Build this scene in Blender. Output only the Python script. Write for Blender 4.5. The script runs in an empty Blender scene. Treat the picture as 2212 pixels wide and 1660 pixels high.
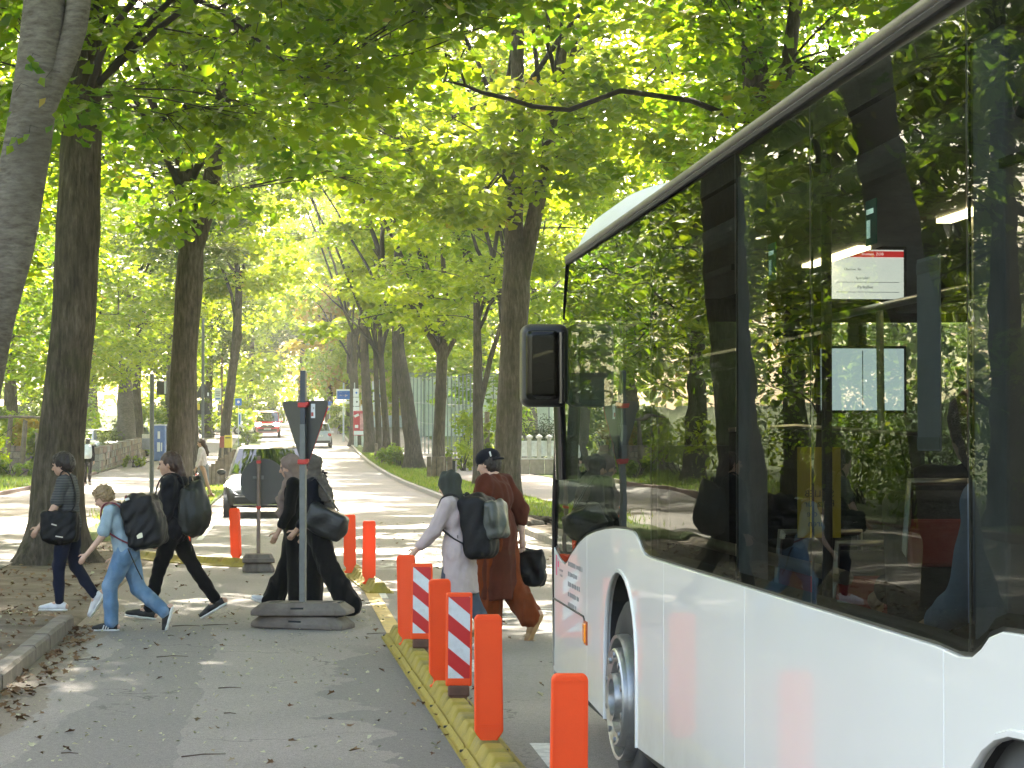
import bpy, bmesh, math, random
import numpy as np
from mathutils import Vector, Matrix, Euler

R = math.radians
scene = bpy.context.scene
COL = scene.collection

# ------------------------------------------------------------------ camera
cam_d = bpy.data.cameras.new("camera")
cam_d.lens = 76.8
cam_d.sensor_width = 36.0
cam_d.clip_start = 0.1
cam_d.clip_end = 2000
cam_d.dof.use_dof = False
cam = bpy.data.objects.new("camera", cam_d)
COL.objects.link(cam)
cam.location = (0, 0, 1.74)
cam.rotation_euler = (R(90 + 1.396), 0, 0)
scene.camera = cam

# ------------------------------------------------------------------ light
SUN_ELEV, SUN_AZ = 38.0, -3.0          # azimuth measured from straight ahead (+Y) to the right
world = bpy.data.worlds.new("World")
scene.world = world
world.use_nodes = True
wn = world.node_tree.nodes
wl = world.node_tree.links
wn.clear()
w_out = wn.new("ShaderNodeOutputWorld")
w_bg = wn.new("ShaderNodeBackground")
w_sky = wn.new("ShaderNodeTexSky")
w_sky.sky_type = 'NISHITA'
w_sky.sun_disc = False
w_sky.sun_elevation = R(SUN_ELEV)
w_sky.sun_rotation = R(SUN_AZ)
w_sky.air_density = 1.0
w_sky.dust_density = 3.0
w_sky.ozone_density = 0.6
w_bg.inputs['Strength'].default_value = 0.15
w_wb = wn.new("ShaderNodeMix")            # white balance of the picture: a touch warmer than the bare sky
w_wb.data_type = 'RGBA'
w_wb.blend_type = 'MULTIPLY'
w_wb.inputs[0].default_value = 1.0
w_wb.inputs[7].default_value = (1.10, 0.99, 0.88, 1)
wl.new(w_sky.outputs[0], w_wb.inputs[6])
wl.new(w_wb.outputs[2], w_bg.inputs[0])
wl.new(w_bg.outputs[0], w_out.inputs[0])

sun_d = bpy.data.lights.new("sun", 'SUN')
sun_d.energy = 5.0
sun_d.angle = R(0.55)
sun_d.color = (1.0, 0.91, 0.76)
sun = bpy.data.objects.new("sun", sun_d)
COL.objects.link(sun)
_sd = Vector((math.sin(R(SUN_AZ)) * math.cos(R(SUN_ELEV)), math.cos(R(SUN_AZ)) * math.cos(R(SUN_ELEV)), math.sin(R(SUN_ELEV))))
sun.rotation_euler = _sd.to_track_quat('Z', 'Y').to_euler()
sun.location = (10, 30, 40)

scene.view_settings.view_transform = 'Standard'
scene.view_settings.look = 'None'
scene.view_settings.exposure = 2.95
scene.view_settings.gamma = 1.0
scene.view_settings.use_curve_mapping = False
scene.render.engine = 'CYCLES'
scene.cycles.use_denoising = True
scene.cycles.max_bounces = 8
scene.cycles.diffuse_bounces = 4
scene.cycles.glossy_bounces = 4
scene.cycles.transmission_bounces = 6
scene.cycles.transparent_max_bounces = 16
scene.cycles.sample_clamp_indirect = 8.0
scene.cycles.caustics_reflective = False
scene.cycles.caustics_refractive = False

# ------------------------------------------------------------------ the street's own coordinates
KX = -0.1025                            # the street runs slightly left of the line of sight


def gz(Y):
    """height of the ground along the street: level, then a gentle climb"""
    if Y < 75: return 0.0
    if Y < 165: return 2.1e-4 * (Y - 75) ** 2
    if Y < 270: return 1.701 + 0.0378 * (Y - 165)
    return 1.701 + 0.0378 * 105


def st(off, Y, dz=0.0):
    """point at lateral offset off from the street's axis line, distance Y, height dz above ground"""
    return Vector((off + KX * Y, Y, gz(Y) + dz))


def at(px, py, Y):
    """survey: the point at distance Y that was sighted at (px, py) on a 2212 px wide print"""
    return Vector(((px - 1106) / 4720 * Y, Y, 1.74 + (945 - py) / 4720 * Y))


def PX(px, Y):
    """sideways position of a point at distance Y sighted at px on the same print"""
    return (px - 1106) / 4720 * Y
# ------------------------------------------------------------------ materials
MATS = {}


def nodes_of(name):
    m = bpy.data.materials.new(name)
    m.use_nodes = True
    nt = m.node_tree
    nt.nodes.clear()
    out = nt.nodes.new("ShaderNodeOutputMaterial")
    return m, nt, out


def noise(nt, vec, scale, detail=4, rough=0.55, dim='3D'):
    n = nt.nodes.new("ShaderNodeTexNoise")
    n.noise_dimensions = dim
    n.inputs['Scale'].default_value = scale
    n.inputs['Detail'].default_value = detail
    n.inputs['Roughness'].default_value = rough
    if vec is not None: nt.links.new(vec, n.inputs['Vector'])
    return n.outputs['Fac']


def ramp(nt, fac, stops, interp='LINEAR'):
    r = nt.nodes.new("ShaderNodeValToRGB")
    r.color_ramp.interpolation = interp
    e = r.color_ramp.elements
    while len(e) > 1: e.remove(e[-1])
    for i, (p, c) in enumerate(stops):
        el = e[0] if i == 0 else e.new(p)
        el.position = p
        el.color = (c[0], c[1], c[2], 1) if not isinstance(c, (int, float)) else (c, c, c, 1)
    nt.links.new(fac, r.inputs[0])
    return r.outputs[0]


def mixc(nt, fac, a, b, mode='MIX'):
    m = nt.nodes.new("ShaderNodeMix")
    m.data_type = 'RGBA'
    m.blend_type = mode
    for sock, v in ((m.inputs[0], fac), (m.inputs[6], a), (m.inputs[7], b)):
        if isinstance(v, bpy.types.NodeSocket): nt.links.new(v, sock)
        elif isinstance(v, (int, float)): sock.default_value = v
        else: sock.default_value = (v[0], v[1], v[2], 1)
    return m.outputs[2]


def mth(nt, op, a, b=0.0, c=0.0):
    m = nt.nodes.new("ShaderNodeMath")
    m.operation = op
    for i, v in enumerate((a, b, c)):
        if isinstance(v, bpy.types.NodeSocket): nt.links.new(v, m.inputs[i])
        else: m.inputs[i].default_value = v
    return m.outputs[0]


def coords(nt, kind='Object', scale=None):
    t = nt.nodes.new("ShaderNodeTexCoord")
    o = t.outputs[kind]
    if scale:
        mp = nt.nodes.new("ShaderNodeMapping")
        mp.inputs['Scale'].default_value = scale
        nt.links.new(o, mp.inputs['Vector'])
        o = mp.outputs[0]
    return o


def bumpn(nt, height, strength=0.3, dist=0.02):
    b = nt.nodes.new("ShaderNodeBump")
    b.inputs['Strength'].default_value = strength
    b.inputs['Distance'].default_value = dist
    nt.links.new(height, b.inputs['Height'])
    return b.outputs[0]


def pm(name, base, rough=0.6, metal=0.0, var=0.18, vscale=6.0, bump=0.0, bscale=60.0, coat=0.0, spec=0.5, dirt=None, dscale=1.5, emis=None, estr=0.0, bdist=0.01):
    """a plain procedural material: base colour with mottling, optional dirt patches, optional fine relief"""
    if name in MATS: return MATS[name]
    m, nt, out = nodes_of(name)
    p = nt.nodes.new("ShaderNodeBsdfPrincipled")
    v = coords(nt)
    n = noise(nt, v, vscale)
    lo = [max(0, c * (1 - var)) for c in base]
    hi = [min(1, c * (1 + var)) for c in base]
    col = ramp(nt, n, [(0.3, lo), (0.7, hi)])
    if dirt:
        dn = ramp(nt, noise(nt, v, dscale, 6, 0.65), [(0.48, 0.0), (0.68, 1.0)])
        col = mixc(nt, mth(nt, 'MULTIPLY', dn, 0.6), col, dirt)
    nt.links.new(col, p.inputs['Base Color'])
    p.inputs['Roughness'].default_value = rough
    p.inputs['Metallic'].default_value = metal
    p.inputs['Coat Weight'].default_value = coat
    p.inputs['Coat Roughness'].default_value = 0.04
    p.inputs['Specular IOR Level'].default_value = spec
    if emis:
        p.inputs['Emission Color'].default_value = (*emis, 1)
        p.inputs['Emission Strength'].default_value = estr
    if bump:
        nt.links.new(bumpn(nt, noise(nt, v, bscale, 3), bump, bdist), p.inputs['Normal'])
    nt.links.new(p.outputs[0], out.inputs[0])
    MATS[name] = m
    return m


def glass_mat(name, tint, refl=1.0, wave=0.0, ior=1.6, rough=0.0):
    if name in MATS: return MATS[name]
    m, nt, out = nodes_of(name)
    tr = nt.nodes.new("ShaderNodeBsdfTransparent")
    tr.inputs[0].default_value = (*tint, 1)
    gl = nt.nodes.new("ShaderNodeBsdfGlossy")
    gl.inputs['Roughness'].default_value = rough
    gl.inputs[0].default_value = (0.95, 1.0, 0.97, 1)
    fr = nt.nodes.new("ShaderNodeFresnel")
    fr.inputs[0].default_value = ior
    mx = nt.nodes.new("ShaderNodeMixShader")
    f = mth(nt, 'MULTIPLY', fr.outputs[0], refl)
    f = mth(nt, 'MINIMUM', f, 1.0)
    nt.links.new(f, mx.inputs[0])
    nt.links.new(tr.outputs[0], mx.inputs[1])
    nt.links.new(gl.outputs[0], mx.inputs[2])
    if wave:
        v = coords(nt, 'Object', (0.5, 0.5, 4.0))
        b = bumpn(nt, noise(nt, v, 1.8, 1), wave, 0.02)
        nt.links.new(b, gl.inputs['Normal'])
    nt.links.new(mx.outputs[0], out.inputs[0])
    MATS[name] = m
    return m


# ------------------------------------------------------------------ objects
def tag(o, label=None, cat=None, group=None, kind=None):
    if label: o['label'] = label
    if cat: o['category'] = cat
    if group: o['group'] = group
    if kind: o['kind'] = kind
    return o


def thing(name, label, cat, loc=(0, 0, 0), rotz=0.0, group=None):
    o = bpy.data.objects.new(name, None)
    o.empty_display_size = 0.2
    COL.objects.link(o)
    o.location = loc
    o.rotation_euler = (0, 0, rotz)
    return tag(o, label, cat, group)


def link(name, me, mats, parent=None, kind=None, label=None):
    o = bpy.data.objects.new(name, me)
    COL.objects.link(o)
    if mats is not None and len(me.materials) == 0:
        for m in (mats if isinstance(mats, (list, tuple)) else [mats]): me.materials.append(m)
    if parent is not None: o.parent = parent
    if kind: o['kind'] = kind
    if label: o['label'] = label
    return o


def copy_tree(o, parent=None):
    c = o.copy()
    COL.objects.link(c)
    c.parent = parent
    for ch in list(o.children): copy_tree(ch, c)
    return c


class MB:
    """collects shapes, then links them as one mesh object"""

    def __init__(s):
        s.v, s.f, s.m = [], [], []

    def add(s, verts, faces, mi=0):
        b = len(s.v)
        s.v += [tuple(x) for x in verts]
        s.f += [tuple(i + b for i in f) for f in faces]
        s.m += [mi] * len(faces)
        return s

    def box(s, c, size, rot=None, mi=0):
        hx, hy, hz = size[0] / 2, size[1] / 2, size[2] / 2
        vs = [Vector((x, y, z)) for x in (-hx, hx) for y in (-hy, hy) for z in (-hz, hz)]
        if rot is not None:
            M = rot if isinstance(rot, Matrix) else Euler(rot).to_matrix()
            vs = [M @ v for v in vs]
        c = Vector(c)
        return s.add([v + c for v in vs], [(0, 1, 3, 2), (4, 6, 7, 5), (0, 4, 5, 1), (2, 3, 7, 6), (0, 2, 6, 4), (1, 5, 7, 3)], mi)

    def quad(s, a, b, c, d, mi=0):
        return s.add([a, b, c, d], [(0, 1, 2, 3)], mi)

    def prism(s, poly, fn0, fn1, mi=0):
        """poly of 2-d points; fn0/fn1 map (u,v) to the two end faces"""
        n = len(poly)
        vs = [fn0(*p) for p in poly] + [fn1(*p) for p in poly]
        fs = [tuple(range(n))[::-1], tuple(range(n, 2 * n))]
        fs += [(i, (i + 1) % n, n + (i + 1) % n, n + i) for i in range(n)]
        return s.add(vs, fs, mi)

    def tube(s, pts, r, n=8, mi=0, caps=True, squash=None):
        pts = [Vector(p) for p in pts]
        k = len(pts)
        rs = r if isinstance(r, (list, tuple)) else [r] * k
        vs, fs = [], []
        up = None
        for i, p in enumerate(pts):
            d = (pts[min(i + 1, k - 1)] - pts[max(i - 1, 0)])
            if d.length < 1e-9: d = Vector((0, 0, 1))
            d.normalize()
            if up is None:
                up = Vector((0, 0, 1)) if abs(d.z) < 0.9 else Vector((1, 0, 0))
            a = d.cross(up)
            if a.length < 1e-6: a = d.cross(Vector((0, 1, 0.1)))
            a.normalize()
            b = a.cross(d).normalized()
            up = b
            for j in range(n):
                t = 2 * math.pi * j / n
                q = squash or (1, 1)
                vs.append(p + (a * math.cos(t) * q[0] + b * math.sin(t) * q[1]) * rs[i])
        for i in range(k - 1):
            for j in range(n):
                fs.append((i * n + j, i * n + (j + 1) % n, (i + 1) * n + (j + 1) % n, (i + 1) * n + j))
        if caps:
            fs.append(tuple(range(n))[::-1])
            fs.append(tuple((k - 1) * n + j for j in range(n)))
        return s.add(vs, fs, mi)

    def lathe(s, prof, M=None, n=24, mi=0, closed=False):
        """prof: (radius, height) pairs turned round local Z, moved by matrix M"""
        M = M or Matrix()
        k = len(prof)
        vs, fs = [], []
        for (r, z) in prof:
            for j in range(n):
                t = 2 * math.pi * j / n
                vs.append(M @ Vector((r * math.cos(t), r * math.sin(t), z)))
        for i in range(k - 1):
            for j in range(n):
                fs.append((i * n + j, i * n + (j + 1) % n, (i + 1) * n + (j + 1) % n, (i + 1) * n + j))
        if not closed:
            if prof[0][0] > 1e-5: fs.append(tuple(range(n))[::-1])
            if prof[-1][0] > 1e-5: fs.append(tuple((k - 1) * n + j for j in range(n)))
        return s.add(vs, fs, mi)

    def ball(s, c, r, n=10, mi=0, M=None):
        r = (r, r, r) if isinstance(r, (int, float)) else r
        prof = [(max(1e-6, math.sin(math.pi * i / n)), -math.cos(math.pi * i / n)) for i in range(n + 1)]
        T = Matrix.Translation(Vector(c)) @ (M.to_4x4() if M else Matrix()) @ Matrix.Diagonal((*r, 1))
        return s.lathe(prof, T, n=n * 2, mi=mi, closed=True)

    def mesh(s, name, smooth=None):
        me = bpy.data.meshes.new(name)
        me.from_pydata(s.v, [], s.f)
        if any(s.m): me.polygons.foreach_set('material_index', s.m)
        if smooth is not None:
            me.polygons.foreach_set('use_smooth', [True] * len(s.f))
            if smooth < 179: me.set_sharp_from_angle(angle=R(smooth))
        me.update()
        return me

    def build(s, name, mats, parent=None, smooth=None, bevel=0.0, kind=None, label=None, seg=2):
        o = link(name, s.mesh(name, smooth), mats, parent, kind, label)
        if bevel:
            b = o.modifiers.new("bevel", 'BEVEL')
            b.width = bevel
            b.segments = seg
            b.limit_method = 'ANGLE'
            b.angle_limit = R(35)
        return o


def np_mesh(name, V, loops, starts, totals, smooth=False):
    me = bpy.data.meshes.new(name)
    me.vertices.add(len(V))
    me.vertices.foreach_set('co', np.ascontiguousarray(V, dtype=np.float32).ravel())
    me.loops.add(len(loops))
    me.loops.foreach_set('vertex_index', np.ascontiguousarray(loops, dtype=np.int32))
    me.polygons.add(len(starts))
    me.polygons.foreach_set('loop_start', np.ascontiguousarray(starts, dtype=np.int32))
    me.polygons.foreach_set('loop_total', np.ascontiguousarray(totals, dtype=np.int32))
    if smooth: me.polygons.foreach_set('use_smooth', np.ones(len(starts), dtype=bool))
    me.update(calc_edges=True)
    return me


def text(name, body, size, M, mat, parent=None, align='CENTER', extrude=0.0008, xs=1.0):
    """flat lettering as its own mesh; M places it (local x along the line, y up the letters)"""
    cu = bpy.data.curves.new(name, 'FONT')
    cu.body = body
    cu.size = size
    cu.align_x = align
    cu.align_y = 'CENTER'
    cu.extrude = extrude
    cu.resolution_u = 2
    t = bpy.data.objects.new(name, cu)
    me = bpy.data.meshes.new_from_object(t)
    bpy.data.objects.remove(t)
    bpy.data.curves.remove(cu)
    me.materials.clear()
    o = link(name, me, mat, parent)
    o.matrix_local = M @ Matrix.Diagonal((xs, 1, 1, 1))
    return o


def frame(o, x, y):
    """matrix with local x, y axes along the given directions"""
    x = Vector(x).normalized()
    y = Vector(y).normalized()
    z = x.cross(y).normalized()
    M = Matrix((x, y, z)).transposed().to_4x4()
    M.translation = Vector(o)
    return M


# ------------------------------------------------------------------ leaves
MAPLE = np.array([(0, 0), (.38, .0), (.27, .23), (.55, .56), (.2, .55), (0, 1.0), (-.2, .55), (-.55, .56), (-.27, .23), (-.38, .0)])
MAPLE_F = [(0, 1, 2, 3, 4, 5), (0, 5, 6, 7, 8, 9)]
STAR = np.array([(0, 0), (.46, .04), (.30, .36), (.56, .62), (0, 1.0), (-.56, .62), (-.30, .36), (-.46, .04)])
STAR_F = [(0, 1, 2, 3, 4), (0, 4, 5, 6, 7)]
KITE = np.array([(0, 0), (.44, .10), (.50, .60), (0, 1.0), (-.50, .60), (-.44, .10)])
KITE_F = [(0, 1, 2, 3), (0, 3, 4, 5)]
OVAL = np.array([(0, 0), (.36, .42), (0, 1.0), (-.36, .42)])
OVAL_F = [(0, 1, 2), (0, 2, 3)]


def leaf_mesh(name, P, N, size, rng, kind='maple', fold=0.25, hue=None):
    """P (n,3) leaf bases, N (n,3) leaf normals, size (n,) lengths -> one mesh of separate leaves"""
    T, F = {'maple': (MAPLE, MAPLE_F), 'star': (STAR, STAR_F), 'kite': (KITE, KITE_F), 'oval': (OVAL, OVAL_F)}[kind]
    n, k = len(P), len(T)
    N = N / np.linalg.norm(N, axis=1, keepdims=True)
    a = rng.normal(size=(n, 3))
    X = np.cross(N, a)
    X /= np.linalg.norm(X, axis=1, keepdims=True) + 1e-9
    Yv = np.cross(N, X)
    t = T * 1.0
    up = np.abs(t[:, 0]) * fold - 0.22 * t[:, 1] ** 2
    V = P[:, None, :] + size[:, None, None] * (t[None, :, 0, None] * X[:, None, :] + (t[None, :, 1, None] - 0.3) * Yv[:, None, :] + up[None, :, None] * N[:, None, :])
    V = V.reshape(-1, 3)
    per = np.concatenate([np.array(f) for f in F])
    loops = (np.arange(n)[:, None] * k + per[None, :]).ravel()
    tot = np.tile([len(f) for f in F], n)
    starts = np.concatenate([[0], np.cumsum(tot)[:-1]])
    me = np_mesh(name, V, loops, starts, tot)
    h = rng.random(n) if hue is None else hue
    at_ = me.attributes.new('hue', 'FLOAT', 'FACE')
    at_.data.foreach_set('value', np.repeat(h, len(F)).astype(np.float32))
    return me


def leaf_mat(name, dark, light, tdark, tlight, trans=0.5, rough=0.45, yellow=None):
    if name in MATS: return MATS[name]
    m, nt, out = nodes_of(name)
    a = nt.nodes.new("ShaderNodeAttribute")
    a.attribute_name = 'hue'
    f = a.outputs['Fac']
    s1 = [(0.0, dark), (0.75, light)]
    s2 = [(0.0, tdark), (0.75, tlight)]
    if yellow:
        s1 += [(0.93, light), (0.97, yellow[0])]
        s2 += [(0.93, tlight), (0.97, yellow[1])]
    c1 = ramp(nt, f, s1)
    c2 = ramp(nt, f, s2)
    p = nt.nodes.new("ShaderNodeBsdfPrincipled")
    nt.links.new(c1, p.inputs['Base Color'])
    p.inputs['Roughness'].default_value = rough
    p.inputs['Specular IOR Level'].default_value = 0.22
    t = nt.nodes.new("ShaderNodeBsdfTranslucent")
    nt.links.new(c2, t.inputs[0])
    mx = nt.nodes.new("ShaderNodeMixShader")
    mx.inputs[0].default_value = trans
    nt.links.new(p.outputs[0], mx.inputs[1])
    nt.links.new(t.outputs[0], mx.inputs[2])
    nt.links.new(mx.outputs[0], out.inputs[0])
    MATS[name] = m
    return m


# ------------------------------------------------------------------ smooth solids (signed distances -> mesh)
class Solid:
    def __init__(s):
        s.p = []

    def cone(s, a, b, ra, rb=None, k=0.02):
        s.p.append(('c', np.array(a, float), np.array(b, float), ra, ra if rb is None else rb, k))
        return s

    def chain(s, pts, rs, k=0.02):
        for i in range(len(pts) - 1): s.cone(pts[i], pts[i + 1], rs[i], rs[i + 1], k)
        return s

    def ell(s, c, r, rot=None, k=0.02):
        s.p.append(('e', np.array(c, float), np.array(r, float), None if rot is None else np.array(rot), k))
        return s

    def box(s, c, h, rnd=0.02, rot=None, k=0.01):
        s.p.append(('b', np.array(c, float), np.array(h, float), rnd, None if rot is None else np.array(rot), k))
        return s

    def cut(s, c, r, rot=None, k=0.01):
        s.p.append(('x', np.array(c, float), np.array(r, float), None if rot is None else np.array(rot), k))
        return s

    def bounds(s):
        lo, hi = np.full(3, 1e9), np.full(3, -1e9)
        for q in s.p:
            a, b = s.bb(q)
            if q[0] == 'x': continue
            lo = np.minimum(lo, a)
            hi = np.maximum(hi, b)
        return lo, hi

    @staticmethod
    def bb(q):
        if q[0] == 'c':
            r = max(q[3], q[4])
            return np.minimum(q[1], q[2]) - r, np.maximum(q[1], q[2]) + r
        if q[0] in 'ex':
            r = q[2] if q[3] is None else np.full(3, q[2].max())
            return q[1] - r, q[1] + r
        r = q[2] + q[3] if q[4] is None else np.full(3, np.linalg.norm(q[2]) + q[3])
        return q[1] - r, q[1] + r

    def mesh(s, name, h=0.01, wrinkle=0.0, wl=0.1, seed=0, stretch=(1, 1, 0.5), zcut=None, zwave=0.0):
        lo, hi = s.bounds()
        lo -= 3 * h + wrinkle
        hi += 3 * h + wrinkle
        n = np.ceil((hi - lo) / h).astype(int) + 1
        F = np.full(n, 0.5, np.float32)
        ax = [lo[i] + h * np.arange(n[i]) for i in range(3)]
        for q in s.p:
            k = max(q[-1], 1e-4)
            a, b = s.bb(q)
            i0 = np.maximum(((a - k - 2 * h - wrinkle - lo) / h).astype(int), 0)
            i1 = np.minimum(((b + k + 2 * h + wrinkle - lo) / h).astype(int) + 2, n)
            if np.any(i1 <= i0): continue
            G = np.stack(np.meshgrid(*[ax[i][i0[i]:i1[i]] for i in range(3)], indexing='ij'), -1).astype(np.float32)
            if q[0] == 'c':
                ba = q[2] - q[1]
                L = max(float(ba @ ba), 1e-9)
                pa = G - q[1].astype(np.float32)
                t = np.clip(pa @ ba.astype(np.float32) / L, 0, 1)
                d = np.linalg.norm(pa - t[..., None] * ba.astype(np.float32), axis=-1) - (q[3] + (q[4] - q[3]) * t)
            elif q[0] in 'ex':
                pa = G - q[1].astype(np.float32)
                if q[3] is not None: pa = pa @ q[3].astype(np.float32)
                k0 = np.linalg.norm(pa / q[2], axis=-1)
                k1 = np.linalg.norm(pa / (q[2] ** 2), axis=-1) + 1e-6
                d = k0 * (k0 - 1.0) / k1
            else:
                pa = G - q[1].astype(np.float32)
                if q[4] is not None: pa = pa @ q[4].astype(np.float32)
                w = np.abs(pa) - (q[2] - 0.0)
                d = np.linalg.norm(np.maximum(w, 0), axis=-1) + np.minimum(w.max(-1), 0) - q[3]
            sl = tuple(slice(i0[i], i1[i]) for i in range(3))
            f = F[sl]
            if q[0] == 'x':
                d = -d
                hh = np.clip(0.5 - 0.5 * (f - d) / k, 0, 1)
                F[sl] = f + (d - f) * hh + k * hh * (1 - hh)
            else:
                hh = np.clip(0.5 + 0.5 * (f - d) / k, 0, 1)
                F[sl] = f + (d - f) * hh - k * hh * (1 - hh)
        if wrinkle:
            rg = np.random.default_rng(seed)
            X, Yg, Z = ax[0][:, None, None], ax[1][None, :, None], ax[2][None, None, :]
            for _ in range(5):
                d = rg.normal(size=3) * np.array(stretch)
                d = d / np.linalg.norm(d) * 2 * math.pi / (wl * rg.uniform(0.6, 1.6))
                F = F + (wrinkle * 0.45 * np.sin(d[0] * X + d[1] * Yg + d[2] * Z + rg.uniform(0, 6.28))).astype(np.float32)
        if zcut is not None:
            X, Yg, Z = ax[0][:, None, None], ax[1][None, :, None], ax[2][None, None, :]
            F = np.maximum(F, (zcut + zwave * np.sin(X * 21 + 1) * np.cos(Yg * 17) - Z).astype(np.float32) * np.ones_like(F))
        return nets(name, F, lo, h)


def nets(name, F, lo, h):
    """surface nets"""
    sg = F < 0
    n = np.array(F.shape)
    c = [sg[i:n[0] - 1 + i, j:n[1] - 1 + j, k:n[2] - 1 + k] for i in (0, 1) for j in (0, 1) for k in (0, 1)]
    cnt = sum(x.astype(np.int8) for x in c)
    mask = (cnt > 0) & (cnt < 8)
    idx = np.full(mask.shape, -1, np.int32)
    I = np.argwhere(mask)
    idx[mask] = np.arange(len(I))
    acc = np.zeros((len(I), 3))
    num = np.zeros(len(I))
    cor = [(i, j, k) for i in (0, 1) for j in (0, 1) for k in (0, 1)]
    val = [F[I[:, 0] + a[0], I[:, 1] + a[1], I[:, 2] + a[2]] for a in cor]
    for p in range(8):
        for q in range(p + 1, 8):
            a, b = cor[p], cor[q]
            if sum(abs(a[t] - b[t]) for t in range(3)) != 1: continue
            f1, f2 = val[p], val[q]
            x = (f1 < 0) != (f2 < 0)
            t = np.where(x, f1 / np.where(x, f1 - f2, 1), 0)
            pt = np.array(a)[None, :] + t[:, None] * (np.array(b) - np.array(a))[None, :]
            acc += np.where(x[:, None], pt, 0)
            num += x
    V = lo + h * (I + acc / np.maximum(num, 1)[:, None])
    Q = []
    for axn in range(3):
        o = [t for t in range(3) if t != axn]
        s0 = [slice(1, -1)] * 3
        s1 = [slice(1, -1)] * 3
        s0[axn] = slice(0, n[axn] - 1)
        s1[axn] = slice(1, n[axn])
        A, B = sg[tuple(s0)], sg[tuple(s1)]
        for flip in (False, True):
            M = (A & ~B) if not flip else (~A & B)
            E = np.argwhere(M)
            if not len(E): continue
            E[:, o[0]] += 1
            E[:, o[1]] += 1
            def g(d0, d1):
                K = E.copy()
                K[:, o[0]] -= d0
                K[:, o[1]] -= d1
                return idx[K[:, 0], K[:, 1], K[:, 2]]
            qd = np.stack([g(0, 0), g(1, 0), g(1, 1), g(0, 1)], 1)
            if (not flip) == (axn == 1): qd = qd[:, ::-1]
            Q.append(qd)
    Q = np.concatenate(Q)
    Q = Q[(Q >= 0).all(1)]
    return np_mesh(name, V, Q.ravel(), np.arange(len(Q)) * 4, np.full(len(Q), 4), smooth=True)
# ------------------------------------------------------------------ ground materials
def street_uv(nt):
    """returns (off, Y) sockets of the shading point"""
    v = coords(nt)
    sp = nt.nodes.new("ShaderNodeSeparateXYZ")
    nt.links.new(v, sp.inputs[0])
    off = mth(nt, 'MULTIPLY_ADD', sp.outputs[1], 0.1025, sp.outputs[0])
    return v, off, sp.outputs[1]


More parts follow.
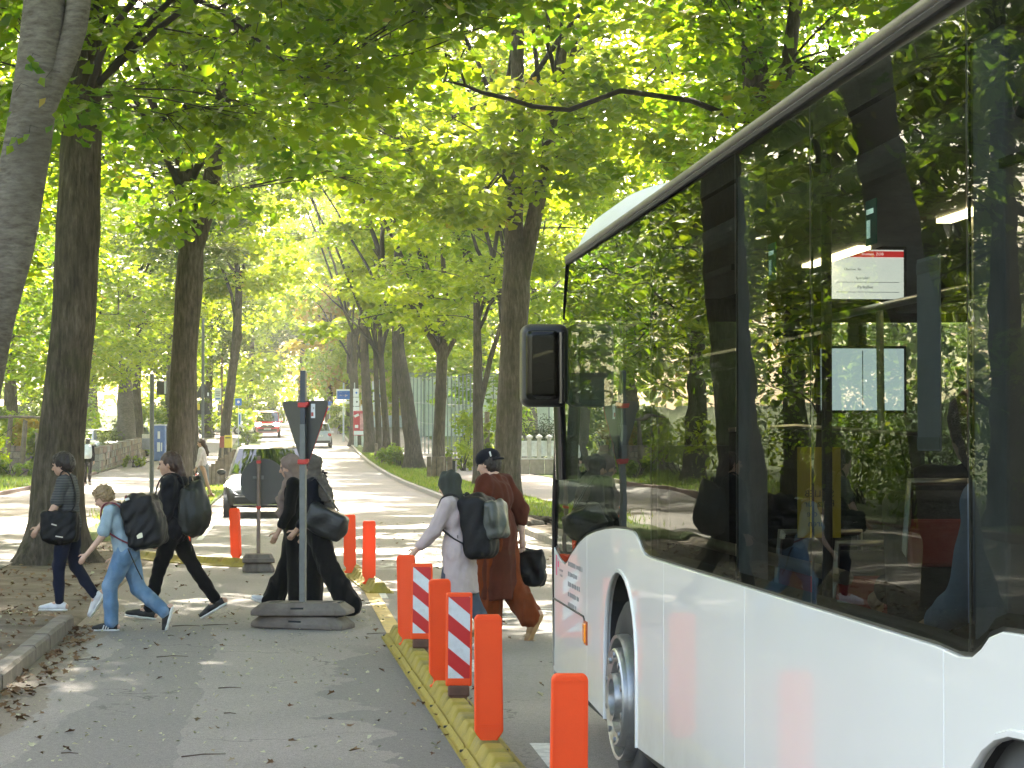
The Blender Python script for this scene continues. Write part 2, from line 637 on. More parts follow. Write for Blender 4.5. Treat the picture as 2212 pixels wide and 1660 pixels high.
def asphalt(name, base, warm, dark, patches=True):
    m, nt, out = nodes_of(name)
    v, off, Y = street_uv(nt)
    p = nt.nodes.new("ShaderNodeBsdfPrincipled")
    big = noise(nt, v, 0.55, 5, 0.6)
    col = mixc(nt, ramp(nt, big, [(0.38, 0.0), (0.62, 1.0)]), base, warm)
    if patches:
        # a newer, darker surfacing along the dividing strip and a long repair in the left lane, ragged at their edges
        wob = mth(nt, 'MULTIPLY', mth(nt, 'SUBTRACT', noise(nt, v, 0.9, 5, 0.6), 0.5), 1.7)
        o2 = mth(nt, 'ADD', off, wob)
        yc = mth(nt, 'SUBTRACT', 1.0, mth(nt, 'MULTIPLY', mth(nt, 'SUBTRACT', Y, 17.5), 0.9))
        yc.node.use_clamp = True
        s1 = mth(nt, 'MULTIPLY', mth(nt, 'GREATER_THAN', o2, 0.42), mth(nt, 'LESS_THAN', off, 1.2))
        s1 = mth(nt, 'MULTIPLY', s1, yc)
        wob2 = mth(nt, 'MULTIPLY', mth(nt, 'SUBTRACT', noise(nt, v, 0.5, 4, 0.5), 0.5), 0.9)
        o3 = mth(nt, 'ADD', off, wob2)
        s2 = mth(nt, 'MULTIPLY', mth(nt, 'GREATER_THAN', o3, -1.45), mth(nt, 'LESS_THAN', o3, -0.62))
        y2 = mth(nt, 'MULTIPLY', mth(nt, 'SUBTRACT', 20.5, Y), 1.2)
        y2.node.use_clamp = True
        s2 = mth(nt, 'MULTIPLY', s2, y2)
        s = mth(nt, 'MAXIMUM', s1, mth(nt, 'MULTIPLY', s2, 0.75))
        col = mixc(nt, mth(nt, 'MULTIPLY', s, 0.8), col, dark)
        # sand and dirt gathered in the gutter
        gd = mth(nt, 'MULTIPLY', mth(nt, 'LESS_THAN', mth(nt, 'ADD', off, mth(nt, 'MULTIPLY', wob, 0.35)), -1.62), 0.7)
        col = mixc(nt, gd, col, (0.17, 0.135, 0.10))
        # tyre-dusted bands
        wv = mth(nt, 'SINE', mth(nt, 'MULTIPLY', off, 3.6))
        col = mixc(nt, mth(nt, 'MULTIPLY', mth(nt, 'MAXIMUM', wv, 0.0), 0.12), col, (0.19, 0.175, 0.16))
    fine = noise(nt, v, 110, 3, 0.8)
    col = mixc(nt, 0.7, col, ramp(nt, fine, [(0.32, 0.16), (0.68, 0.84)]), 'OVERLAY')
    mid = noise(nt, v, 26, 6, 0.8)
    col = mixc(nt, 0.5, col, ramp(nt, mid, [(0.32, 0.24), (0.68, 0.76)]), 'OVERLAY')
    # cracks
    vo = nt.nodes.new("ShaderNodeTexVoronoi")
    vo.feature = 'DISTANCE_TO_EDGE'
    vo.inputs['Scale'].default_value = 0.45
    wv2 = nt.nodes.new("ShaderNodeVectorMath")
    wv2.operation = 'ADD'
    nn = nt.nodes.new("ShaderNodeTexNoise")
    nn.inputs['Scale'].default_value = 1.6
    nn.inputs['Detail'].default_value = 5
    nt.links.new(v, nn.inputs['Vector'])
    nt.links.new(v, wv2.inputs[0])
    nt.links.new(nn.outputs['Color'], wv2.inputs[1])
    nt.links.new(wv2.outputs[0], vo.inputs['Vector'])
    cr = mth(nt, 'MULTIPLY', mth(nt, 'LESS_THAN', vo.outputs['Distance'], 0.004), ramp(nt, big, [(0.45, 0.0), (0.6, 0.6)]))
    col = mixc(nt, cr, col, (0.03, 0.028, 0.026))
    nt.links.new(col, p.inputs['Base Color'])
    p.inputs['Roughness'].default_value = 0.82
    p.inputs['Specular IOR Level'].default_value = 0.35
    nt.links.new(bumpn(nt, noise(nt, v, 180, 3, 0.7), 0.55, 0.006), p.inputs['Normal'])
    nt.links.new(p.outputs[0], out.inputs[0])
    return m


def soil(name, c1, c2, c3, sc=1.5):
    m, nt, out = nodes_of(name)
    v = coords(nt)
    p = nt.nodes.new("ShaderNodeBsdfPrincipled")
    col = ramp(nt, noise(nt, v, sc, 7, 0.65), [(0.34, c1), (0.5, c2), (0.66, c3)])
    col = mixc(nt, 0.55, col, ramp(nt, noise(nt, v, 60, 4, 0.75), [(0.3, 0.2), (0.7, 0.8)]), 'OVERLAY')
    nt.links.new(col, p.inputs['Base Color'])
    p.inputs['Roughness'].default_value = 0.95
    p.inputs['Specular IOR Level'].default_value = 0.15
    nt.links.new(bumpn(nt, noise(nt, v, 30, 6, 0.7), 0.8, 0.03), p.inputs['Normal'])
    nt.links.new(p.outputs[0], out.inputs[0])
    return m


M_road = asphalt("asphalt", (0.205, 0.187, 0.174), (0.250, 0.222, 0.202), (0.142, 0.133, 0.128))
M_path = asphalt("path_surface", (0.16, 0.145, 0.13), (0.20, 0.17, 0.15), (0.1, 0.1, 0.1), patches=False)
M_soil = soil("bare_soil", (0.095, 0.072, 0.052), (0.155, 0.125, 0.096), (0.215, 0.178, 0.140))
M_lawn = soil("lawn_ground", (0.05, 0.075, 0.018), (0.075, 0.11, 0.022), (0.11, 0.12, 0.04), 0.6)
M_kerb = pm("kerb_concrete", (0.16, 0.135, 0.115), 0.85, var=0.2, vscale=14, bump=0.5, bscale=70, dirt=(0.06, 0.05, 0.04), dscale=2.2)
M_kerb2 = pm("kerb_granite", (0.24, 0.215, 0.19), 0.8, var=0.2, vscale=10, bump=0.4, bscale=50)


# ------------------------------------------------------------------ ground sheets
def sheet(name, f0, f1, Y0, Y1, mat, dz=0.0, nx=6, step=1.0, rough=0.0, kind='structure', seed=1):
    """strip of ground between the offsets f0(Y) and f1(Y)"""
    rg = random.Random(seed)
    ys = []
    y = Y0
    while y < Y1:
        ys.append(y)
        y += step * (1 if y < 60 else 3)
    ys.append(Y1)
    f0 = f0 if callable(f0) else (lambda Y, c=f0: c)
    f1 = f1 if callable(f1) else (lambda Y, c=f1: c)
    dzf = dz if callable(dz) else (lambda o, Y, c=dz: c)
    vs, fs = [], []
    for y in ys:
        a, b = f0(y), f1(y)
        for i in range(nx + 1):
            o = a + (b - a) * i / nx
            edge = 0 if i in (0, nx) else 1
            vs.append(st(o, y, dzf(o, y) + rough * edge * rg.uniform(-1, 1)))
    k = nx + 1
    for j in range(len(ys) - 1):
        for i in range(nx):
            fs.append((j * k + i, j * k + i + 1, (j + 1) * k + i + 1, (j + 1) * k + i))
    me = bpy.data.meshes.new(name)
    me.from_pydata(vs, [], fs)
    me.polygons.foreach_set('use_smooth', [True] * len(fs))
    me.update()
    return link(name, me, mat, None, kind)


# level far field carrying everything, out to the horizon
gm = MB()
gy = [-300, -60, 0, 40, 75, 90, 105, 120, 135, 150, 165, 200, 235, 270, 400, 900]
gx = [-600, -150, -60, -30, -12, 0, 12, 30, 60, 150, 600]
gv = [(x + KX * y, y, gz(y) - 0.04) for y in gy for x in gx]
gf = [(j * 11 + i, j * 11 + i + 1, (j + 1) * 11 + i + 1, (j + 1) * 11 + i) for j in range(len(gy) - 1) for i in range(10)]
gm.add(gv, gf)
gm.build("ground", M_lawn, None, 180, kind='structure')

sheet("road", -1.95, 4.25, -40, 300, M_road, 0.0, 8, 1.0)


def verge_z(o, Y):
    if o > -2.0: return 0.004
    return 0.115 if Y < 19.8 else max(0.02, 0.115 - (Y - 19.8) * 0.06)


sheet("verge", -3.75, lambda Y: -2.07 if Y < 19.5 else -1.95, -40, 36, M_soil, verge_z, 8, 0.4, 0.008)
sheet("verge", -3.75, -1.95, 36, 130, M_lawn, 0.04, 5, 1.0, 0.01, seed=2)
sheet("footpath", -8.4, -3.75, -40, 220, M_path, 0.03, 6, 1.0)
sheet("lawn", -40, -8.4, -40, 220, M_lawn, 0.10, 10, 2.0, 0.02, seed=3)
sheet("verge", 4.40, 6.7, -40, 43, M_soil, 0.11, 6, 0.5, 0.012, seed=4)
sheet("verge", 4.40, 6.5, 43, 220, M_lawn, 0.11, 6, 1.0, 0.012, seed=5)
sheet("pavement", 6.7, 10.4, -40, 220, M_path, 0.10, 4, 1.0)
sheet("garden_ground", 10.4, 60, -40, 220, M_lawn, 0.12, 8, 2.0, 0.02, seed=6)


# ------------------------------------------------------------------ kerbs: a run of single stones where they can be told apart
def kerb(name, o0, o1, Y0, Y1, split, h, mat, L=1.0, round_end=False):
    root = bpy.data.objects.new(name, None)
    COL.objects.link(root)
    root['kind'] = 'structure'
    rg = random.Random(5)
    y = Y0
    M = []
    for v in range(3):
        mb = MB()
        w = o1 - o0
        prof = [(-w / 2, -0.1), (-w / 2, h - 0.02), (-w / 2 + 0.02, h), (w / 2 - 0.02, h), (w / 2, h - 0.02), (w / 2, -0.1)]
        dxl = KX * (L - 0.012)
        mb.prism(prof, lambda a, b: (a + rg.uniform(-.003, .003), 0, b + rg.uniform(-.004, .004)), lambda a, b: (a + dxl + rg.uniform(-.003, .003), L - 0.012, b + rg.uniform(-.004, .004)))
        me = mb.mesh("kerb_stone")
        me.materials.append(mat)
        M.append(me)
    while y < split - 0.01:
        o = link("kerb_stone", M[rg.randrange(3)], None, root)
        o.location = st((o0 + o1) / 2, y, rg.uniform(-.004, .004))
        y += L
    if Y1 > split:
        mb = MB()
        y = split
        while y < Y1:
            l = 6.0
            a, b = st(o0, y), st(o0, y + l - .02)
            c, d = st(o1, y), st(o1, y + l - .02)
            up = Vector((0, 0, h))
            dn = Vector((0, 0, -0.15))
            mb.add([a + dn, a + up, c + up, c + dn, b + dn, b + up, d + up, d + dn], [(0, 3, 2, 1), (4, 5, 6, 7), (0, 1, 5, 4), (1, 2, 6, 5), (2, 3, 7, 6)])
            y += l
        mb.build("far_kerb_stones", mat, root, kind='stuff')
    return root


kl = kerb("kerb", -2.10, -1.95, -10, 19.2, 19.2, 0.125, M_kerb)
# the rounded end stone where the kerb drops at the crossing
s = Solid()
e0, e1 = st(-2.025, 19.2), st(-2.025, 19.75)
s.box((0, 0.2, 0.03), (0.065, 0.2, 0.085), 0.01, k=0.02)
s.cone((-.01, 0.40, -0.02), (-.01, 0.40, 0.045), 0.085, 0.075, 0.03)
s.cone((-.01, 0.52, -0.05), (-.01, 0.52, 0.0), 0.085, 0.06, 0.05)
ke = link("kerb_stone", s.mesh("kerb_end", 0.012), M_kerb, kl)
ke.location = e0 + Vector((0, .01, 0))
ke.rotation_euler = (0, 0, R(5.86))
kerb("kerb", 4.25, 4.40, 8, 200, 48, 0.12, M_kerb2)
# low reddish edging between footpath and lawn on the left
M_red = pm("edging_stone", (0.17, 0.10, 0.075), 0.85, var=0.25, vscale=8, bump=0.4, bscale=40)
kerb("kerb", -8.55, -8.40, 30, 96, 60, 0.14, M_red, 1.0)

# ------------------------------------------------------------------ painted markings
M_white = pm("road_paint", (0.58, 0.57, 0.54), 0.75, var=0.1, vscale=40, bump=0.3, bscale=200, dirt=(0.22, 0.21, 0.2), dscale=9)
M_tape = pm("yellow_tape", (0.52, 0.36, 0.10), 0.7, var=0.15, vscale=20, bump=0.2, bscale=120, dirt=(0.2, 0.17, 0.1), dscale=7)


def flat(name, polys, mat, dz=0.004):
    mb = MB()
    for pl in polys: mb.add([st(o, y, dz) for o, y in pl], [tuple(range(len(pl)))])
    return mb.build(name, mat, None, kind='structure')


def bar(o, y, w, l):
    return [(o - w / 2, y), (o + w / 2, y), (o + w / 2, y + l), (o - w / 2, y + l)]


flat("lane_marking", [bar(1.44, 11.3, 0.13, 1.15)], M_white)
flat("lane_marking", [bar(1.42, 16.2, 0.12, 0.9)], M_white)
flat("lane_marking", [bar(1.02, 23.6, 0.14, 3.0)], M_white)
flat("lane_marking", [bar(1.0, 33, 0.12, 3.5)], M_white)
flat("lane_marking", [bar(-1.5, 37, 0.10, 9)], M_white)
# the temporary yellow line joining two lengths of dividing strip
flat("yellow_line", [[(0.88, 19.0), (1.03, 19.0), (1.01, 24.6), (0.86, 24.6)]], M_tape, 0.006)


def ring_pts(o, y, r, w, n=20):
    out = []
    for i in range(n):
        a, b = 2 * math.pi * i / n, 2 * math.pi * (i + 1) / n
        out.append([(o + (r - w) * math.cos(a), y + (r - w) * math.sin(a)), (o + (r + w) * math.cos(a), y + (r + w) * math.sin(a)),
                    (o + (r + w) * math.cos(b), y + (r + w) * math.sin(b)), (o + (r - w) * math.cos(b), y + (r - w) * math.sin(b))])
    return out


def stroke(a, b, w=0.05):
    d = Vector((b[0] - a[0], b[1] - a[1]))
    n = Vector((-d.y, d.x)).normalized() * w
    return [(a[0] - n.x, a[1] - n.y), (b[0] - n.x, b[1] - n.y), (b[0] + n.x, b[1] + n.y), (a[0] + n.x, a[1] + n.y)]


def bicycle_mark(o, y):
    P = ring_pts(o - 0.62, y, 0.38, 0.045) + ring_pts(o + 0.62, y, 0.38, 0.045)
    w0, w1 = (o - 0.62, y), (o + 0.62, y)
    bb, se, hd = (o + 0.02, y - .02), (o + 0.2, y + .55), (o - 0.42, y + 0.55)
    for a, b in ((w1, bb), (w1, se), (bb, se), (se, hd), (bb, hd), (hd, w0), (hd, (o - 0.5, y + .75)), ((o - .5, y + .75), (o - .3, y + .8)), ((o + .08, y + .62), (o + .36, y + .62))):
        P.append(stroke(a, b))
    return P


flat("bicycle_marking", bicycle_mark(2.75, 21.6), M_white, 0.005)
flat("bicycle_marking", bicycle_mark(1.85, 29.2), M_white, 0.005)

# ------------------------------------------------------------------ fallen leaves and grass
M_litter = leaf_mat("fallen_leaf", (0.10, 0.045, 0.02), (0.20, 0.12, 0.06), (0.05, 0.02, 0.01), (0.08, 0.05, 0.02), 0.1, 0.7, ((0.42, 0.40, 0.26), (0.2, 0.2, 0.1)))
rng = np.random.default_rng(11)


def litter(name, n, of, yf, size, hue=None, lift=0.012, kindl='maple'):
    o = of(n)
    y = yf(n)
    P = np.stack([o + KX * y, y, np.array([verge_z(a, b) if (a < -2.0 and b < 36) else 0.0 for a, b in zip(o, y)]) + lift + rng.uniform(0, 0.008, n)], 1)
    N = np.stack([rng.normal(0, .28, n), rng.normal(0, .28, n), np.ones(n)], 1)
    me = leaf_mesh(name, P, N, size(n), rng, kindl, 0.35, hue)
    return link(name, me, M_litter, None, 'stuff')


u = lambda a, b: (lambda n: rng.uniform(a, b, n))
litter("fallen_leaves", 120, u(-1.9, 1.0), u(10.8, 30), u(0.03, 0.075))
litter("fallen_leaves", 200, lambda n: -1.93 + np.abs(rng.normal(0, 0.16, n)), u(11, 20), u(0.04, 0.085), rng.uniform(0, .7, 200))
litter("fallen_leaves", 560, u(-3.7, -2.1), u(12, 34), u(0.03, 0.08), lift=0.02)
litter("fallen_leaves", 120, lambda n: 1.02 + rng.normal(0, .10, n) - 0.0, u(10, 19), u(0.025, 0.05), rng.uniform(0, .8, 120))
litter("fallen_leaves", 200, u(1.2, 4.2), u(14, 45), u(0.03, 0.07))
# paler little seeds and bud scales on the asphalt
litter("tree_seeds", 700, u(-1.9, 1.0), u(10.8, 24), u(0.015, 0.042), rng.uniform(.96, 1, 700), kindl='oval')
litter("tree_seeds", 260, u(-3.7, -2.1), u(12, 22), u(0.015, 0.04), rng.uniform(.95, 1, 260), lift=0.02, kindl='oval')
# fallen twigs
tw = MB()
rt = random.Random(4)
for i in range(10):
    o, y = rt.uniform(-1.9, 0.9), rt.uniform(11, 21)
    a = rt.uniform(-0.5, 0.5)
    l = rt.uniform(0.06, 0.28)
    p = st(o, y, 0.008)
    d = Vector((math.cos(a), math.sin(a), 0))
    tw.tube([p, p + d * l * .5 + Vector((0, rt.uniform(-.02, .02), .006)), p + d * l], [.004, .0035, .002], 5)
tw.build("fallen_twigs", pm("dead_twig", (0.07, 0.045, 0.03), 0.9), None, kind='stuff')

# grass blades on the verges and lawn, as real tufts
M_grass = leaf_mat("grass_blade", (0.035, 0.075, 0.012), (0.08, 0.13, 0.02), (0.12, 0.24, 0.02), (0.30, 0.38, 0.04), 0.5, 0.5, ((0.25, 0.2, 0.07), (0.3, 0.25, 0.08)))
BL = np.array([(-.5, 0, 0), (.5, 0, 0), (0, 0.25, 1)])


def grass(name, n, of, yf, h, w=0.012, base=0.1):
    o = of(n)
    y = yf(n)
    gzv = np.array([gz(b) for b in y])
    P = np.stack([o + KX * y, y, gzv + base], 1)
    a = rng.uniform(0, 6.283, n)
    hh = h(n)
    ww = w * (1 + (y / 60))
    X = np.stack([np.cos(a), np.sin(a), 0 * a], 1)
    L = np.stack([-np.sin(a), np.cos(a), 0 * a], 1)
    V = P[:, None, :] + BL[None, :, 0, None] * X[:, None, :] * ww[:, None, None] + BL[None, :, 1, None] * L[:, None, :] * (hh * rng.uniform(.2, 1.6, n))[:, None, None]
    V[:, :, 2] += BL[None, :, 2] * hh[:, None]
    me = np_mesh(name, V.reshape(-1, 3), np.arange(3 * n), np.arange(n) * 3, np.full(n, 3))
    at_ = me.attributes.new('hue', 'FLOAT', 'FACE')
    at_.data.foreach_set('value', rng.random(n).astype(np.float32))
    return link(name, me, M_grass, None, 'stuff')


grass("grass", 9000, u(-3.7, -2.0), u(42, 112), u(.04, .12), base=.04)
grass("grass", 14000, u(4.45, 6.5), u(44, 130), u(.04, .13), base=.11)
grass("grass", 9000, u(-14, -8.6), u(55, 105), u(.05, .18), base=.1)
grass("grass", 1600, lambda n: -3.6 + rng.normal(0, .35, n), lambda n: 52 + rng.normal(0, 4.5, n), u(.05, .14), base=.04)
# ------------------------------------------------------------------ bark
def bark(name, c1, c2, c3, vs=(9, 9, 1.6), strength=1.0, dist=0.06, moss=None):
    m, nt, out = nodes_of(name)
    p = nt.nodes.new("ShaderNodeBsdfPrincipled")
    v = coords(nt, 'Object', vs)
    n1 = noise(nt, v, 2.2, 6, 0.65)
    v0 = coords(nt)
    n2 = noise(nt, v0, 1.3, 5, 0.6)
    col = ramp(nt, n1, [(0.3, c1), (0.52, c2), (0.72, c3)])
    col = mixc(nt, ramp(nt, n2, [(0.4, 0.0), (0.65, 0.55)]), col, c1)
    if moss: col = mixc(nt, ramp(nt, noise(nt, v0, 2.1, 5, 0.7), [(0.5, 0.0), (0.7, 0.5)]), col, moss)
    nt.links.new(col, p.inputs['Base Color'])
    p.inputs['Roughness'].default_value = 0.92
    p.inputs['Specular IOR Level'].default_value = 0.2
    nt.links.new(bumpn(nt, n1, strength, dist), p.inputs['Normal'])
    nt.links.new(p.outputs[0], out.inputs[0])
    return m


M_bark = bark("maple_bark", (0.032, 0.026, 0.020), (0.094, 0.076, 0.058), (0.165, 0.138, 0.110), moss=(0.055, 0.058, 0.022))
M_beech = bark("beech_bark", (0.075, 0.062, 0.050), (0.150, 0.130, 0.108), (0.215, 0.19, 0.16), vs=(3.5, 3.5, 12), strength=0.9, dist=0.03)
M_twig = pm("branch_bark", (0.026, 0.021, 0.017), 0.9, var=0.3, vscale=8)
M_leaf = leaf_mat("maple_leaf", (0.018, 0.048, 0.008), (0.040, 0.078, 0.010), (0.14, 0.34, 0.008), (0.42, 0.58, 0.012), 0.50, 0.38, ((0.12, 0.10, 0.02), (0.55, 0.42, 0.04)))
M_leaf2 = leaf_mat("lime_leaf", (0.028, 0.060, 0.009), (0.056, 0.088, 0.012), (0.20, 0.38, 0.010), (0.56, 0.68, 0.018), 0.54, 0.45, ((0.14, 0.11, 0.02), (0.65, 0.46, 0.05)))
M_leaf3 = leaf_mat("oak_leaf", (0.040, 0.062, 0.022), (0.066, 0.090, 0.032), (0.12, 0.20, 0.03), (0.26, 0.33, 0.05), 0.42, 0.5)
M_silver = leaf_mat("silver_leaf", (0.045, 0.070, 0.040), (0.085, 0.115, 0.075), (0.10, 0.18, 0.03), (0.24, 0.31, 0.05), 0.42, 0.32)
M_gold = leaf_mat("autumn_leaf", (0.10, 0.07, 0.012), (0.13, 0.11, 0.02), (0.50, 0.32, 0.02), (0.65, 0.50, 0.05), 0.52, 0.5)


def trunk_mesh(name, pts, rs, n=22, flare=0.0, seed=0, lump=0.05, step=0.22, twist=0):
    """tapered trunk through pts with root flare and uneven surface"""
    rg = np.random.default_rng(seed)
    pts = [np.array(p, float) for p in pts]
    seg = [np.linalg.norm(pts[i + 1] - pts[i]) for i in range(len(pts) - 1)]
    cum = np.concatenate([[0], np.cumsum(seg)])
    T = np.arange(0, cum[-1], step)
    T = np.append(T, cum[-1])
    ph = rg.uniform(0, 6.28, 12)
    vs, fs = [], []
    th = np.linspace(0, 2 * math.pi, n, endpoint=False)
    P = np.array(pts)
    bumps = [(rg.uniform(0.4, cum[-1]), rg.uniform(0, 6.28), rg.uniform(.05, .14), rg.uniform(.15, .35)) for _ in range(int(cum[-1] * 1.1) if lump else 0)]
    for t in T:
        c = np.array([np.interp(t, cum, P[:, i]) for i in range(3)])
        r = np.interp(t, cum, rs)
        fl = flare * math.exp(-t / 0.34)
        for a in th:
            rr = r * (1 + lump * (0.5 * math.sin(3 * a + ph[0] + t * .7) + 0.35 * math.sin(5 * a + ph[1] - t * 1.1) + .5 * math.sin(t * 1.9 + ph[2]) * math.sin(2 * a + ph[3]) + .25 * math.sin(9 * a + 2 * t + ph[5])))
            rr += fl * (0.55 + 0.45 * math.sin(5 * a + ph[4]))
            for (bt, ba, bh, bw) in bumps:
                q = ((t - bt) / bw) ** 2 + ((math.atan2(math.sin(a - ba), math.cos(a - ba))) / (0.5)) ** 2
                if q < 4: rr += r * bh * 1.4 * math.exp(-q)
            vs.append((c[0] + rr * math.cos(a), c[1] + rr * math.sin(a), c[2]))
    k = len(T)
    for i in range(k - 1):
        for j in range(n):
            fs.append((i * n + j, i * n + (j + 1) % n, (i + 1) * n + (j + 1) % n, (i + 1) * n + j))
    fs.append(tuple((k - 1) * n + j for j in range(n)))
    me = bpy.data.meshes.new(name)
    me.from_pydata(vs, [], fs)
    me.polygons.foreach_set('use_smooth', [True] * len(fs))
    me.update()
    return me


def bez(a, b, c, n):
    return [a * (1 - t) ** 2 + b * 2 * t * (1 - t) + c * t * t for t in np.linspace(0, 1, n)]


DENS = 1.85


def tree(name, label, base, trunk, crown, nleaf, leaf, kind='maple', size=0.13, ncl=60, nlimb=7, seed=0, group=None, barkm=None,
         flare=0.16, forks=(), extra=(), rcl=(0.9, 0.42), skip=None, trunk_n=22, limb_r=0.09, thin=None, umin=.70):
    """trunk: [(dx,dy,z,r)...] from the base; crown: list of (cx,cy,cz,rx,ry,rz) in world coordinates"""
    rg = np.random.default_rng(seed)
    nleaf, ncl = int(nleaf * DENS), int(ncl * 1.5)
    base = Vector(base)
    root = thing(name, label, "tree", base, 0, group)
    b = np.array(base)
    tp = [np.array(t[:3]) for t in trunk]
    link("trunk", trunk_mesh("trunk", tp, [t[3] for t in trunk], trunk_n, flare, seed), barkm or M_bark, root)
    for fk in forks:
        link("trunk", trunk_mesh("trunk", [np.array(t[:3]) for t in fk], [t[3] for t in fk], 14, 0, seed + 7), barkm or M_bark, root, label="forked stem of the trunk")
    # clusters of foliage
    C = []
    vol = np.array([c[3] * c[4] * c[5] for c in crown])
    cnts = np.maximum((vol / vol.sum() * ncl).astype(int), 3)
    for c, m in zip(crown, cnts):
        d = rg.normal(size=(m, 3))
        d /= np.linalg.norm(d, axis=1, keepdims=True)
        rr = rg.uniform(0.25, 1, m) ** 0.5
        C.append(np.array(c[:3]) + d * rr[:, None] * np.array(c[3:]))
    C = np.concatenate(C) - b
    # the crowns of the two rows leave a bright lane open over the far carriageway
    wp = C + b
    o_ = wp[:, 0] - KX * wp[:, 1]
    keep = ~((wp[:, 1] > 64) & (wp[:, 1] < 240) & (o_ > -.9) & (o_ < 3.4) & (rg.random(len(C)) < .88))
    if keep.sum() > 6: C = C[keep]
    if skip is not None: C = C[[not skip(*(p + b)) for p in C]]
    # limbs
    top = tp[-1]
    stems = [tp] + [[np.array(t[:3]) for t in fk] for fk in forks]
    L = min(nlimb, len(C))
    tg = C[rg.choice(len(C), L, replace=False)]
    mb = MB()
    paths = []
    for i in range(L):
        sp = stems[i % len(stems)]
        u_ = rg.uniform(umin, 1.0)
        ia = int(u_ * (len(sp) - 1) - 1e-6)
        fr = u_ * (len(sp) - 1) - ia
        s0 = sp[ia] * (1 - fr) + sp[ia + 1] * fr
        e = s0 + (tg[i] - s0) * 0.85
        mid = (s0 + e) / 2 + np.array([0, 0, 0.18 * np.linalg.norm(e - s0)]) + rg.normal(0, .25, 3)
        pth = bez(s0, mid, e, 8)
        pth = [p + rg.normal(0, .06, 3) * (0 < q < 7) for q, p in enumerate(pth)]
        r0 = limb_r * rg.uniform(.75, 1.15)
        mb.tube(pth, list(np.linspace(r0, r0 * .25, 8)), 7)
        paths.append(np.array(pth))
    AP = np.concatenate(paths + [np.array(s_) for s_ in stems])
    for c in C:
        dist = np.linalg.norm(AP - c, axis=1) + np.maximum(AP[:, 2] - c[2], 0) * .5
        a = AP[np.argmin(dist)]
        mid = (a + c) / 2 + rg.normal(0, .2, 3) + np.array([0, 0, .15])
        pth = bez(a, mid, c, 5)
        r0 = rg.uniform(.016, .034) * limb_r / .09
        mb.tube(pth, list(np.linspace(r0, .006, 5)), 5)
        for _ in range(3 if base.y < 80 else 0):
            e = c + rg.normal(0, 1, 3) * np.array([rcl[0] * .7, rcl[0] * .7, rcl[1] * .7])
            q = pth[3]
            mb.tube([q, (q + e) / 2 + rg.normal(0, .05, 3), e], [.010, .007, .004], 4)
    for ex in extra:
        pts = [np.array(p[:3]) - b for p in ex]
        mb.tube(pts, [p[3] for p in ex], 7)
    mb.build("branches", M_twig, root, 60)
    # leaves
    m = nleaf // len(C) + 1
    idx = np.repeat(np.arange(len(C)), m)[:nleaf]
    csz = rg.uniform(.75, 1.3, len(C))
    n = len(idx)
    d = rg.normal(size=(n, 3))
    d /= np.linalg.norm(d, axis=1, keepdims=True)
    rr = rg.random(n) ** (1 / 2.2)
    P = C[idx] + d * rr[:, None] * (csz[idx])[:, None] * np.array([rcl[0], rcl[0], rcl[1]])
    P[:, 2] -= 0.10 * (rr * rcl[0]) ** 2
    N = np.stack([rg.normal(0, .55, n), rg.normal(0, .55, n), np.ones(n)], 1) + d * .35
    S = size * rg.uniform(.45, 1.35, n)
    if thin is not None:
        keep = np.array([not thin(*(p + b)) for p in P])
        P, N, S, idx = P[keep], N[keep], S[keep], idx[keep]
    hue = np.clip(rg.random(len(P)) * .55 + (rg.random(len(C)) * .45)[idx], 0, 1)
    me = leaf_mesh("crown", P, N, S, rg, kind, .25, hue)
    link("crown", me, leaf, root)
    return root


def again(src, label, pos, sc, turn, leaf):
    """a further tree grown like an earlier one: shares its meshes, has its own place, size, turn and leaves"""
    r = copy_tree(src)
    r['label'] = label
    r.location = pos
    r.rotation_euler = (0, 0, turn)
    r.scale = sc
    for ch in r.children:
        if ch.name.startswith("crown"):
            ch.material_slots[0].link = 'OBJECT'
            ch.material_slots[0].material = leaf
    return r


ROW_L = "old street trees along the left verge"
ROW_R = "street trees along the right kerb"
# T1: smooth grey beech leaning in at the left edge of the view, forked above
s_ = 20 / 4720
bx, by = -5.05, 20.0
t1 = tree("beech_tree", "smooth grey beech leaning in at the far left, forking high up", (bx, by, .1),
          [(-.24, 0, -.1, .33), (-.12, 0, .7, .275), (.11, 0, 2.04, .25), (.24, 0, 2.68, .243), (.453, 0, 3.44, .235), (.584, 0, 4.17, .222), (.69, 0, 4.91, .21), (.753, 0, 5.64, .185), (.80, 0, 8.5, .15)],
          [(-3.5, 17, 10.4, 4.6, 7.5, 2.7), (-0.5, 19, 10.5, 5, 6, 2.4), (-7, 25, 11.5, 4, 6, 2.5)], 15000, M_leaf, 'oval', 0.15, 95, 7, 3, ROW_L, M_beech, 0.14,  # the part over the road is out of view, added for shade
          forks=[[(.66, 0, 4.35, .09), (.79, -.02, 4.75, .12), (.91, -.02, 5.03, .118), (1.01, 0, 5.30, .115), (1.06, 0, 5.64, .112), (1.2, .2, 7, .10), (1.5, .4, 9, .08)]], rcl=(1.0, .5), trunk_n=32, umin=.95, limb_r=.06)
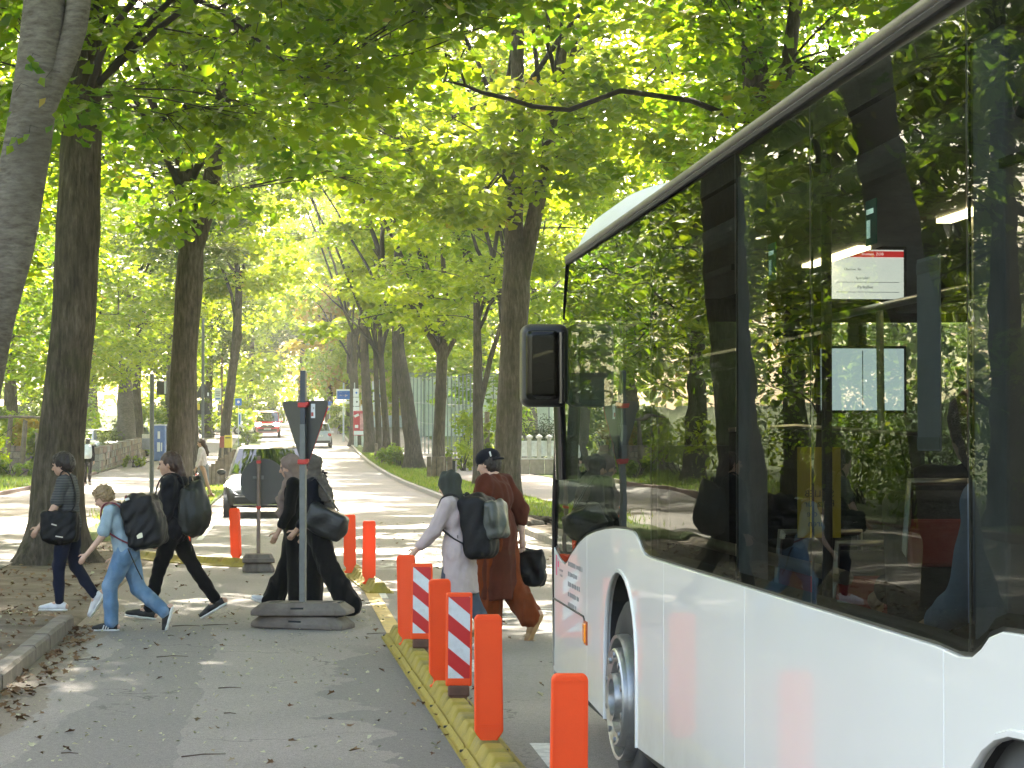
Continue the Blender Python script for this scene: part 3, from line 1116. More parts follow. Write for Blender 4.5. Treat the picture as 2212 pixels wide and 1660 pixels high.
# water shoots on its bark
mbs = MB()
for (px, py, dx) in ((60, 130, .0), (30, 195, .02), (60, 285, -.02), (20, 305, .03), (-5, 320, 0), (95, 165, .03)):
    p = at(px, py, 19.72) - Vector((bx, by, .1))
    mbs.tube([p, p + Vector((.04 + dx, -.06, .06)), p + Vector((.12 + dx, -.10, .03))], [.004, .003, .002], 4)
mbs.build("branches", M_twig, t1, kind="stuff", label="thin water shoots sprouting from the bark")
pp, nn_ = [], []
for (px, py) in ((62, 128), (70, 135), (55, 140), (76, 150), (62, 140), (40, 305), (55, 293), (20, 318), (85, 170), (8, 250), (90, 215), (28, 300), (118, 250), (126, 262), (100, 280)):
    pp.append(at(px, py, 19.58) - Vector((bx, by, .1)))
    nn_.append((random.Random(px).uniform(-.5, .5), -1, .5))
link("leaves", leaf_mesh("leaves", np.array([list(p) for p in pp]), np.array(nn_), np.full(len(pp), .11), np.random.default_rng(2), 'oval'), M_leaf, t1, label="pale sprouting leaves on the trunk")

# T2: the dark maple with the flared foot, second from the left
tree("maple_tree", "dark maple trunk with wide flared foot behind the walking children", (-6.26, 29.9, 0.02),
     [(0, 0, -.1, .40), (.03, 0, .6, .35), (.09, 0, 1.6, .31), (.17, 0, 2.6, .305), (.25, 0, 3.3, .30), (.30, 0, 4.6, .29), (.34, .1, 5.8, .27), (.42, .2, 8.5, .18)],
     [(-4.3, 27, 8.0, 5.0, 5.0, 3.0), (-4.6, 33.5, 9.4, 4.2, 4.0, 3.4), (0.2, 26, 11.0, 5.0, 6, 2.6)], 15500, M_leaf, 'star', 0.165, 130, 10, 13, ROW_L, None, 0.42, rcl=(1.0, .42), limb_r=.05, umin=.88, trunk_n=30,  # last crown part hangs above the view, added to shade the near road
     skip=lambda x, y, z: z < 1.74 + y * .118)
# T3: forked maple
tree("maple_tree", "forked maple behind the woman in the black jacket", (-7.33, 48, 0.03),
     [(0, 0, -.1, .33), (.02, 0, 1.5, .285), (.12, 0, 3.5, .275), (.24, 0, 5.2, .30), (.28, 0, 6.2, .25), (.12, .1, 7.5, .20), (-.2, .2, 10, .13)],
     [(-6.0, 46, 11.0, 6.0, 6.0, 5.4), (-8.5, 46, 9.5, 4, 4, 4), (-4, 45, 16, 6, 6, 4)], 14500, M_leaf, 'kite', 0.19, 130, 11, 14, ROW_L, None, 0.2,
     forks=[[(.34, 0, 5.8, .21), (.68, 0, 7.0, .19), (.85, .1, 8.6, .17), (1.2, .2, 11, .12)]], rcl=(.95, .42))
# T4 further along, leaning right
tree("maple_tree", "slim leaning trunk beside the yellow mailbox, farther up the left verge", st(-3.25, 112),
     [(0, 0, -.1, .31), (.05, 0, 2, .25), (.35, 0, 4.5, .23), (.6, 0, 6.5, .24), (.75, 0, 10, .16)],
     [(-14.0, 110, 12.6, 6.5, 7, 5.2), (-11, 108, 19.5, 7, 7, 5)], 14000, M_leaf2, 'oval', 0.26, 70, 8, 16, ROW_L, None, 0.2, rcl=(1.2, .6))
tree("maple_tree", "maple arching over the left verge between the forked one and the mailbox", st(-3.4, 78),
     [(0, 0, -.1, .30), (-.1, 0, 3, .25), (-.1, 0, 7, .2), (0, 0, 10, .13)],
     [(-9.8, 76, 12.0, 5.6, 6.5, 4.6), (-8, 75, 18, 6, 6, 4.5)], 13000, M_silver, 'oval', 0.22, 75, 8, 18, ROW_L, None, 0.2, rcl=(1.1, .5))
# trees on the near left, seen in the bus windows
tree("maple_tree", "near maple on the left verge beside the photographer, mirrored in the bus", st(-3.2, 10.5, .1),
     [(0, 0, -.1, .42), (.05, 0, 2, .34), (.1, 0, 5, .3), (.15, 0, 9, .2)], [(-4.4, 9, 10.5, 4.8, 6, 3), (-.5, 22, 12.8, 6.5, 7, 2.2), (4, 25, 13.5, 5, 6, 2), (-2, 31, 16.5, 8, 7, 2.2), (-1, 24, 10.4, 6, 4.5, 1.6), (0, 39, 20.5, 9, 8, 2.0), (-2.5, 30, 12.6, 4.5, 6, 1.5), (-2.5, 35, 18.5, 6, 5, 1.5)], 29000, M_leaf, 'oval', 0.34, 300, 8, 20, ROW_L, None, 0.3, rcl=(1.1, .5), skip=lambda x, y, z: z < 3.4 + y * .24)  # crown layers over the road are unseen, added to keep sun flecks off it
tree("maple_tree", "thick maple standing at the lawn edge left of the frame, mirrored in the bus", (-14.5, 24, .1),
     [(0, 0, -.1, .5), (.05, 0, 2, .4), (.1, 0, 5, .34), (.15, 0, 9, .22)], [(-14, 24, 9.5, 5.5, 6, 4.5)], 8000, M_leaf, 'oval', 0.2, 70, 9, 21, ROW_L, None, 0.3, rcl=(1.3, .6))

for i, (x, y, lb) in enumerate(((-13.5, 37, "low crowned maple by the footpath, mirrored in the middle of the bus"), (-15.5, 52, "low crowned maple farther along the footpath, mirrored in the bus"), (-19, 31, "broad low tree deep in the lawn, mirrored in the bus"))):
    tree("maple_tree", lb, (x, y, .1), [(0, 0, -.1, .4), (.05, 0, 2, .32), (.1, 0, 5, .26), (.15, 0, 9, .15)], [(x, y, 7.0, 4.5, 6, 4.6), (x - 1, y, 13, 5, 6, 4)], 5500, M_leaf if i != 1 else M_leaf2, 'oval', .25, 70, 9, 23 + i, ROW_L, None, .3, rcl=(1.3, .65))

# right row
tree("maple_tree", "big forked maple on the right kerb behind the person in brown", (-.15, 58, .1),
     [(0, 0, -.1, .41), (.01, 0, 1.0, .355), (.10, 0, 2.6, .335), (.18, 0, 4.0, .34), (.26, 0, 5.4, .38), (.27, 0, 6.2, .34), (.20, .1, 7.4, .23), (.30, .2, 9.5, .18), (.3, .3, 12.5, .17), (.2, .3, 15, .1)],
     [(-.6, 57, 13.6, 6.8, 6.5, 6.4), (-2.8, 60, 10.2, 3.6, 4, 2.6), (4.0, 57, 11.2, 4, 4, 5.0)], 17000, M_leaf2, 'kite', 0.22, 150, 14, 30, ROW_R, None, 0.25,
     forks=[[(.36, 0, 5.6, .24), (.68, 0, 7.2, .22), (1.05, 0, 9.0, .19), (1.5, 0, 12, .13)]], rcl=(.95, .42),
     skip=lambda x, y, z: -3.2 < x < -.3 and z > 11.2 and (x * 7.3 + z * 3.1) % 1 < .8)
tree("maple_tree", "slender young maple with an open fan of branches right of the big trunk's gap", st(6.56, 75, .1),
     [(0, 0, -.1, .21), (-.05, 0, 2.5, .17), (-.05, 0, 4.6, .15), (-.1, 0, 7, .1)],
     [(-2.4, 74, 8.8, 5.4, 5, 4.0), (-1, 75, 15, 6, 5, 4.5)], 13000, M_leaf2, 'kite', 0.17, 90, 10, 32, ROW_R, None, 0.1, rcl=(1.1, .5),
     forks=[[(0, 0, 2.6, .11), (.4, 0, 4.4, .09), (1.1, 0, 6.6, .06)]])
tree("maple_tree", "maple with round fan of limbs rising from a boxed foot by the grey bin", st(6.05, 88, .1),
     [(0, 0, -.1, .30), (.02, 0, 1.5, .235), (.15, 0, 4.9, .22), (.2, 0, 5.4, .18)],
     [(-4.6, 86, 9.6, 6.0, 6, 4.6), (-8, 90, 9.2, 3, 4, 3), (-4.5, 88, 17, 7, 6, 5)], 17000, M_leaf2, 'kite', 0.19, 110, 9, 34, ROW_R, None, 0.08, rcl=(1.25, .5), limb_r=.14,
     forks=[[(.15, 0, 4.8, .14), (-1.0, 0, 6.8, .11), (-2.6, 0, 9.2, .07)], [(.15, 0, 4.8, .15), (.3, 0, 7, .12), (.1, 0, 10, .08)], [(.2, 0, 4.7, .13), (1.1, 0, 6.4, .09), (2.2, 0, 8, .06)]])
tree("maple_tree", "thick dark trunk leaning left on the grass strip before the shrub", st(5.95, 102.5, .1),
     [(0, 0, -.1, .46), (-.12, 0, 1.2, .37), (-.4, 0, 3.4, .335), (-.72, 0, 5.4, .27), (-1.1, 0, 8.5, .2)],
     [(-6.5, 102, 12.2, 5.5, 6, 5), (-7, 103, 20, 7, 6, 5)], 12000, M_leaf2, 'oval', 0.25, 70, 8, 36, ROW_R, None, 0.35, rcl=(1.15, .5))
for i, (px, Y, w, lean, lb) in enumerate(((838, 122, .30, -.5, "dark upright stem in the pair behind the leaning trunk"), (820, 126, .27, -.3, "thinner left stem of the dark pair by the yellow wall"),
                                       (800, 134, .5, -.45, "broad trunk beside the blue and white parking signs"), (768, 148, .5, -.2, "pale trunk behind the red advertising box"),
                                       (856, 112, .3, -.1, "slim trunk half behind the thick leaning one"))):
    off = (px - 1106) / 4720 * Y - KX * Y
    tree("maple_tree", lb, st(off, Y, .1),
         [(0, 0, -.1, w * .8), (lean * .2, 0, 1.5, w * .66), (lean * .6, 0, 4, w * .58), (lean, 0, 8, w * .4)],
         [((px - 1106) / 4720 * Y - 1, Y, 12.8 + i * .5, 6, 6, 5), ((px - 1106) / 4720 * Y - 1, Y, 21 + i, 7, 6, 5.5)], 6500, M_leaf2, 'oval', 0.36, 50, 7, 40 + i, ROW_R, None, 0.2, rcl=(1.25, .55))

# trees behind the bus, right of the pavement
tree("maple_tree", "tall maple rising behind the bus roof near the windscreen", st(8.0, 37, .1),
     [(0, 0, -.1, .36), (0, 0, 3, .28), (.05, 0, 6, .26), (-.15, 0, 9, .2), (-.5, 0, 12, .12)],
     [(3.6, 35, 10.8, 4.6, 5.0, 4.4), (6.5, 38, 8.4, 3.5, 4, 3.2), (2.0, 31, 13.5, 5.0, 6, 3.2)], 14500, M_leaf, 'star', 0.185, 115, 11, 50, ROW_R, None, 0.2, rcl=(1.05, .48),  # last crown part is out of view, added as shade over the road
     forks=[[(.05, 0, 5.6, .16), (.5, .1, 8, .13), (.9, .2, 11, .09)]], skip=lambda x, y, z: (x < .6 + .05 * (y - 30) or (x < 3 and z < 9.6)) and z < 12,
     extra=[[(4.15, 36.9, 7.0, 0.055), (3.0, 36.6, 7.4, 0.050), (1.8, 36.2, 7.5, 0.047), (*at(1230, 236, 36), 0.044), (*at(1150, 228, 36), 0.041), (*at(1100, 212, 36), 0.041), (*at(1040, 198, 36), 0.034), (*at(1005, 183, 36), 0.029), (*at(985, 178, 36), 0.023), (*at(960, 172, 36), 0.018)],
            [(*at(1005, 183, 36), 0.023), (*at(993, 145, 36), 0.021), (*at(965, 112, 36), 0.023), (*at(935, 82, 36), 0.020), (*at(905, 66, 36), 0.018), (*at(850, 70, 36), 0.015), (*at(790, 66, 36), 0.011)],
            [(*at(962, 112, 36), 0.020), (*at(967, 150, 36), 0.018), (*at(957, 178, 36), 0.015)], [(*at(995, 122, 36), 0.012), (*at(1008, 92, 36), 0.010), (*at(1010, 80, 36), 0.008)],
            [(*at(930, 108, 36), 0.012), (*at(870, 125, 36), 0.010), (*at(820, 140, 36), .015)]])
tree("maple_tree", "maple with big low leaves hanging above the bus roof", st(8.9, 20.5, .1),
     [(0, 0, -.1, .3), (0, 0, 3, .25), (-.05, 0, 5.5, .22), (-.3, 0, 9, .13)],
     [(4.9, 20, 7.6, 3.7, 4.0, 2.4), (3.0, 18, 10.2, 4.5, 5, 2.0), (1, 30, 11.5, 5, 4, 1.8)], 9500, M_leaf, 'star', 0.175, 80, 10, 52, ROW_R, None, 0.2, rcl=(.85, .38),
     skip=lambda x, y, z: z < 1.74 + y * .145 - max(0, x - 2.6) * .5 or x < 1.9)
for i, (off, Y, cz, lb) in enumerate(((13, 50, 8.5, "leafy tree in the garden behind the balustrade"), (14.5, 80, 9, "tree over the garden wall beyond the mirror"),
                                     (12.5, 30, 7, "garden tree opposite the bus door"), (16, 16, 7, "garden tree beside the middle of the bus"), (13.5, 6, 7, "garden tree beside the rear of the bus"),
                                     (12.0, 112, 10, "tree behind the tall mesh fence"), (15, 140, 11, "tree above the yellow building"))):
    p = st(off, Y, .1)
    if i == 0: GT = []
    if i > 2:
        again(GT[i % 3], lb, p, (1 + .04 * i, 1.0, cz / 8.0), 1.3 * i, M_leaf2 if i % 2 else M_leaf)
        continue
    GT += [None]
    GT[-1] = tree("garden_tree", lb, p, [(0, 0, -.1, .3), (.05, 0, 2.5, .24), (0, 0, cz, .14)], [(p.x, p.y, cz + .5, 5, 5, 4.8), (p.x - 1, p.y, cz + 6.5, 5.5, 5, 4)], 9500, M_leaf2 if i % 2 else M_leaf, 'oval', 0.15 + Y * .0014, 70, 8, 60 + i,
         "trees in the gardens on the right", None, 0.15, rcl=(1.2, .6))

# the park on the left
for i, (px, Y, r0, cz, rad, mt, lb) in enumerate((
        (275, 122, .62, 9.6, (6.5, 6, 5.2), M_leaf2, "park tree with a pale bent trunk beyond the stone wall"),
        (300, 132, .4, 12, (6.5, 6, 6), M_leaf2, "park tree close behind the pale bent trunk"),
        (372, 150, .5, 12, (7, 6, 6.5), M_leaf3, "grey green oak behind the blue board"),
        (120, 112, .5, 9.5, (7, 6, 5.6), M_leaf2, "park tree hidden by the dark trunk at left"),
        (20, 100, .45, 8.6, (6, 6, 5.6), M_leaf2, "yellow green tree over the rustic wall"),
        (-90, 80, .45, 9, (6.5, 6, 5.4), M_leaf, "park tree outside the left edge of the view"),
        (60, 165, .5, 12, (9, 7, 9), M_leaf3, "dark tree deep in the park on the left"),
        (200, 185, .5, 13, (9, 7, 9), M_leaf2, "tall sunny tree deep in the park"),
        (-260, 60, .45, 8, (6, 6, 5), M_leaf, "broad park tree left of the footpath"),
        (-500, 45, .45, 8, (6, 6, 5), M_leaf2, "lawn tree left of the footpath nearer the camera"))):
    p = at(px, 945, Y)
    p.z = gz(Y) + .1
    big = Y * .0012
    if i == 0: PT = []
    if i > 3:
        again(PT[(1, 2, 3)[i % 3]], lb, p, (rad[0] / 6.6, rad[1] / 6.0, cz / (12, 12, 9.5)[i % 3]), 1.1 * i, mt)
        continue
    PT += [None]
    PT[-1] = tree("park_tree", lb, p, [(.15, 0, -.1, r0), (0, 0, 1.2, r0 * .8), (-.15, 0, 3.2, r0 * .72), (-.1, 0, 6, r0 * .5), (0, 0, cz, r0 * .25)],
         [(p.x, p.y, cz, *rad), (p.x + 1, p.y + 1, cz + 7, 7, 6, 5.5)], 10500, mt, 'oval', .13 + big, 75, 9, 80 + i, "trees in the park on the left", M_beech if i == 0 else None, .3, rcl=(1.5, .75),
         skip=(lambda x, y, z: False))
# far end of the street: both rows run on and close the view
for i, (px, Y, cz, rad, mt, lb) in enumerate((
        (450, 165, 11, (7, 7, 7), M_leaf2, "bright tree over the parked white cars"), (540, 205, 12, (8, 8, 7.5), M_leaf2, "yellow green tree at the far end left of the road"),
        (585, 250, 13, (9, 8, 9), M_leaf3, "hazy tree closing the far end of the street"), (650, 215, 13, (7, 7, 7.5), M_leaf2, "light tree above the road at its far end"),
        (712, 188, 9.0, (3.2, 4, 3.0), M_gold, "golden autumn tree behind the blue signs"), (755, 178, 15, (6.5, 7, 7), M_leaf2, "green tree behind the direction sign"),
        (830, 200, 16, (8, 8, 8), M_leaf2, "tree above the far yellow building"), (480, 240, 15, (9, 8, 10), M_leaf3, "grey green far tree left of the street"),
        (660, 262, 16, (10, 8, 11), M_leaf2, "pale far tree right of the street"), (930, 185, 14, (9, 8, 9), M_leaf2, "tree behind the glass hall"), (1050, 170, 13, (9, 8, 9), M_leaf2, "tree far behind the ivy pillar"),
        (1150, 150, 11, (8, 8, 8), M_leaf, "dark tree far behind the balustrade"))):
    p = at(px, 945, Y)
    p.z = gz(Y)
    if i == 0: FT = []
    if i > 3 and mt is not M_gold:
        again(FT[i % 4], lb, p, (rad[0] / (7, 8, 9, 7)[i % 4], rad[1] / 8, cz / (11, 12, 13, 13)[i % 4]), .9 * i, mt)
        continue
    FT += [None]
    FT[-1] = tree("far_tree", lb, p, [(0, 0, -.1, .4), (0, 0, 3, .3), (.2, 0, 8, .2), (0, 0, cz, .12)], [(p.x, p.y, p.z + cz * .72, *rad), (p.x, p.y, p.z + cz * 1.45, min(9, rad[0] * 1.4), 8, min(8, rad[2] * 1.3))], 6500, mt, 'oval', .50, 75, 7, 110 + i,
         "trees at the far end of the street", None, .2, rcl=(2.0, 1.0), trunk_n=12)

# far wood all round, a mass nobody could count
rg = np.random.default_rng(77)
n = 56000
ang = rg.uniform(-1.0, 0.75, n)
dist = rg.uniform(285, 340, n)
hgt = rg.random(n) ** .8 * (26 + 5 * np.sin(ang * 23) + 4 * np.sin(ang * 51 + 1))
P = np.stack([np.sin(ang) * dist - 30, np.cos(ang) * dist, gz(300) + hgt], 1)
N = rg.normal(size=(n, 3)) + np.array([0, -.4, .6])
link("far_wood", leaf_mesh("far_wood", P, N, rg.uniform(.8, 1.9, n), rg, 'oval'), M_leaf2, None, 'stuff')
n = 20000
a2 = rg.uniform(-1, 1, n)
P = np.stack([np.where(a2 < 0, -62 - rg.random(n) * 18, 36 + rg.random(n) * 14), rg.uniform(-25, 240, n), rg.random(n) ** .8 * 22], 1)
P[:, 0] += KX * P[:, 1]
link("far_wood", leaf_mesh("far_wood", P, rg.normal(size=(n, 3)) + np.array([0, -.3, .6]), rg.uniform(.6, 1.3, n), rg, 'oval'), M_leaf3, None, 'stuff')
# ------------------------------------------------------------------ the bus
# local axes: origin under the front left corner, +y forwards, +x towards the kerb, z up
PHI = math.atan(0.1015)
bus = thing("bus", "white city bus with dark windows standing at the right kerb", "bus", (0.25, 13.3, 0), PHI)


def paint(name, base, coat=1.0, rough=0.28):
    m, nt, out = nodes_of(name)
    p = nt.nodes.new("ShaderNodeBsdfPrincipled")
    v = coords(nt)
    col = ramp(nt, noise(nt, v, 1.2, 5, .6), [(0.3, [c * .95 for c in base]), (0.7, base)])
    g = nt.nodes.new("ShaderNodeSeparateXYZ")
    nt.links.new(v, g.inputs[0])
    d = mth(nt, 'MULTIPLY', mth(nt, 'SUBTRACT', 0.62, g.outputs[2]), 1.5)
    d.node.use_clamp = True
    dn = mth(nt, 'MULTIPLY', d, ramp(nt, noise(nt, v, 9, 6, .7), [(0.4, 0.0), (0.7, 0.55)]))
    col = mixc(nt, dn, col, (0.32, 0.29, 0.25))
    nt.links.new(col, p.inputs['Base Color'])
    p.inputs['Roughness'].default_value = rough
    p.inputs['Coat Weight'].default_value = coat
    p.inputs['Coat Roughness'].default_value = 0.025
    nt.links.new(bumpn(nt, noise(nt, v, 1.6, 1), .06, .03), p.inputs['Coat Normal'])
    nt.links.new(p.outputs[0], out.inputs[0])
    return m


M_bus = paint("bus_white", (0.72, 0.725, 0.715), .65)
M_roofp = paint("roof_white", (0.78, 0.79, 0.79), .15, .4)
M_dk = pm("black_rubber", (0.012, 0.012, 0.013), 0.6, bump=.15)
M_trim = pm("black_gloss_trim", (0.008, 0.008, 0.010), 0.12, coat=.5)
M_gasket = pm("window_gasket", (0.02, 0.02, 0.02), 0.5)
M_rail = pm("roof_rail_alloy", (0.20, 0.19, 0.165), 0.42, .7, var=.12, bump=.1)
M_int = pm("cabin_panel_grey", (0.075, 0.078, 0.082), 0.6, bump=.1)
M_pil = pm("cabin_pillar_blue_grey", (0.26, 0.27, 0.32), 0.6, bump=.2, bscale=300)
M_cfloor = pm("cabin_floor", (0.05, 0.05, 0.055), 0.6, var=.3, vscale=50)
M_ceil = pm("cabin_ceiling", (0.10, 0.095, 0.085), 0.6)
M_seat = pm("seat_fabric_black", (0.02, 0.02, 0.024), 0.85, bump=.2)
M_seatr = pm("seat_fabric_red", (0.30, 0.022, 0.018), 0.85, bump=.2)
M_hand = pm("grey_steel_pole", (0.36, 0.35, 0.32), 0.3, .9)
M_pane = glass_mat("bus_side_glass", (0.17, 0.195, 0.185), .60, .05, 1.5)
M_pane_t = glass_mat("bus_tinted_glass", (0.24, 0.27, 0.255), .37, .05, 1.5)
M_pane2 = glass_mat("bus_far_glass", (0.075, 0.088, 0.082), .8, .0, 1.5)
M_ws = glass_mat("bus_windscreen_glass", (0.30, 0.34, 0.32), .8, .03, 1.5)
M_steel = pm("wheel_steel", (0.40, 0.41, 0.42), 0.38, .85, var=.12, dirt=(.10, .09, .08), dscale=6)
M_tyre = pm("tyre_rubber", (0.018, 0.018, 0.019), 0.85, bump=.3, bscale=90, dirt=(.05, .045, .04), dscale=5)
M_amber = pm("amber_lens", (0.65, 0.20, 0.01), 0.15, coat=1, emis=(1.0, .35, .02), estr=.05)
M_under = pm("wheel_well_black", (0.010, 0.011, 0.013), 0.9)

LEN, WID = 12.0, 2.55
ARCH = ((-2.69, .53), (-8.58, .53))

# lower outline of the glazing (y, z), front to back
WL = [(-0.06, 1.07), (-0.22, 1.045), (-0.42, 1.018), (-0.55, 1.012), (-0.66, 1.03), (-0.78, 1.07), (-0.98, 1.12), (-1.22, 1.175), (-1.5, 1.222), (-1.85, 1.258), (-2.2, 1.285), (-2.55, 1.305), (-2.85, 1.312),
      (-3.08, 1.312), (-3.2, 1.298), (-3.28, 1.272), (-3.35, 1.242), (-3.44, 1.222), (-3.56, 1.217), (-3.8, 1.217), (-5.5, 1.225), (-7.9, 1.235), (-8.10, 1.228), (-8.2, 1.236), (-8.27, 1.262), (-8.33, 1.295), (-8.42, 1.315), (-8.6, 1.322), (-9.3, 1.322), (-9.45, 1.30), (-9.55, 1.25), (-9.7, 1.235), (-11.7, 1.235), (-11.95, 1.24)]


def wl_at(y):
    for (a, za), (b, zb) in zip(WL, WL[1:]):
        if b <= y <= a: return za + (zb - za) * (a - y) / (a - b)
    return WL[0][1] if y > 0 else WL[-1][1]


def arch_pts(c, hw, top=1.09, zb=.31):
    """wheel arch outline from its front foot over the top to its rear foot"""
    out = [(c + hw, zb)]
    for i in range(0, 17):
        a = math.pi * i / 16
        out.append((c + hw * math.cos(a) * (1 if True else 1), .62 + (top - .62) * math.sin(a) ** .8 if math.sin(a) > 0 else .62))
    out.append((c - hw, zb))
    return out


def side_shell(name, x0, th, y0, y1, parent, mat, sgn=1, ztop=None):
    """one lower side panel between y0 and y1 (y0 in front), cut out round the wheel arches"""
    top = [(y0, wl_at(y0) - .012)] + [(y, z - .012) for y, z in WL if y1 < y < y0] + [(y1, wl_at(y1) - .012)]
    bot = [(y0, .33)]
    for c, hw in ARCH:
        if y1 < c < y0: bot += arch_pts(c, hw)
        elif y1 < c + hw < y0 and c < y1:
            bot += [p for p in arch_pts(c, hw) if p[0] > y1]
    bot.append((y1, .33 if bot[-1][1] < .5 else bot[-1][1]))
    poly = bot + top[::-1]
    # drop repeated points
    pl = []
    for p in poly:
        if not pl or (abs(p[0] - pl[-1][0]) + abs(p[1] - pl[-1][1])) > 1e-4: pl.append(p)
    mb = MB()
    mb.prism(pl, lambda u, v: (x0, u, v), lambda u, v: (x0 + sgn * th, u, v))
    o = mb.build(name, mat, parent, None, bevel=.004)
    return o


GAP = .004
cuts = [-0.02, -1.98 + .0, -4.55, -6.55, -9.15, -11.98]
cuts = [-0.03, -1.52, -3.95, -5.62, -7.98, -9.6, -11.98]
for a, b in zip(cuts, cuts[1:]): side_shell("side_panel", 0, .035, a - GAP / 2 * (a < -.1), b + GAP / 2, bus, M_bus)
# far side: plain panels with the doors let in
mb = MB()
for a, b in ((-3.1, -5.6), (-7.1, -12.0)): mb.box((WID - .02, (a + b) / 2, .78), (.04, abs(a - b), .90))
mb.build("far_side_panel", M_bus, bus, bevel=.01)
# skirt below and flap seam at the front corner
mb = MB()
for a, b in ((-0.10, -2.14), (-3.24, -8.03), (-9.13, -11.9)): mb.box((.05, (a + b) / 2, .305), (.05, abs(a - b), .055))
mb.build("skirt", M_dk, bus, bevel=.01)
mb = MB()
mb.tube([(-.002, -.05, .765), (-.002, -.9, .765), (-.002, -1.40, .765), (-.002, -1.44, .745), (-.002, -1.445, .70)], .006, 6)
mb.build("flap_seam", M_dk, bus)
# wheel housings
for c, hw in ARCH:
    mb = MB()
    pr = arch_pts(c, hw - .004)
    n = len(pr)
    vs = [(x, u, v) for x in (.03, .62) for u, v in pr]
    mb.add(vs, [(i, i + 1, n + i + 1, n + i) for i in range(n - 1)] + [tuple(range(n, 2 * n))])
    mb.build("wheel_housing", M_under, bus)
    mb = MB()
    mb.tube([(.004, u, v) for u, v in arch_pts(c, hw - .012)], .013, 6)
    mb.build("arch_lip", M_bus, bus, 60)


def bus_wheel(y, x, side=-1, turn=0.0):
    root = bpy.data.objects.new("wheel", None)
    COL.objects.link(root)
    root.parent = bus
    root.location = (x, y, .48)
    root.rotation_euler = (0, 0, turn)
    M = Euler((0, R(-90) if side < 0 else R(90), 0)).to_matrix().to_4x4()
    mb = MB().lathe([(.285, -.02), (.30, -.01), (.36, .0), (.43, -.002), (.465, -.02), (.48, -.05), (.48, -.24), (.45, -.27), (.28, -.27)], M, 48, closed=True)
    mb.build("tyre", M_tyre, root, 50)
    mb = MB().lathe([(.0001, .02), (.085, .02), (.09, .075), (.115, .08), (.12, .03), (.165, .02), (.175, .05), (.228, .065), (.236, .058), (.245, -.03), (.27, -.04), (.285, .045), (.30, .05), (.305, .02), (.305, -.2), (.05, -.2)], M, 48, closed=True)
    mb.build("rim", M_steel, root, 40)
    mb = MB()
    for i in range(10):
        a = 2 * math.pi * i / 10
        p = M @ Vector((.205 * math.cos(a), .205 * math.sin(a), .055))
        d = M.to_3x3() @ Vector((0, 0, 1))
        mb.tube([p, p + d * .014], .016, 6)
    mb.build("wheel_nuts", M_steel, root, kind='stuff')
    mb = MB()
    for i in range(10):
        a = 2 * math.pi * (i + .5) / 10
        p = M @ Vector((.258 * math.cos(a), .258 * math.sin(a), -.05))
        d = M.to_3x3() @ Vector((0, 0, 1))
        mb.tube([p, p + d * .012], .022, 8)
    mb.build("vent_holes", M_under, root, kind='stuff')
    return root


bus_wheel(-2.69, .035, -1, R(2.0))
bus_wheel(-8.58, .05, -1)
bus_wheel(-2.69, WID - .05, 1)
bus_wheel(-8.58, WID - .05, 1)

# glazing of the left side: bonded panes with thin joints
PY = [-0.10, -3.60, -5.46, -6.60, -8.17, -10.0, -11.95]
ZT = 2.765
for i, (a, b) in enumerate(zip(PY, PY[1:])):
    a2, b2 = a - .006, b + .006
    poly = [(a2, wl_at(a2))] + [(y, z) for y, z in WL if b2 < y < a2] + [(b2, wl_at(b2)), (b2, ZT), (a2, ZT)]
    if i == 0:   # the front edge leans back and rounds into the windscreen
        poly = [(y, z) for y, z in WL if b2 < y <= -.06] + [(b2, wl_at(b2)), (b2, ZT), (-.80, ZT), (-.62, 2.55), (-.40, 2.2), (-.22, 1.8), (-.10, 1.4)]
    mb = MB().add([(.004, u, v) for u, v in poly], [tuple(range(len(poly)))])
    mb.build("side_window", M_pane if i == 0 else M_pane_t, bus)
# black ceramic border behind the lower edge, and pillars
mb = MB()
pts = [(.016, y, z + .018) for y, z in WL]
for p, q in zip(pts, pts[1:]): mb.add([(p[0], p[1], p[2] - .035), (q[0], q[1], q[2] - .035), (q[0], q[1], q[2] + .012), (p[0], p[1], p[2] + .012)], [(0, 1, 2, 3)])
mb.build("glass_border", M_gasket, bus)
mb = MB().box((.03, -7.0, 2.745), (.03, 10.2, .13)).build("glass_border", M_gasket, bus)
for y, w, d, m in ((-3.62, .05, .05, M_gasket), (-5.50, .22, .07, M_pil), (-6.60, .035, .03, M_gasket), (-8.28, .24, .07, M_pil), (-10.0, .12, .06, M_gasket)):
    mb = MB().box((.055, y, 1.98), (d, w, 1.5))
    mb.build("window_pillar", m, bus, bevel=.01)
mb = MB()
for y in PY[1:-1]: mb.box((.010, y, 1.98), (.006, .012, 1.48))
mb.build("pane_joint", M_gasket, bus, kind='stuff')
# opening vent windows: a lighter bar across the upper third of two panes
for a, b in ((-3.7, -5.38), (-8.4, -9.9)):
    mb = MB().box((.012, (a + b) / 2, 2.36), (.012, abs(a - b), .022))
    mb.build("vent_rail", M_gasket, bus)

# roof: shell, side rail, drip edge
mb = MB()
prof = [(0.02, 2.76), (.03, 2.81), (.12, 2.86), (.35, 2.895), (1.275, 2.92), (2.2, 2.895), (2.43, 2.86), (2.52, 2.80), (2.53, 2.74)]
mb.prism(prof, lambda u, v: (u, -.85, v), lambda u, v: (u, -11.95, v))
mb.build("roof", M_roofp, bus, 30)
mb = MB()
mb.tube([(-.004, -.72, 2.772), (-.010, -4, 2.789), (-.010, -8, 2.824), (-.010, -11.9, 2.86)], .018, 8)
mb.build("roof_rail", M_rail, bus, 50)
mb = MB()
mb.tube([(-.004, -.70, 2.749), (-.006, -4, 2.766), (-.006, -8, 2.800), (-.006, -11.9, 2.835)], .013, 6)
mb.build("drip_edge", M_gasket, bus, 50)
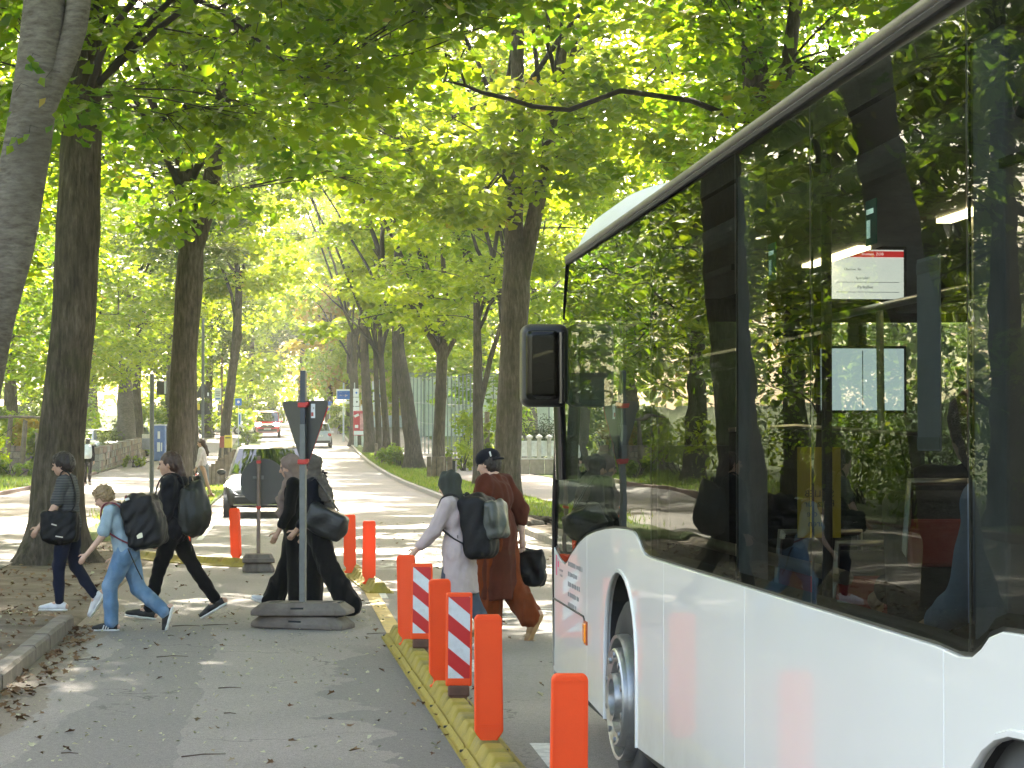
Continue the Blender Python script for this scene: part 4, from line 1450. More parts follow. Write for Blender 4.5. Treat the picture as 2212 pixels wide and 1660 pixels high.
# front roof dome over the destination display: rises from the brow, widest behind it, then runs down into the roof
def dome_z(x, y):
    q = abs(x - 1.275) / 1.215
    fx = max(0.0, 1 - q ** 9) ** .5
    f = max(0.0, min(1.0, (.02 - .36 * q ** 14 - y) / 1.0))
    fy = (1 - (1 - f) ** 3.6) if y > -1.75 else 1 - .62 * min(1.0, (-1.75 - y) / 2.1) ** 1.3
    return 2.772 + .31 * fx * fy


NXD, NYD = 40, 34
mb = MB()
vs = [(.06 + 2.43 * (0.5 - 0.5 * math.cos(math.pi * i / NXD)), y, 0) for y in [.02 - 4.0 * (j / NYD) ** 1.3 for j in range(NYD + 1)] for i in range(NXD + 1)]
vs = [(x, y, dome_z(x, y)) for x, y, z in vs]
mb.add(vs, [(j * (NXD + 1) + i, (j + 1) * (NXD + 1) + i, (j + 1) * (NXD + 1) + i + 1, j * (NXD + 1) + i + 1) for j in range(NYD) for i in range(NXD)])
mb.build("roof_dome", M_roofp, bus, 180)
mb = MB()
mb.tube([(.052, -.60, 2.79), (.047, -1.1, 2.80), (.047, -1.5, 2.805)], .014, 6)
mb.build("dome_gap", M_dk, bus)
mb = MB().box((1.275, -6.5, 2.98), (1.7, 2.6, .12))
mb.build("air_conditioner", M_bus, bus, bevel=.06)
# front end
mb = MB()
fp = []
for i in range(13):
    x = WID * i / 12
    q = abs(x / WID - .5) * 2
    fp.append((x, -.02 + .14 * (1 - q ** 4) - .1 * q ** 8 * 0))
for (z0, z1, lean0, lean1, nm, m_) in ((.30, 1.02, 0, -.02, "front_panel", M_bus), (1.03, 2.42, -.02, -.46, "windscreen", M_ws), (2.43, 2.768, -.46, -.60, "destination_display", M_trim)):
    mb = MB()
    vs = []
    K = 6
    for k in range(K + 1):
        t = k / K
        le = lean0 + (lean1 - lean0) * t ** 1.4
        vs += [(x, y + le, z0 + (z1 - z0) * t) for x, y in fp]
    fs = [(k * 13 + i, k * 13 + i + 1, (k + 1) * 13 + i + 1, (k + 1) * 13 + i) for k in range(K) for i in range(12)]
    mb.add(vs, fs)
    mb.build(nm, m_, bus, 60)
for x in (.28, WID - .28):
    mb = MB().ball((x, .06, .72), (.17, .09, .11), 8)
    mb.build("headlight", glass_mat("lamp_glass", (.85, .87, .9), 1, 0, 1.5), bus, 179)
mb = MB().tube([(.02, -.075, .34), (.008, -.03, .9), (.006, -.035, 1.05), (.0, -.08, 1.3), (.0, -.2, 1.75)], .018, 8)
mb.build("corner_strip", M_trim, bus, 60)
mb = MB().tube([(-.004, -.055, .36), (-.004, -.022, .9), (-.004, -.03, 1.2), (-.004, -.10, 1.5), (-.004, -.21, 1.80)], .007, 6)
mb.build("corner_highlight_trim", M_rail, bus, 60)
mb = MB().box((1.275, -11.98, 1.6), (2.5, .04, 2.5))
mb.build("rear_wall", M_bus, bus, bevel=.01)
mb = MB().box((1.275, -6.0, .30), (2.4, 11.4, .06))
mb.build("underbody", M_under, bus)

# lamps and lettering on the side
for (y, z) in ((-1.50, .685), (-5.98, .40), (-7.05, .405)):
    if y < -6.5: continue
    mb = MB().box((-.008, y, z), (.02, .075, .105 if y > -2 else .07))
    o = mb.build("side_marker_lamp", M_amber, bus, bevel=.006)
    mb = MB().box((-.004, y, z), (.012, .092, .125 if y > -2 else .09))
    mb.build("lamp_housing", pm("lamp_housing_orange", (.35, .07, .02), .4), o)
M_ink = pm("grey_lettering", (0.20, 0.20, 0.21), 0.5)
M_pink = pm("pink_sign_print", (0.55, 0.06, 0.16), 0.5)
for k, (w, l) in enumerate(((.62, 1), (.40, 1), (.5, 1), (.46, 1), (.34, 1))):
    z = 1.015 - k * .058
    mb = MB()
    y = -.72
    rg = random.Random(k)
    while y > -.72 - w:
        lw = rg.uniform(.018, .035)
        mb.box((-.0015, y - lw / 2, z), (.002, lw * .7, rg.uniform(.018, .028)))
        y -= lw + (rg.random() < .2) * .03
    mb.build("side_lettering", M_ink, bus, kind='stuff')
MB().box((-.0015, -.18, .975), (.002, .035, .12)).build("side_emblem", M_pink, bus)
MB().box((-.0015, -.27, .985), (.002, .05, .035)).build("side_emblem", M_pink, bus)
mb = MB()
for z_, w in ((.955, .14), (.925, .11)): mb.box((-.0015, -.40, z_), (.002, w, .012))
mb.build("side_lettering", M_ink, bus)

# rear-view mirror hung outside the front corner
mir = bpy.data.objects.new("mirror", None)
COL.objects.link(mir)
mir.parent = bus
mir.location = (-.128, -.62, 2.155)
s = Solid().box((0, 0, 0), (.082, .045, .185), .055, k=.02)
link("mirror_housing", s.mesh("mirror_housing", .008), pm("mirror_plastic", (0.006, 0.0065, 0.008), .35, bump=.2, bscale=300), mir)
s = Solid().box((-.02, -.098, .0), (.066, .004, .17), .030, k=.01)
link("mirror_glass", s.mesh("mirror_glass", .007), glass_mat("mirror_silver", (.008, .009, .011), .5, 0, 1.5), mir)
MB().tube([(.085, -.02, -.20), (.095, -.01, -.40), (.105, .0, -.66)], .036, 10, squash=(.8, 1)).build("mirror_arm", M_trim, mir, 60)
MB().tube([(.088, -.10, .19), (.090, -.10, -.22)], .022, 8).build("mirror_post", M_trim, mir, 60)

# ------------------------------------------------------------------ inside
mb = MB().box((1.275, -6.0, .36), (2.4, 11.6, .04))
mb.build("cabin_floor", M_cfloor, bus)
mb = MB().box((1.275, -6.3, 2.56), (2.36, 11.0, .04))
mb.build("cabin_ceiling", M_ceil, bus)
mb = MB().box((.35, -6.3, 2.50), (.62, 11.0, .08)).box((2.2, -6.3, 2.50), (.62, 11.0, .08))
mb.build("ceiling_duct", M_ceil, bus, bevel=.03)
mb = MB().box((.075, -7.5, .78), (.04, 7.8, .80))
mb.build("cabin_wall", M_int, bus)
mb = MB().box((2.44, -4.4, .78), (.04, 2.4, .80)).box((2.44, -9.5, .78), (.04, 4.7, .80))
mb.build("cabin_wall", M_int, bus)
for y0, y1 in ((-0.7, -1.9), (-3.1, -5.5), (-7.1, -9.2), (-9.3, -11.8)):
    mb = MB().quad((WID - .02, y0, 1.2), (WID - .02, y1, 1.2), (WID - .02, y1, 2.6), (WID - .02, y0, 2.6))
    mb.build("far_window", M_pane2, bus)
for y0, y1 in ((-1.95, -3.05), (-5.6, -7.0)):
    mb = MB().quad((WID - .015, y0, .42), (WID - .015, y1, .42), (WID - .015, y1, 2.5), (WID - .015, y0, 2.5))
    d = mb.build("far_door", M_pane2, bus)
    mb = MB()
    for y in (y0, (y0 + y1) / 2, y1): mb.box((WID - .03, y, 1.45), (.03, .05, 2.1))
    mb.box((WID - .03, (y0 + y1) / 2, .45), (.03, abs(y0 - y1), .08)).box((WID - .03, (y0 + y1) / 2, 2.5), (.03, abs(y0 - y1), .08))
    mb.build("door_frame", M_dk, d)
for y in (-1.92, -3.08, -5.55, -7.05, -9.25):
    mb = MB().box((2.43, y, 1.5), (.08, .10, 2.2))
    mb.build("far_pillar", M_int, bus, bevel=.01)


def bus_seat(x, y, red=True, flip=False, up=0.0):
    r_ = bpy.data.objects.new("seat", None)
    COL.objects.link(r_)
    r_.parent = bus
    r_.location = (x, y, .55 + up)
    r_.rotation_euler = (0, 0, math.pi if flip else 0)
    s = Solid().box((0, 0, .18), (.17, .17, .02), .03)
    link("seat_cushion", bpy.data.meshes.get("seat_cushion") or s.mesh("seat_cushion", .02), M_seatr if red else M_seat, r_)
    if not bpy.data.meshes.get("seat_back"):
        rx = np.array(Euler((R(-10), 0, 0)).to_matrix())
        s = Solid().box((0, -.22, .52), (.17, .018, .26), .035, rx)
        m_ = s.mesh("seat_back", .02)
    b_ = link("seat_back", bpy.data.meshes["seat_back"], M_seat, r_)
    MB().box((0, -.255, .66), (.31, .035, .14), (R(-10), 0, 0)).build("red_panel", M_seatr, b_, bevel=.01)
    mb = MB().tube([(-.16, -.24, .60), (-.15, -.27, .84), (.15, -.27, .84), (.16, -.24, .60)], .014, 6)
    mb.build("grab_handle", M_hand, r_, 60)
    mb = MB().box((0, -.02, .0), (.30, .30, .28))
    mb.build("seat_base", M_int, r_, bevel=.02)
    return r_


for y in (-5.0, -5.85, -6.7, -7.6, -8.9, -9.8):
    for x in (.36, .82): bus_seat(x, y, True, up=.22 if y < -6 else 0)
for y in (-4.4, -8.0, -9.6):
    for x in (1.75, 2.2): bus_seat(x, y, True)
bus_seat(.62, -1.45, False)
# handrails and poles
for p in (((1.12, -3.4, .4), (1.10, -3.4, 2.5)), ((1.12, -5.2, .4), (1.12, -5.2, 2.5)), ((.62, -6.2, .95), (.64, -6.25, 2.5)), ((1.15, -7.6, .4), (1.15, -7.6, 2.5)), ((.62, -8.55, .9), (.60, -8.6, 2.5))):
    mb = MB().tube(p, .018, 8)
    mb.build("grab_pole", M_hand, bus, 60)
mb = MB().tube([(.7, -2.6, 2.25), (.7, -11, 2.25)], .016, 8).tube([(1.6, -3.2, 2.25), (1.6, -11, 2.25)], .016, 8)
mb.build("ceiling_handrail", M_hand, bus, 60)
for z_, y0, y1 in ((1.30, -3.7, -6.5), (1.02, -3.7, -8.1)):
    mb = MB().tube([(.14, y0, z_), (.14, y1, z_)], .024, 8)
    mb.build("wall_handrail", pm("bronze_rail", (.20, .16, .12), .4, .4), bus, 60)
# driver's cab: partition, dashboard, steering wheel
mb = MB().box((.65, -2.02, 1.05), (1.1, .04, 1.3)).box((1.2, -1.3, .85), (.04, 1.4, .9))
mb.build("driver_partition", M_int, bus, bevel=.01)
mb = MB().quad((.12, -2.03, 1.7), (1.2, -2.03, 1.7), (1.2, -2.03, 2.5), (.12, -2.03, 2.5))
mb.build("partition_glass", M_pane2, bus)
mb = MB().box((.9, -.45, 1.0), (1.5, .5, .25))
mb.build("dashboard", M_dk, bus, bevel=.06)
mb = MB()
Mx = Matrix.Translation((.62, -.78, 1.22)) @ Euler((R(28), 0, 0)).to_matrix().to_4x4()
mb.tube([Mx @ Vector((.23 * math.cos(a), .23 * math.sin(a), 0)) for a in np.linspace(0, 2 * math.pi, 25)], .016, 6)
mb.tube([Mx @ Vector((-.22, 0, 0)), Mx @ Vector((.22, 0, 0))], .014, 6)
mb.build("steering_wheel", M_dk, bus, 60)
# lit ceiling strips (they glow in the photograph)
M_strip = pm("cabin_light", (0.9, 0.8, 0.6), .5, emis=(1.0, .78, .42), estr=2.6)
for x, y0, y1 in ((.55, -4.3, -5.2), (.55, -6.2, -8.0), (.55, -8.35, -10.6), (2.0, -3.4, -6.0), (2.0, -6.3, -10.5)):
    mb = MB().box((x, (y0 + y1) / 2, 2.452), (.05, abs(y0 - y1), .014))
    mb.build("ceiling_light", M_strip, bus)
# passenger information screen hung from the ceiling, and a white panel with added glow
M_scr = pm("screen_white", (0.85, 0.85, 0.83), .3, var=.02, emis=(.93, .95, .88), estr=.30)
M_scr2 = pm("panel_glow_pale_blue", (0.7, 0.78, 0.8), .3, var=.04, emis=(.78, .95, .97), estr=.22)
M_scred = pm("screen_red", (0.6, 0.03, 0.03), .3, emis=(1, .05, .05), estr=.22)
M_scrk = pm("screen_ink", (.25, .25, .27), .5)


def screen(y, x, z, w, h_, mat, name):
    r_ = bpy.data.objects.new(name, None)
    COL.objects.link(r_)
    r_.parent = bus
    r_.location = (x, y, z)
    MB().box((0, .02, 0), (w + .03, .045, h_ + .03)).build("screen_case", M_dk, r_, bevel=.006)
    MB().box((0, -.004, 0), (w, .004, h_)).build("display", mat, r_)
    MB().tube([(0, .02, h_ / 2), (0, .02, h_ / 2 + .12)], .015, 6).build("bracket", M_dk, r_)
    return r_


sc = screen(-4.55, .735, 2.40, .30, .20, M_scr, "glowing_screen_panel")
MB().box((0, -.008, .082), (.298, .003, .024)).build("header_bar", M_scred, sc)
text("screen_text", "Bremen, ZOB", .016, frame((.02, -.0105, .082), (1, 0, 0), (0, 0, 1)), M_scr, sc)
text("screen_text", "Übersee, Str.", .014, frame((-.06, -.0075, .02), (1, 0, 0), (0, 0, 1)), M_scrk, sc)
text("screen_text", "Sportplatz", .014, frame((-.02, -.0075, -.015), (1, 0, 0), (0, 0, 1)), M_scrk, sc)
text("screen_text", "Parkallee", .018, frame((-.01, -.0075, -.052), (1, 0, 0), (0, 0, 1)), M_scrk, sc)
MB().box((0, -.0075, -.032), (.26, .002, .002)).box((0, -.0075, -.072), (.26, .002, .002)).build("divider_line", M_scrk, sc)
sc = screen(-2.12, 1.36, 2.04, .44, .32, M_scr2, "glowing_screen_panel")  # bright panel of unknown make, built as a screen with added glow
MB().box((0, -.008, 0), (.004, .003, .30)).build("divider_line", M_scrk, sc)
# posters and stickers
M_yel = pm("yellow_notice", (0.62, 0.50, 0.03), .6, var=.08)
pn = MB().box((.27, -5.62, 1.545), (.155, .008, .32)).build("notice_board", M_yel, bus)
M_yink = pm("notice_ink", (0.10, 0.085, 0.012), .7)
for k, (t_, z_) in enumerate((("Sie LIEB", 1.54), ("Platz für", 1.505), ("alle die", 1.47), ("fahren", 1.435))):
    text("notice_text", t_, .033, frame((.27, -5.6275, z_), (-1, 0, 0), (0, 0, 1)), M_yink, bus)
MB().quad((.15, -4.62, .9), (.95, -4.62, .9), (.95, -4.62, 1.76), (.15, -4.62, 1.76)).build("glass_screen", M_pane2, bus)
MB().tube([(.15, -4.62, 1.77), (.42, -4.62, 1.785), (.95, -4.62, 1.75)], .010, 6).build("screen_rail", M_hand, bus, 60)
M_green = pm("green_sticker", (0.03, 0.22, 0.14), .5)
M_gink = pm("sticker_print", (.3, .5, .42), .5)
for (y, z) in ((-6.05, 2.325), (-7.30, 2.335)):
    o = MB().box((.008, y, z), (.003, .11, .125)).build("emergency_sticker", M_green, bus)
    MB().box((.005, y, z + .03), (.002, .075, .014)).box((.005, y + .015, z - .018), (.002, .04, .05)).build("sticker_print", M_gink, o)
M_post = pm("pale_poster", (0.33, 0.37, 0.42), .6, var=.12, vscale=5)
o = MB().box((.045, -7.72, 1.955), (.004, .20, .50)).build("poster", M_post, bus)
MB().box((.042, -7.72, 2.18), (.003, .195, .03)).box((.042, -7.72, 1.725), (.003, .195, .03)).build("poster_band", pm("poster_band_grey", (.22, .25, .27), .6), o)
MB().box((.16, -8.95, 2.38), (.02, .34, .15)).build("lit_panel", pm("cabin_panel_lit", (.6, .5, .33), .5, emis=(1, .75, .4), estr=.5), bus)
MB().box((.148, -8.95, 2.38), (.006, .20, .07)).build("line_plan", M_scrk, bus)

# passengers


def seated(label, lx, ly, fig, hairm, topm, tn, dz):
    W = bus.matrix_basis @ Vector((lx, ly, 0))
    root = thing("person", label, "person", (W.x, W.y, .95 - fig.root[2] + dz), PHI - R(90) + R(tn))
    link("body", fig.body(.012), SK1, root)
    link("jacket", fig.top(1.8, 1.2, .03, seed=int(-ly * 10), name="jacket", h=.014), topm, root)
    link("trousers", fig.trousers((.062, .046, .04), h=.014), M_navy, root)
    fig.shoes(root, M_bshoe, h=.014)
    hair_cap(fig, hairm, root, extra=(('c', [(-.03, 0, 0), (-.05, 0, -.06), (-.055, 0, -.12)], [.045, .045, .03]),), h=.012)
    return root
# ------------------------------------------------------------------ lane dividing strips, posts and boards
def rubber(name, base, dirt):
    m, nt, out = nodes_of(name)
    p = nt.nodes.new("ShaderNodeBsdfPrincipled")
    v = coords(nt)
    col = ramp(nt, noise(nt, v, 7, 5, .65), [(0.3, [c * .75 for c in base]), (0.7, base)])
    col = mixc(nt, ramp(nt, noise(nt, v, 3.2, 7, .7), [(0.46, 0.0), (0.64, .75)]), col, dirt)
    nt.links.new(col, p.inputs['Base Color'])
    p.inputs['Roughness'].default_value = .7
    nt.links.new(bumpn(nt, noise(nt, v, 90, 4, .7), .4, .006), p.inputs['Normal'])
    nt.links.new(p.outputs[0], out.inputs[0])
    return m


M_yrub = rubber("yellow_rubber", (0.33, 0.245, 0.026), (0.13, 0.108, 0.045))
M_orange = pm("orange_plastic", (0.97, 0.082, 0.003), .5, var=.06, vscale=3, bump=.08, bscale=90)
_p = [n for n in M_orange.node_tree.nodes if n.type == 'BSDF_PRINCIPLED'][0]
_o = [n for n in M_orange.node_tree.nodes if n.type == 'OUTPUT_MATERIAL'][0]
_t = M_orange.node_tree.nodes.new("ShaderNodeBsdfTranslucent")
_t.inputs[0].default_value = (.85, .12, .015, 1)
_m = M_orange.node_tree.nodes.new("ShaderNodeMixShader")
_m.inputs[0].default_value = .22
M_orange.node_tree.links.new(_p.outputs[0], _m.inputs[1])
M_orange.node_tree.links.new(_t.outputs[0], _m.inputs[2])
M_orange.node_tree.links.new(_m.outputs[0], _o.inputs[0])
M_redfilm = pm("red_reflective_film", (0.50, 0.010, 0.014), .3, var=.06, coat=.3)
M_whfilm = pm("white_reflective_film", (0.60, 0.63, 0.66), .3, var=.06, coat=.3, dirt=(.42, .42, .42), dscale=9)
M_brub = pm("brown_rubber_foot", (0.10, 0.045, 0.028), .75, var=.25, vscale=10, bump=.3, bscale=70)


def strip_segment_mesh(L, seed):
    """one metre of hollow yellow rubber kerb: a flat lip, two flutes and raised humps along its back"""
    rg = random.Random(seed)
    nx, ny = 28, int(L / .018)
    vs, fs = [], []
    for j in range(ny + 1):
        y = L * j / ny
        e = min(1.0, min(y, L - y) / .05)
        ph = (y / (L / 3)) % 1.0
        hump = max(0.0, min(1.0, min(ph, 1 - ph) / .16 - .12))
        for i in range(nx + 1):
            u = i / nx
            x = (u - .5) * .30
            a = abs(u - .5) * 2
            if a > .86: z = .020
            elif a > .70: z = .020 + .030 * (.86 - a) / .16
            elif a > .56: z = .046 - (.012 if .60 < a < .66 else 0)
            else: z = .046 + .070 * hump * min(1.0, (.56 - a) / .22) ** .8
            z *= (.35 + .65 * e ** .5)
            z += rg.uniform(-.0012, .0012)
            vs.append((x, y - L / 2, z))
    k = nx + 1
    for j in range(ny):
        for i in range(nx): fs.append((j * k + i, j * k + i + 1, (j + 1) * k + i + 1, (j + 1) * k + i))
    n0 = len(vs)
    # sides down to the road
    b = [(j * k) for j in range(ny + 1)] + [(ny * k + i) for i in range(1, nx + 1)] + [(j * k + nx) for j in range(ny - 1, -1, -1)] + [i for i in range(nx - 1, 0, -1)]
    low = [(vs[q][0], vs[q][1], -.004) for q in b]
    vs += low
    m = len(b)
    for i in range(m): fs.append((b[i], n0 + i, n0 + (i + 1) % m, b[(i + 1) % m]))
    me = bpy.data.meshes.new("strip_segment")
    me.from_pydata(vs, [], fs)
    me.polygons.foreach_set('use_smooth', [True] * len(fs))
    me.set_sharp_from_angle(angle=R(50))
    me.materials.append(M_yrub)
    return me


SEGS = [strip_segment_mesh(.985, 1), strip_segment_mesh(.985, 2)]


def dividing_strip(label, pts, endcap=True):
    """pts: points a metre apart along which the segments lie"""
    root = thing("dividing_strip", label, "lane divider", pts[0], 0, None)
    for i in range(len(pts) - 1):
        a, b = Vector(pts[i]), Vector(pts[i + 1])
        d = b - a
        o = link("strip_segment", SEGS[i % 2], None, root)
        o.location = (a + b) / 2 - Vector(pts[0])
        o.rotation_euler = (0, 0, math.atan2(-d.x, d.y))
        # black joint between segments
        mb = MB().box((0, 0, .012), (.27, .012, .03))
        j = mb.build("joint", M_dk, root, bevel=.004)
        j.location = b - Vector(pts[0])
        j.rotation_euler = o.rotation_euler
    return root


sx = lambda Y: 1.28 - .119 * Y
dividing_strip("long yellow rubber lane divider running along the bus", [(sx(8.05 + i), 8.05 + i, 0) for i in range(12)])
dividing_strip("short yellow lane divider beyond the gap, right of the crossing women", [(-1.46 - .155 * (i), 24.35 + i, 0) for i in range(5)])
dividing_strip("curved yellow lane divider on the left in front of the grey car", [(-3.45, 29.3, 0), (-4.12, 29.85, 0), (-4.78, 30.55, 0), (-5.3, 31.4, 0)])


def post_mesh():
    """flat flexible orange post with a raised rim, a necked foot and a skirt"""
    w, t, h0, h1 = .155, .052, .115, .74
    mb = MB()
    out = []
    r = .018
    # front outline (x, z) with rounded top corners and a waisted neck
    out = [(-w / 2, h0), (-w / 2 + .004, h1 - r), (-w / 2 + r, h1), (w / 2 - r, h1), (w / 2 - .004, h1 - r), (w / 2, h0), (w / 2 - .012, h0 - .02), (w / 2 - .032, h0 - .045), (w / 2 - .028, h0 - .075), (w / 2 + .0, h0 - .09), (w / 2 - .02, h0 - .11),
           (-w / 2 + .02, h0 - .11), (-w / 2, h0 - .09), (-w / 2 + .028, h0 - .075), (-w / 2 + .032, h0 - .045), (-w / 2 + .012, h0 - .02)]
    mb.prism(out, lambda u, v: (u, -t / 2, v), lambda u, v: (u, t / 2, v))
    return mb


M_post = [None]


def orange_post(label, pos, turn=0.0, tilt=(0, 0), group="orange posts on the yellow lane dividers"):
    r = thing("barrier_post", label, "barrier post", pos, turn, group)
    r.rotation_euler = (R(tilt[0]), R(tilt[1]), turn)
    if M_post[0] is None:
        M_post[0] = [post_mesh().mesh("post_body"), None, None]
        M_post[0][0].materials.append(M_orange)
        mb = MB()
        for sd in (-1, 1):
            y = sd * .0275
            mb.box((-.066, y, .425), (.008, .006, .57)).box((.066, y, .425), (.008, .006, .57)).box((0, y, .712), (.14, .006, .008)).box((0, y, .150), (.14, .006, .008))
        M_post[0][1] = mb.mesh("raised_rim")
        M_post[0][1].materials.append(M_orange)
        mb = MB()
        for i in range(7): mb.box((-.054 + .018 * i, 0, .128), (.009, .060, .010))
        M_post[0][2] = mb.mesh("foot_ribs")
        M_post[0][2].materials.append(M_orange)
    b = link("post_body", M_post[0][0], None, r)
    bv = b.modifiers.new("bevel", 'BEVEL')
    bv.width, bv.segments, bv.limit_method = .009, 3, 'ANGLE'
    link("raised_rim", M_post[0][1], None, r, 'stuff')
    link("foot_ribs", M_post[0][2], None, r, 'stuff')
    return r


def striped_board(label, pos, turn=0.0, tilt=(0, 0)):
    r = thing("barrier_board", label, "barrier board", pos, turn, "red and white striped boards on the long lane divider")
    r.rotation_euler = (R(tilt[0]), R(tilt[1]), turn)
    w, z0, z1 = .165, .165, .75
    MB().box((0, 0, (z0 + z1) / 2), (w, .045, z1 - z0)).build("board", M_orange, r, bevel=.012, seg=3)
    # diagonal bands of film on both faces, clipped to the board
    iw, b0, b1 = .136, .215, .725
    per = .165
    for sd in (-1, 1):
        for k in range(-1, 5):
            for q, m_ in ((0, M_whfilm), (1, M_redfilm)):
                lo = b1 - k * 2 * per / 1.55 - q * per / 1.55
                hi = lo - per / 1.55
                # band between two sloping lines z = lo - x', z = hi - x' (x' from left edge)
                sl = .82
                poly = [(-iw / 2, lo + .0), (iw / 2, lo - iw * sl), (iw / 2, hi - iw * sl), (-iw / 2, hi)]
                cl = clip_poly(poly, b0, b1)
                if len(cl) < 3: continue
                vs = [(u, sd * .0238, v) for u, v in cl]
                MB().add(vs if sd < 0 else vs[::-1], [tuple(range(len(vs)))]).build("reflective_stripe", m_, r)
    MB().box((0, 0, .135), (.135, .075, .07)).box((0, 0, .085), (.105, .06, .05)).box((0, 0, .055), (.15, .085, .03)).build("board_foot", M_brub, r, bevel=.012)
    return r


def clip_poly(P, z0, z1):
    for lim, keep in ((z0, 1), (z1, -1)):
        out = []
        for i in range(len(P)):
            a, b = P[i], P[(i + 1) % len(P)]
            ia, ib = (a[1] - lim) * keep >= 0, (b[1] - lim) * keep >= 0
            if ia: out.append(a)
            if ia != ib:
                t = (lim - a[1]) / (b[1] - a[1])
                out.append((a[0] + t * (b[0] - a[0]), lim))
        P = out
        if not P: break
    return P


BZ = .045
orange_post("nearest orange post, at the bottom edge beside the bus wheel", (sx(8.86), 8.86, BZ), R(6), (0, .6))
orange_post("tall orange post in front of the bus, second nearest", (sx(11.8) - .0, 11.8, BZ), R(5), (0, -.4))
striped_board("red and white striped board between two orange posts, nearer one", (sx(13.75) + .02, 13.75, BZ - .03), R(4), (0, .4))
orange_post("orange post just left of the nearer striped board", (sx(14.75) - .005, 14.75, BZ), R(8), (0, -.6))
striped_board("smaller red and white striped board left of the orange post, farther one", (sx(16.9) + .03, 16.9, BZ - .03), R(3), (0, .5))
orange_post("orange post at the far end of the long divider, behind the striped board", (sx(17.75) - .01, 17.75, BZ), R(-6), (0, -1.5))
orange_post("orange post standing alone at the near end of the short divider", (-1.655, 25.3, BZ - .01), R(4), (0, .3))
orange_post("orange post behind the handbag on the short divider", (-2.03, 27.4, BZ - .01), R(5), (0, -.4))
orange_post("leaning orange post in front of the grey car", (-3.72, 29.55, BZ), R(-30), (0, -3))
orange_post("orange post half hidden behind the olive rucksack", (-4.52, 30.2, BZ), R(-35), (0, 2))

# ------------------------------------------------------------------ sign on stacked plastic feet, seen from behind
M_galv = pm("galvanised_steel", (0.125, 0.128, 0.122), .55, .3, var=.15, vscale=14, bump=.15, bscale=60)
M_dpole = pm("dark_upper_tube", (0.035, 0.040, 0.052), .4, .3, var=.1)
M_signback = pm("sign_back_grey", (0.062, 0.060, 0.057), .55, .3, var=.08)
M_clamp = pm("red_clamp_plastic", (0.42, 0.025, 0.02), .5)
M_plate = pm("recycled_plastic_foot", (0.105, 0.082, 0.066), .8, var=.25, vscale=9, bump=.5, bscale=45, dirt=(.17, .15, .13), dscale=3)


def foot_plate(z, a):
    """one recycled plastic foot: a slab with sloping long sides and sockets in its top"""
    mb = MB()
    L, W, h = .90, .42, .115
    base = [(-L / 2, -W / 2 + .05), (-L / 2 + .10, -W / 2), (L / 2 - .10, -W / 2), (L / 2, -W / 2 + .05), (L / 2, W / 2 - .05), (L / 2 - .10, W / 2), (-L / 2 + .10, W / 2), (-L / 2, W / 2 - .05)]
    top = [(x * .80, y * .76) for x, y in base]
    vs = [(x, y, 0) for x, y in base] + [(x, y, .045) for x, y in base] + [(x, y, h) for x, y in top]
    fs = [tuple(range(7, -1, -1)), tuple(range(16, 24))]
    for k in (0, 8):
        for i in range(8): fs.append((k + i, k + (i + 1) % 8, k + 8 + (i + 1) % 8, k + 8 + i))
    mb.add(vs, fs)
    return mb


give = thing("road_sign", "triangular give-way sign seen from behind on a steel post in stacked plastic feet", "road sign", (PX(655, 20.0), 20.0, 0), R(-14))
for k in (0, 1):
    o = foot_plate(0, 0).build("foot_plate", M_plate, give, bevel=.012)
    o.location = (0, 0, .005 + k * .118)
    o.rotation_euler = (0, R(.8 - 1.6 * k), R(7 * k - 3))
    mb = MB()
    for x, y, w, d in ((.25, -.02, .10, .14), (-.25, -.02, .10, .14), (.36, -.02, .03, .16), (-.02, -.13, .12, .03)): mb.box((x, y, .113), (w, d, .008))
    mb.build("socket_recess", M_under, o, kind='stuff')
    MB().box((0, -.175, .05), (.12, .05, .05)).build("carry_slot", M_under, o)
MB().box((0, 0, 1.0), (.055, .055, 1.72)).build("post", M_galv, give, bevel=.006)
MB().box((0, 0, 2.10), (.050, .050, .50)).build("post", M_dpole, give, bevel=.006, label="dark upper end of the post")
# the triangle: point down, turned away from us
tri = bpy.data.objects.new("sign_plate", None)
r_ = thing_dummy = None
s3 = .74
hgt = s3 * math.sqrt(3) / 2
poly = []
for cx_, cz_, a0 in ((-s3 / 2 + .035, -.02, 90), (s3 / 2 - .035, -.02, -30), (0, -hgt + .045, 210)):
    for k in range(5):
        a = R(a0 + 120 - 120 * k / 4) if True else 0
        poly.append((cx_ + .03 * math.cos(a), cz_ + .03 * math.sin(a)))
bpy.data.objects.remove(tri)
mb = MB().prism(poly, lambda u, v: (u, 0, v), lambda u, v: (u, .004, v))
sp_ = mb.build("sign_plate", M_signback, give, bevel=.001)
sp_.location = (0, .045, 2.065)
sp_.rotation_euler = (0, 0, R(-36))
mb = MB().prism([(u * .98, v * .98 - .003) for u, v in poly], lambda u, v: (u, .0045, v), lambda u, v: (u, .006, v))
mb.build("sign_face", M_whfilm, sp_)
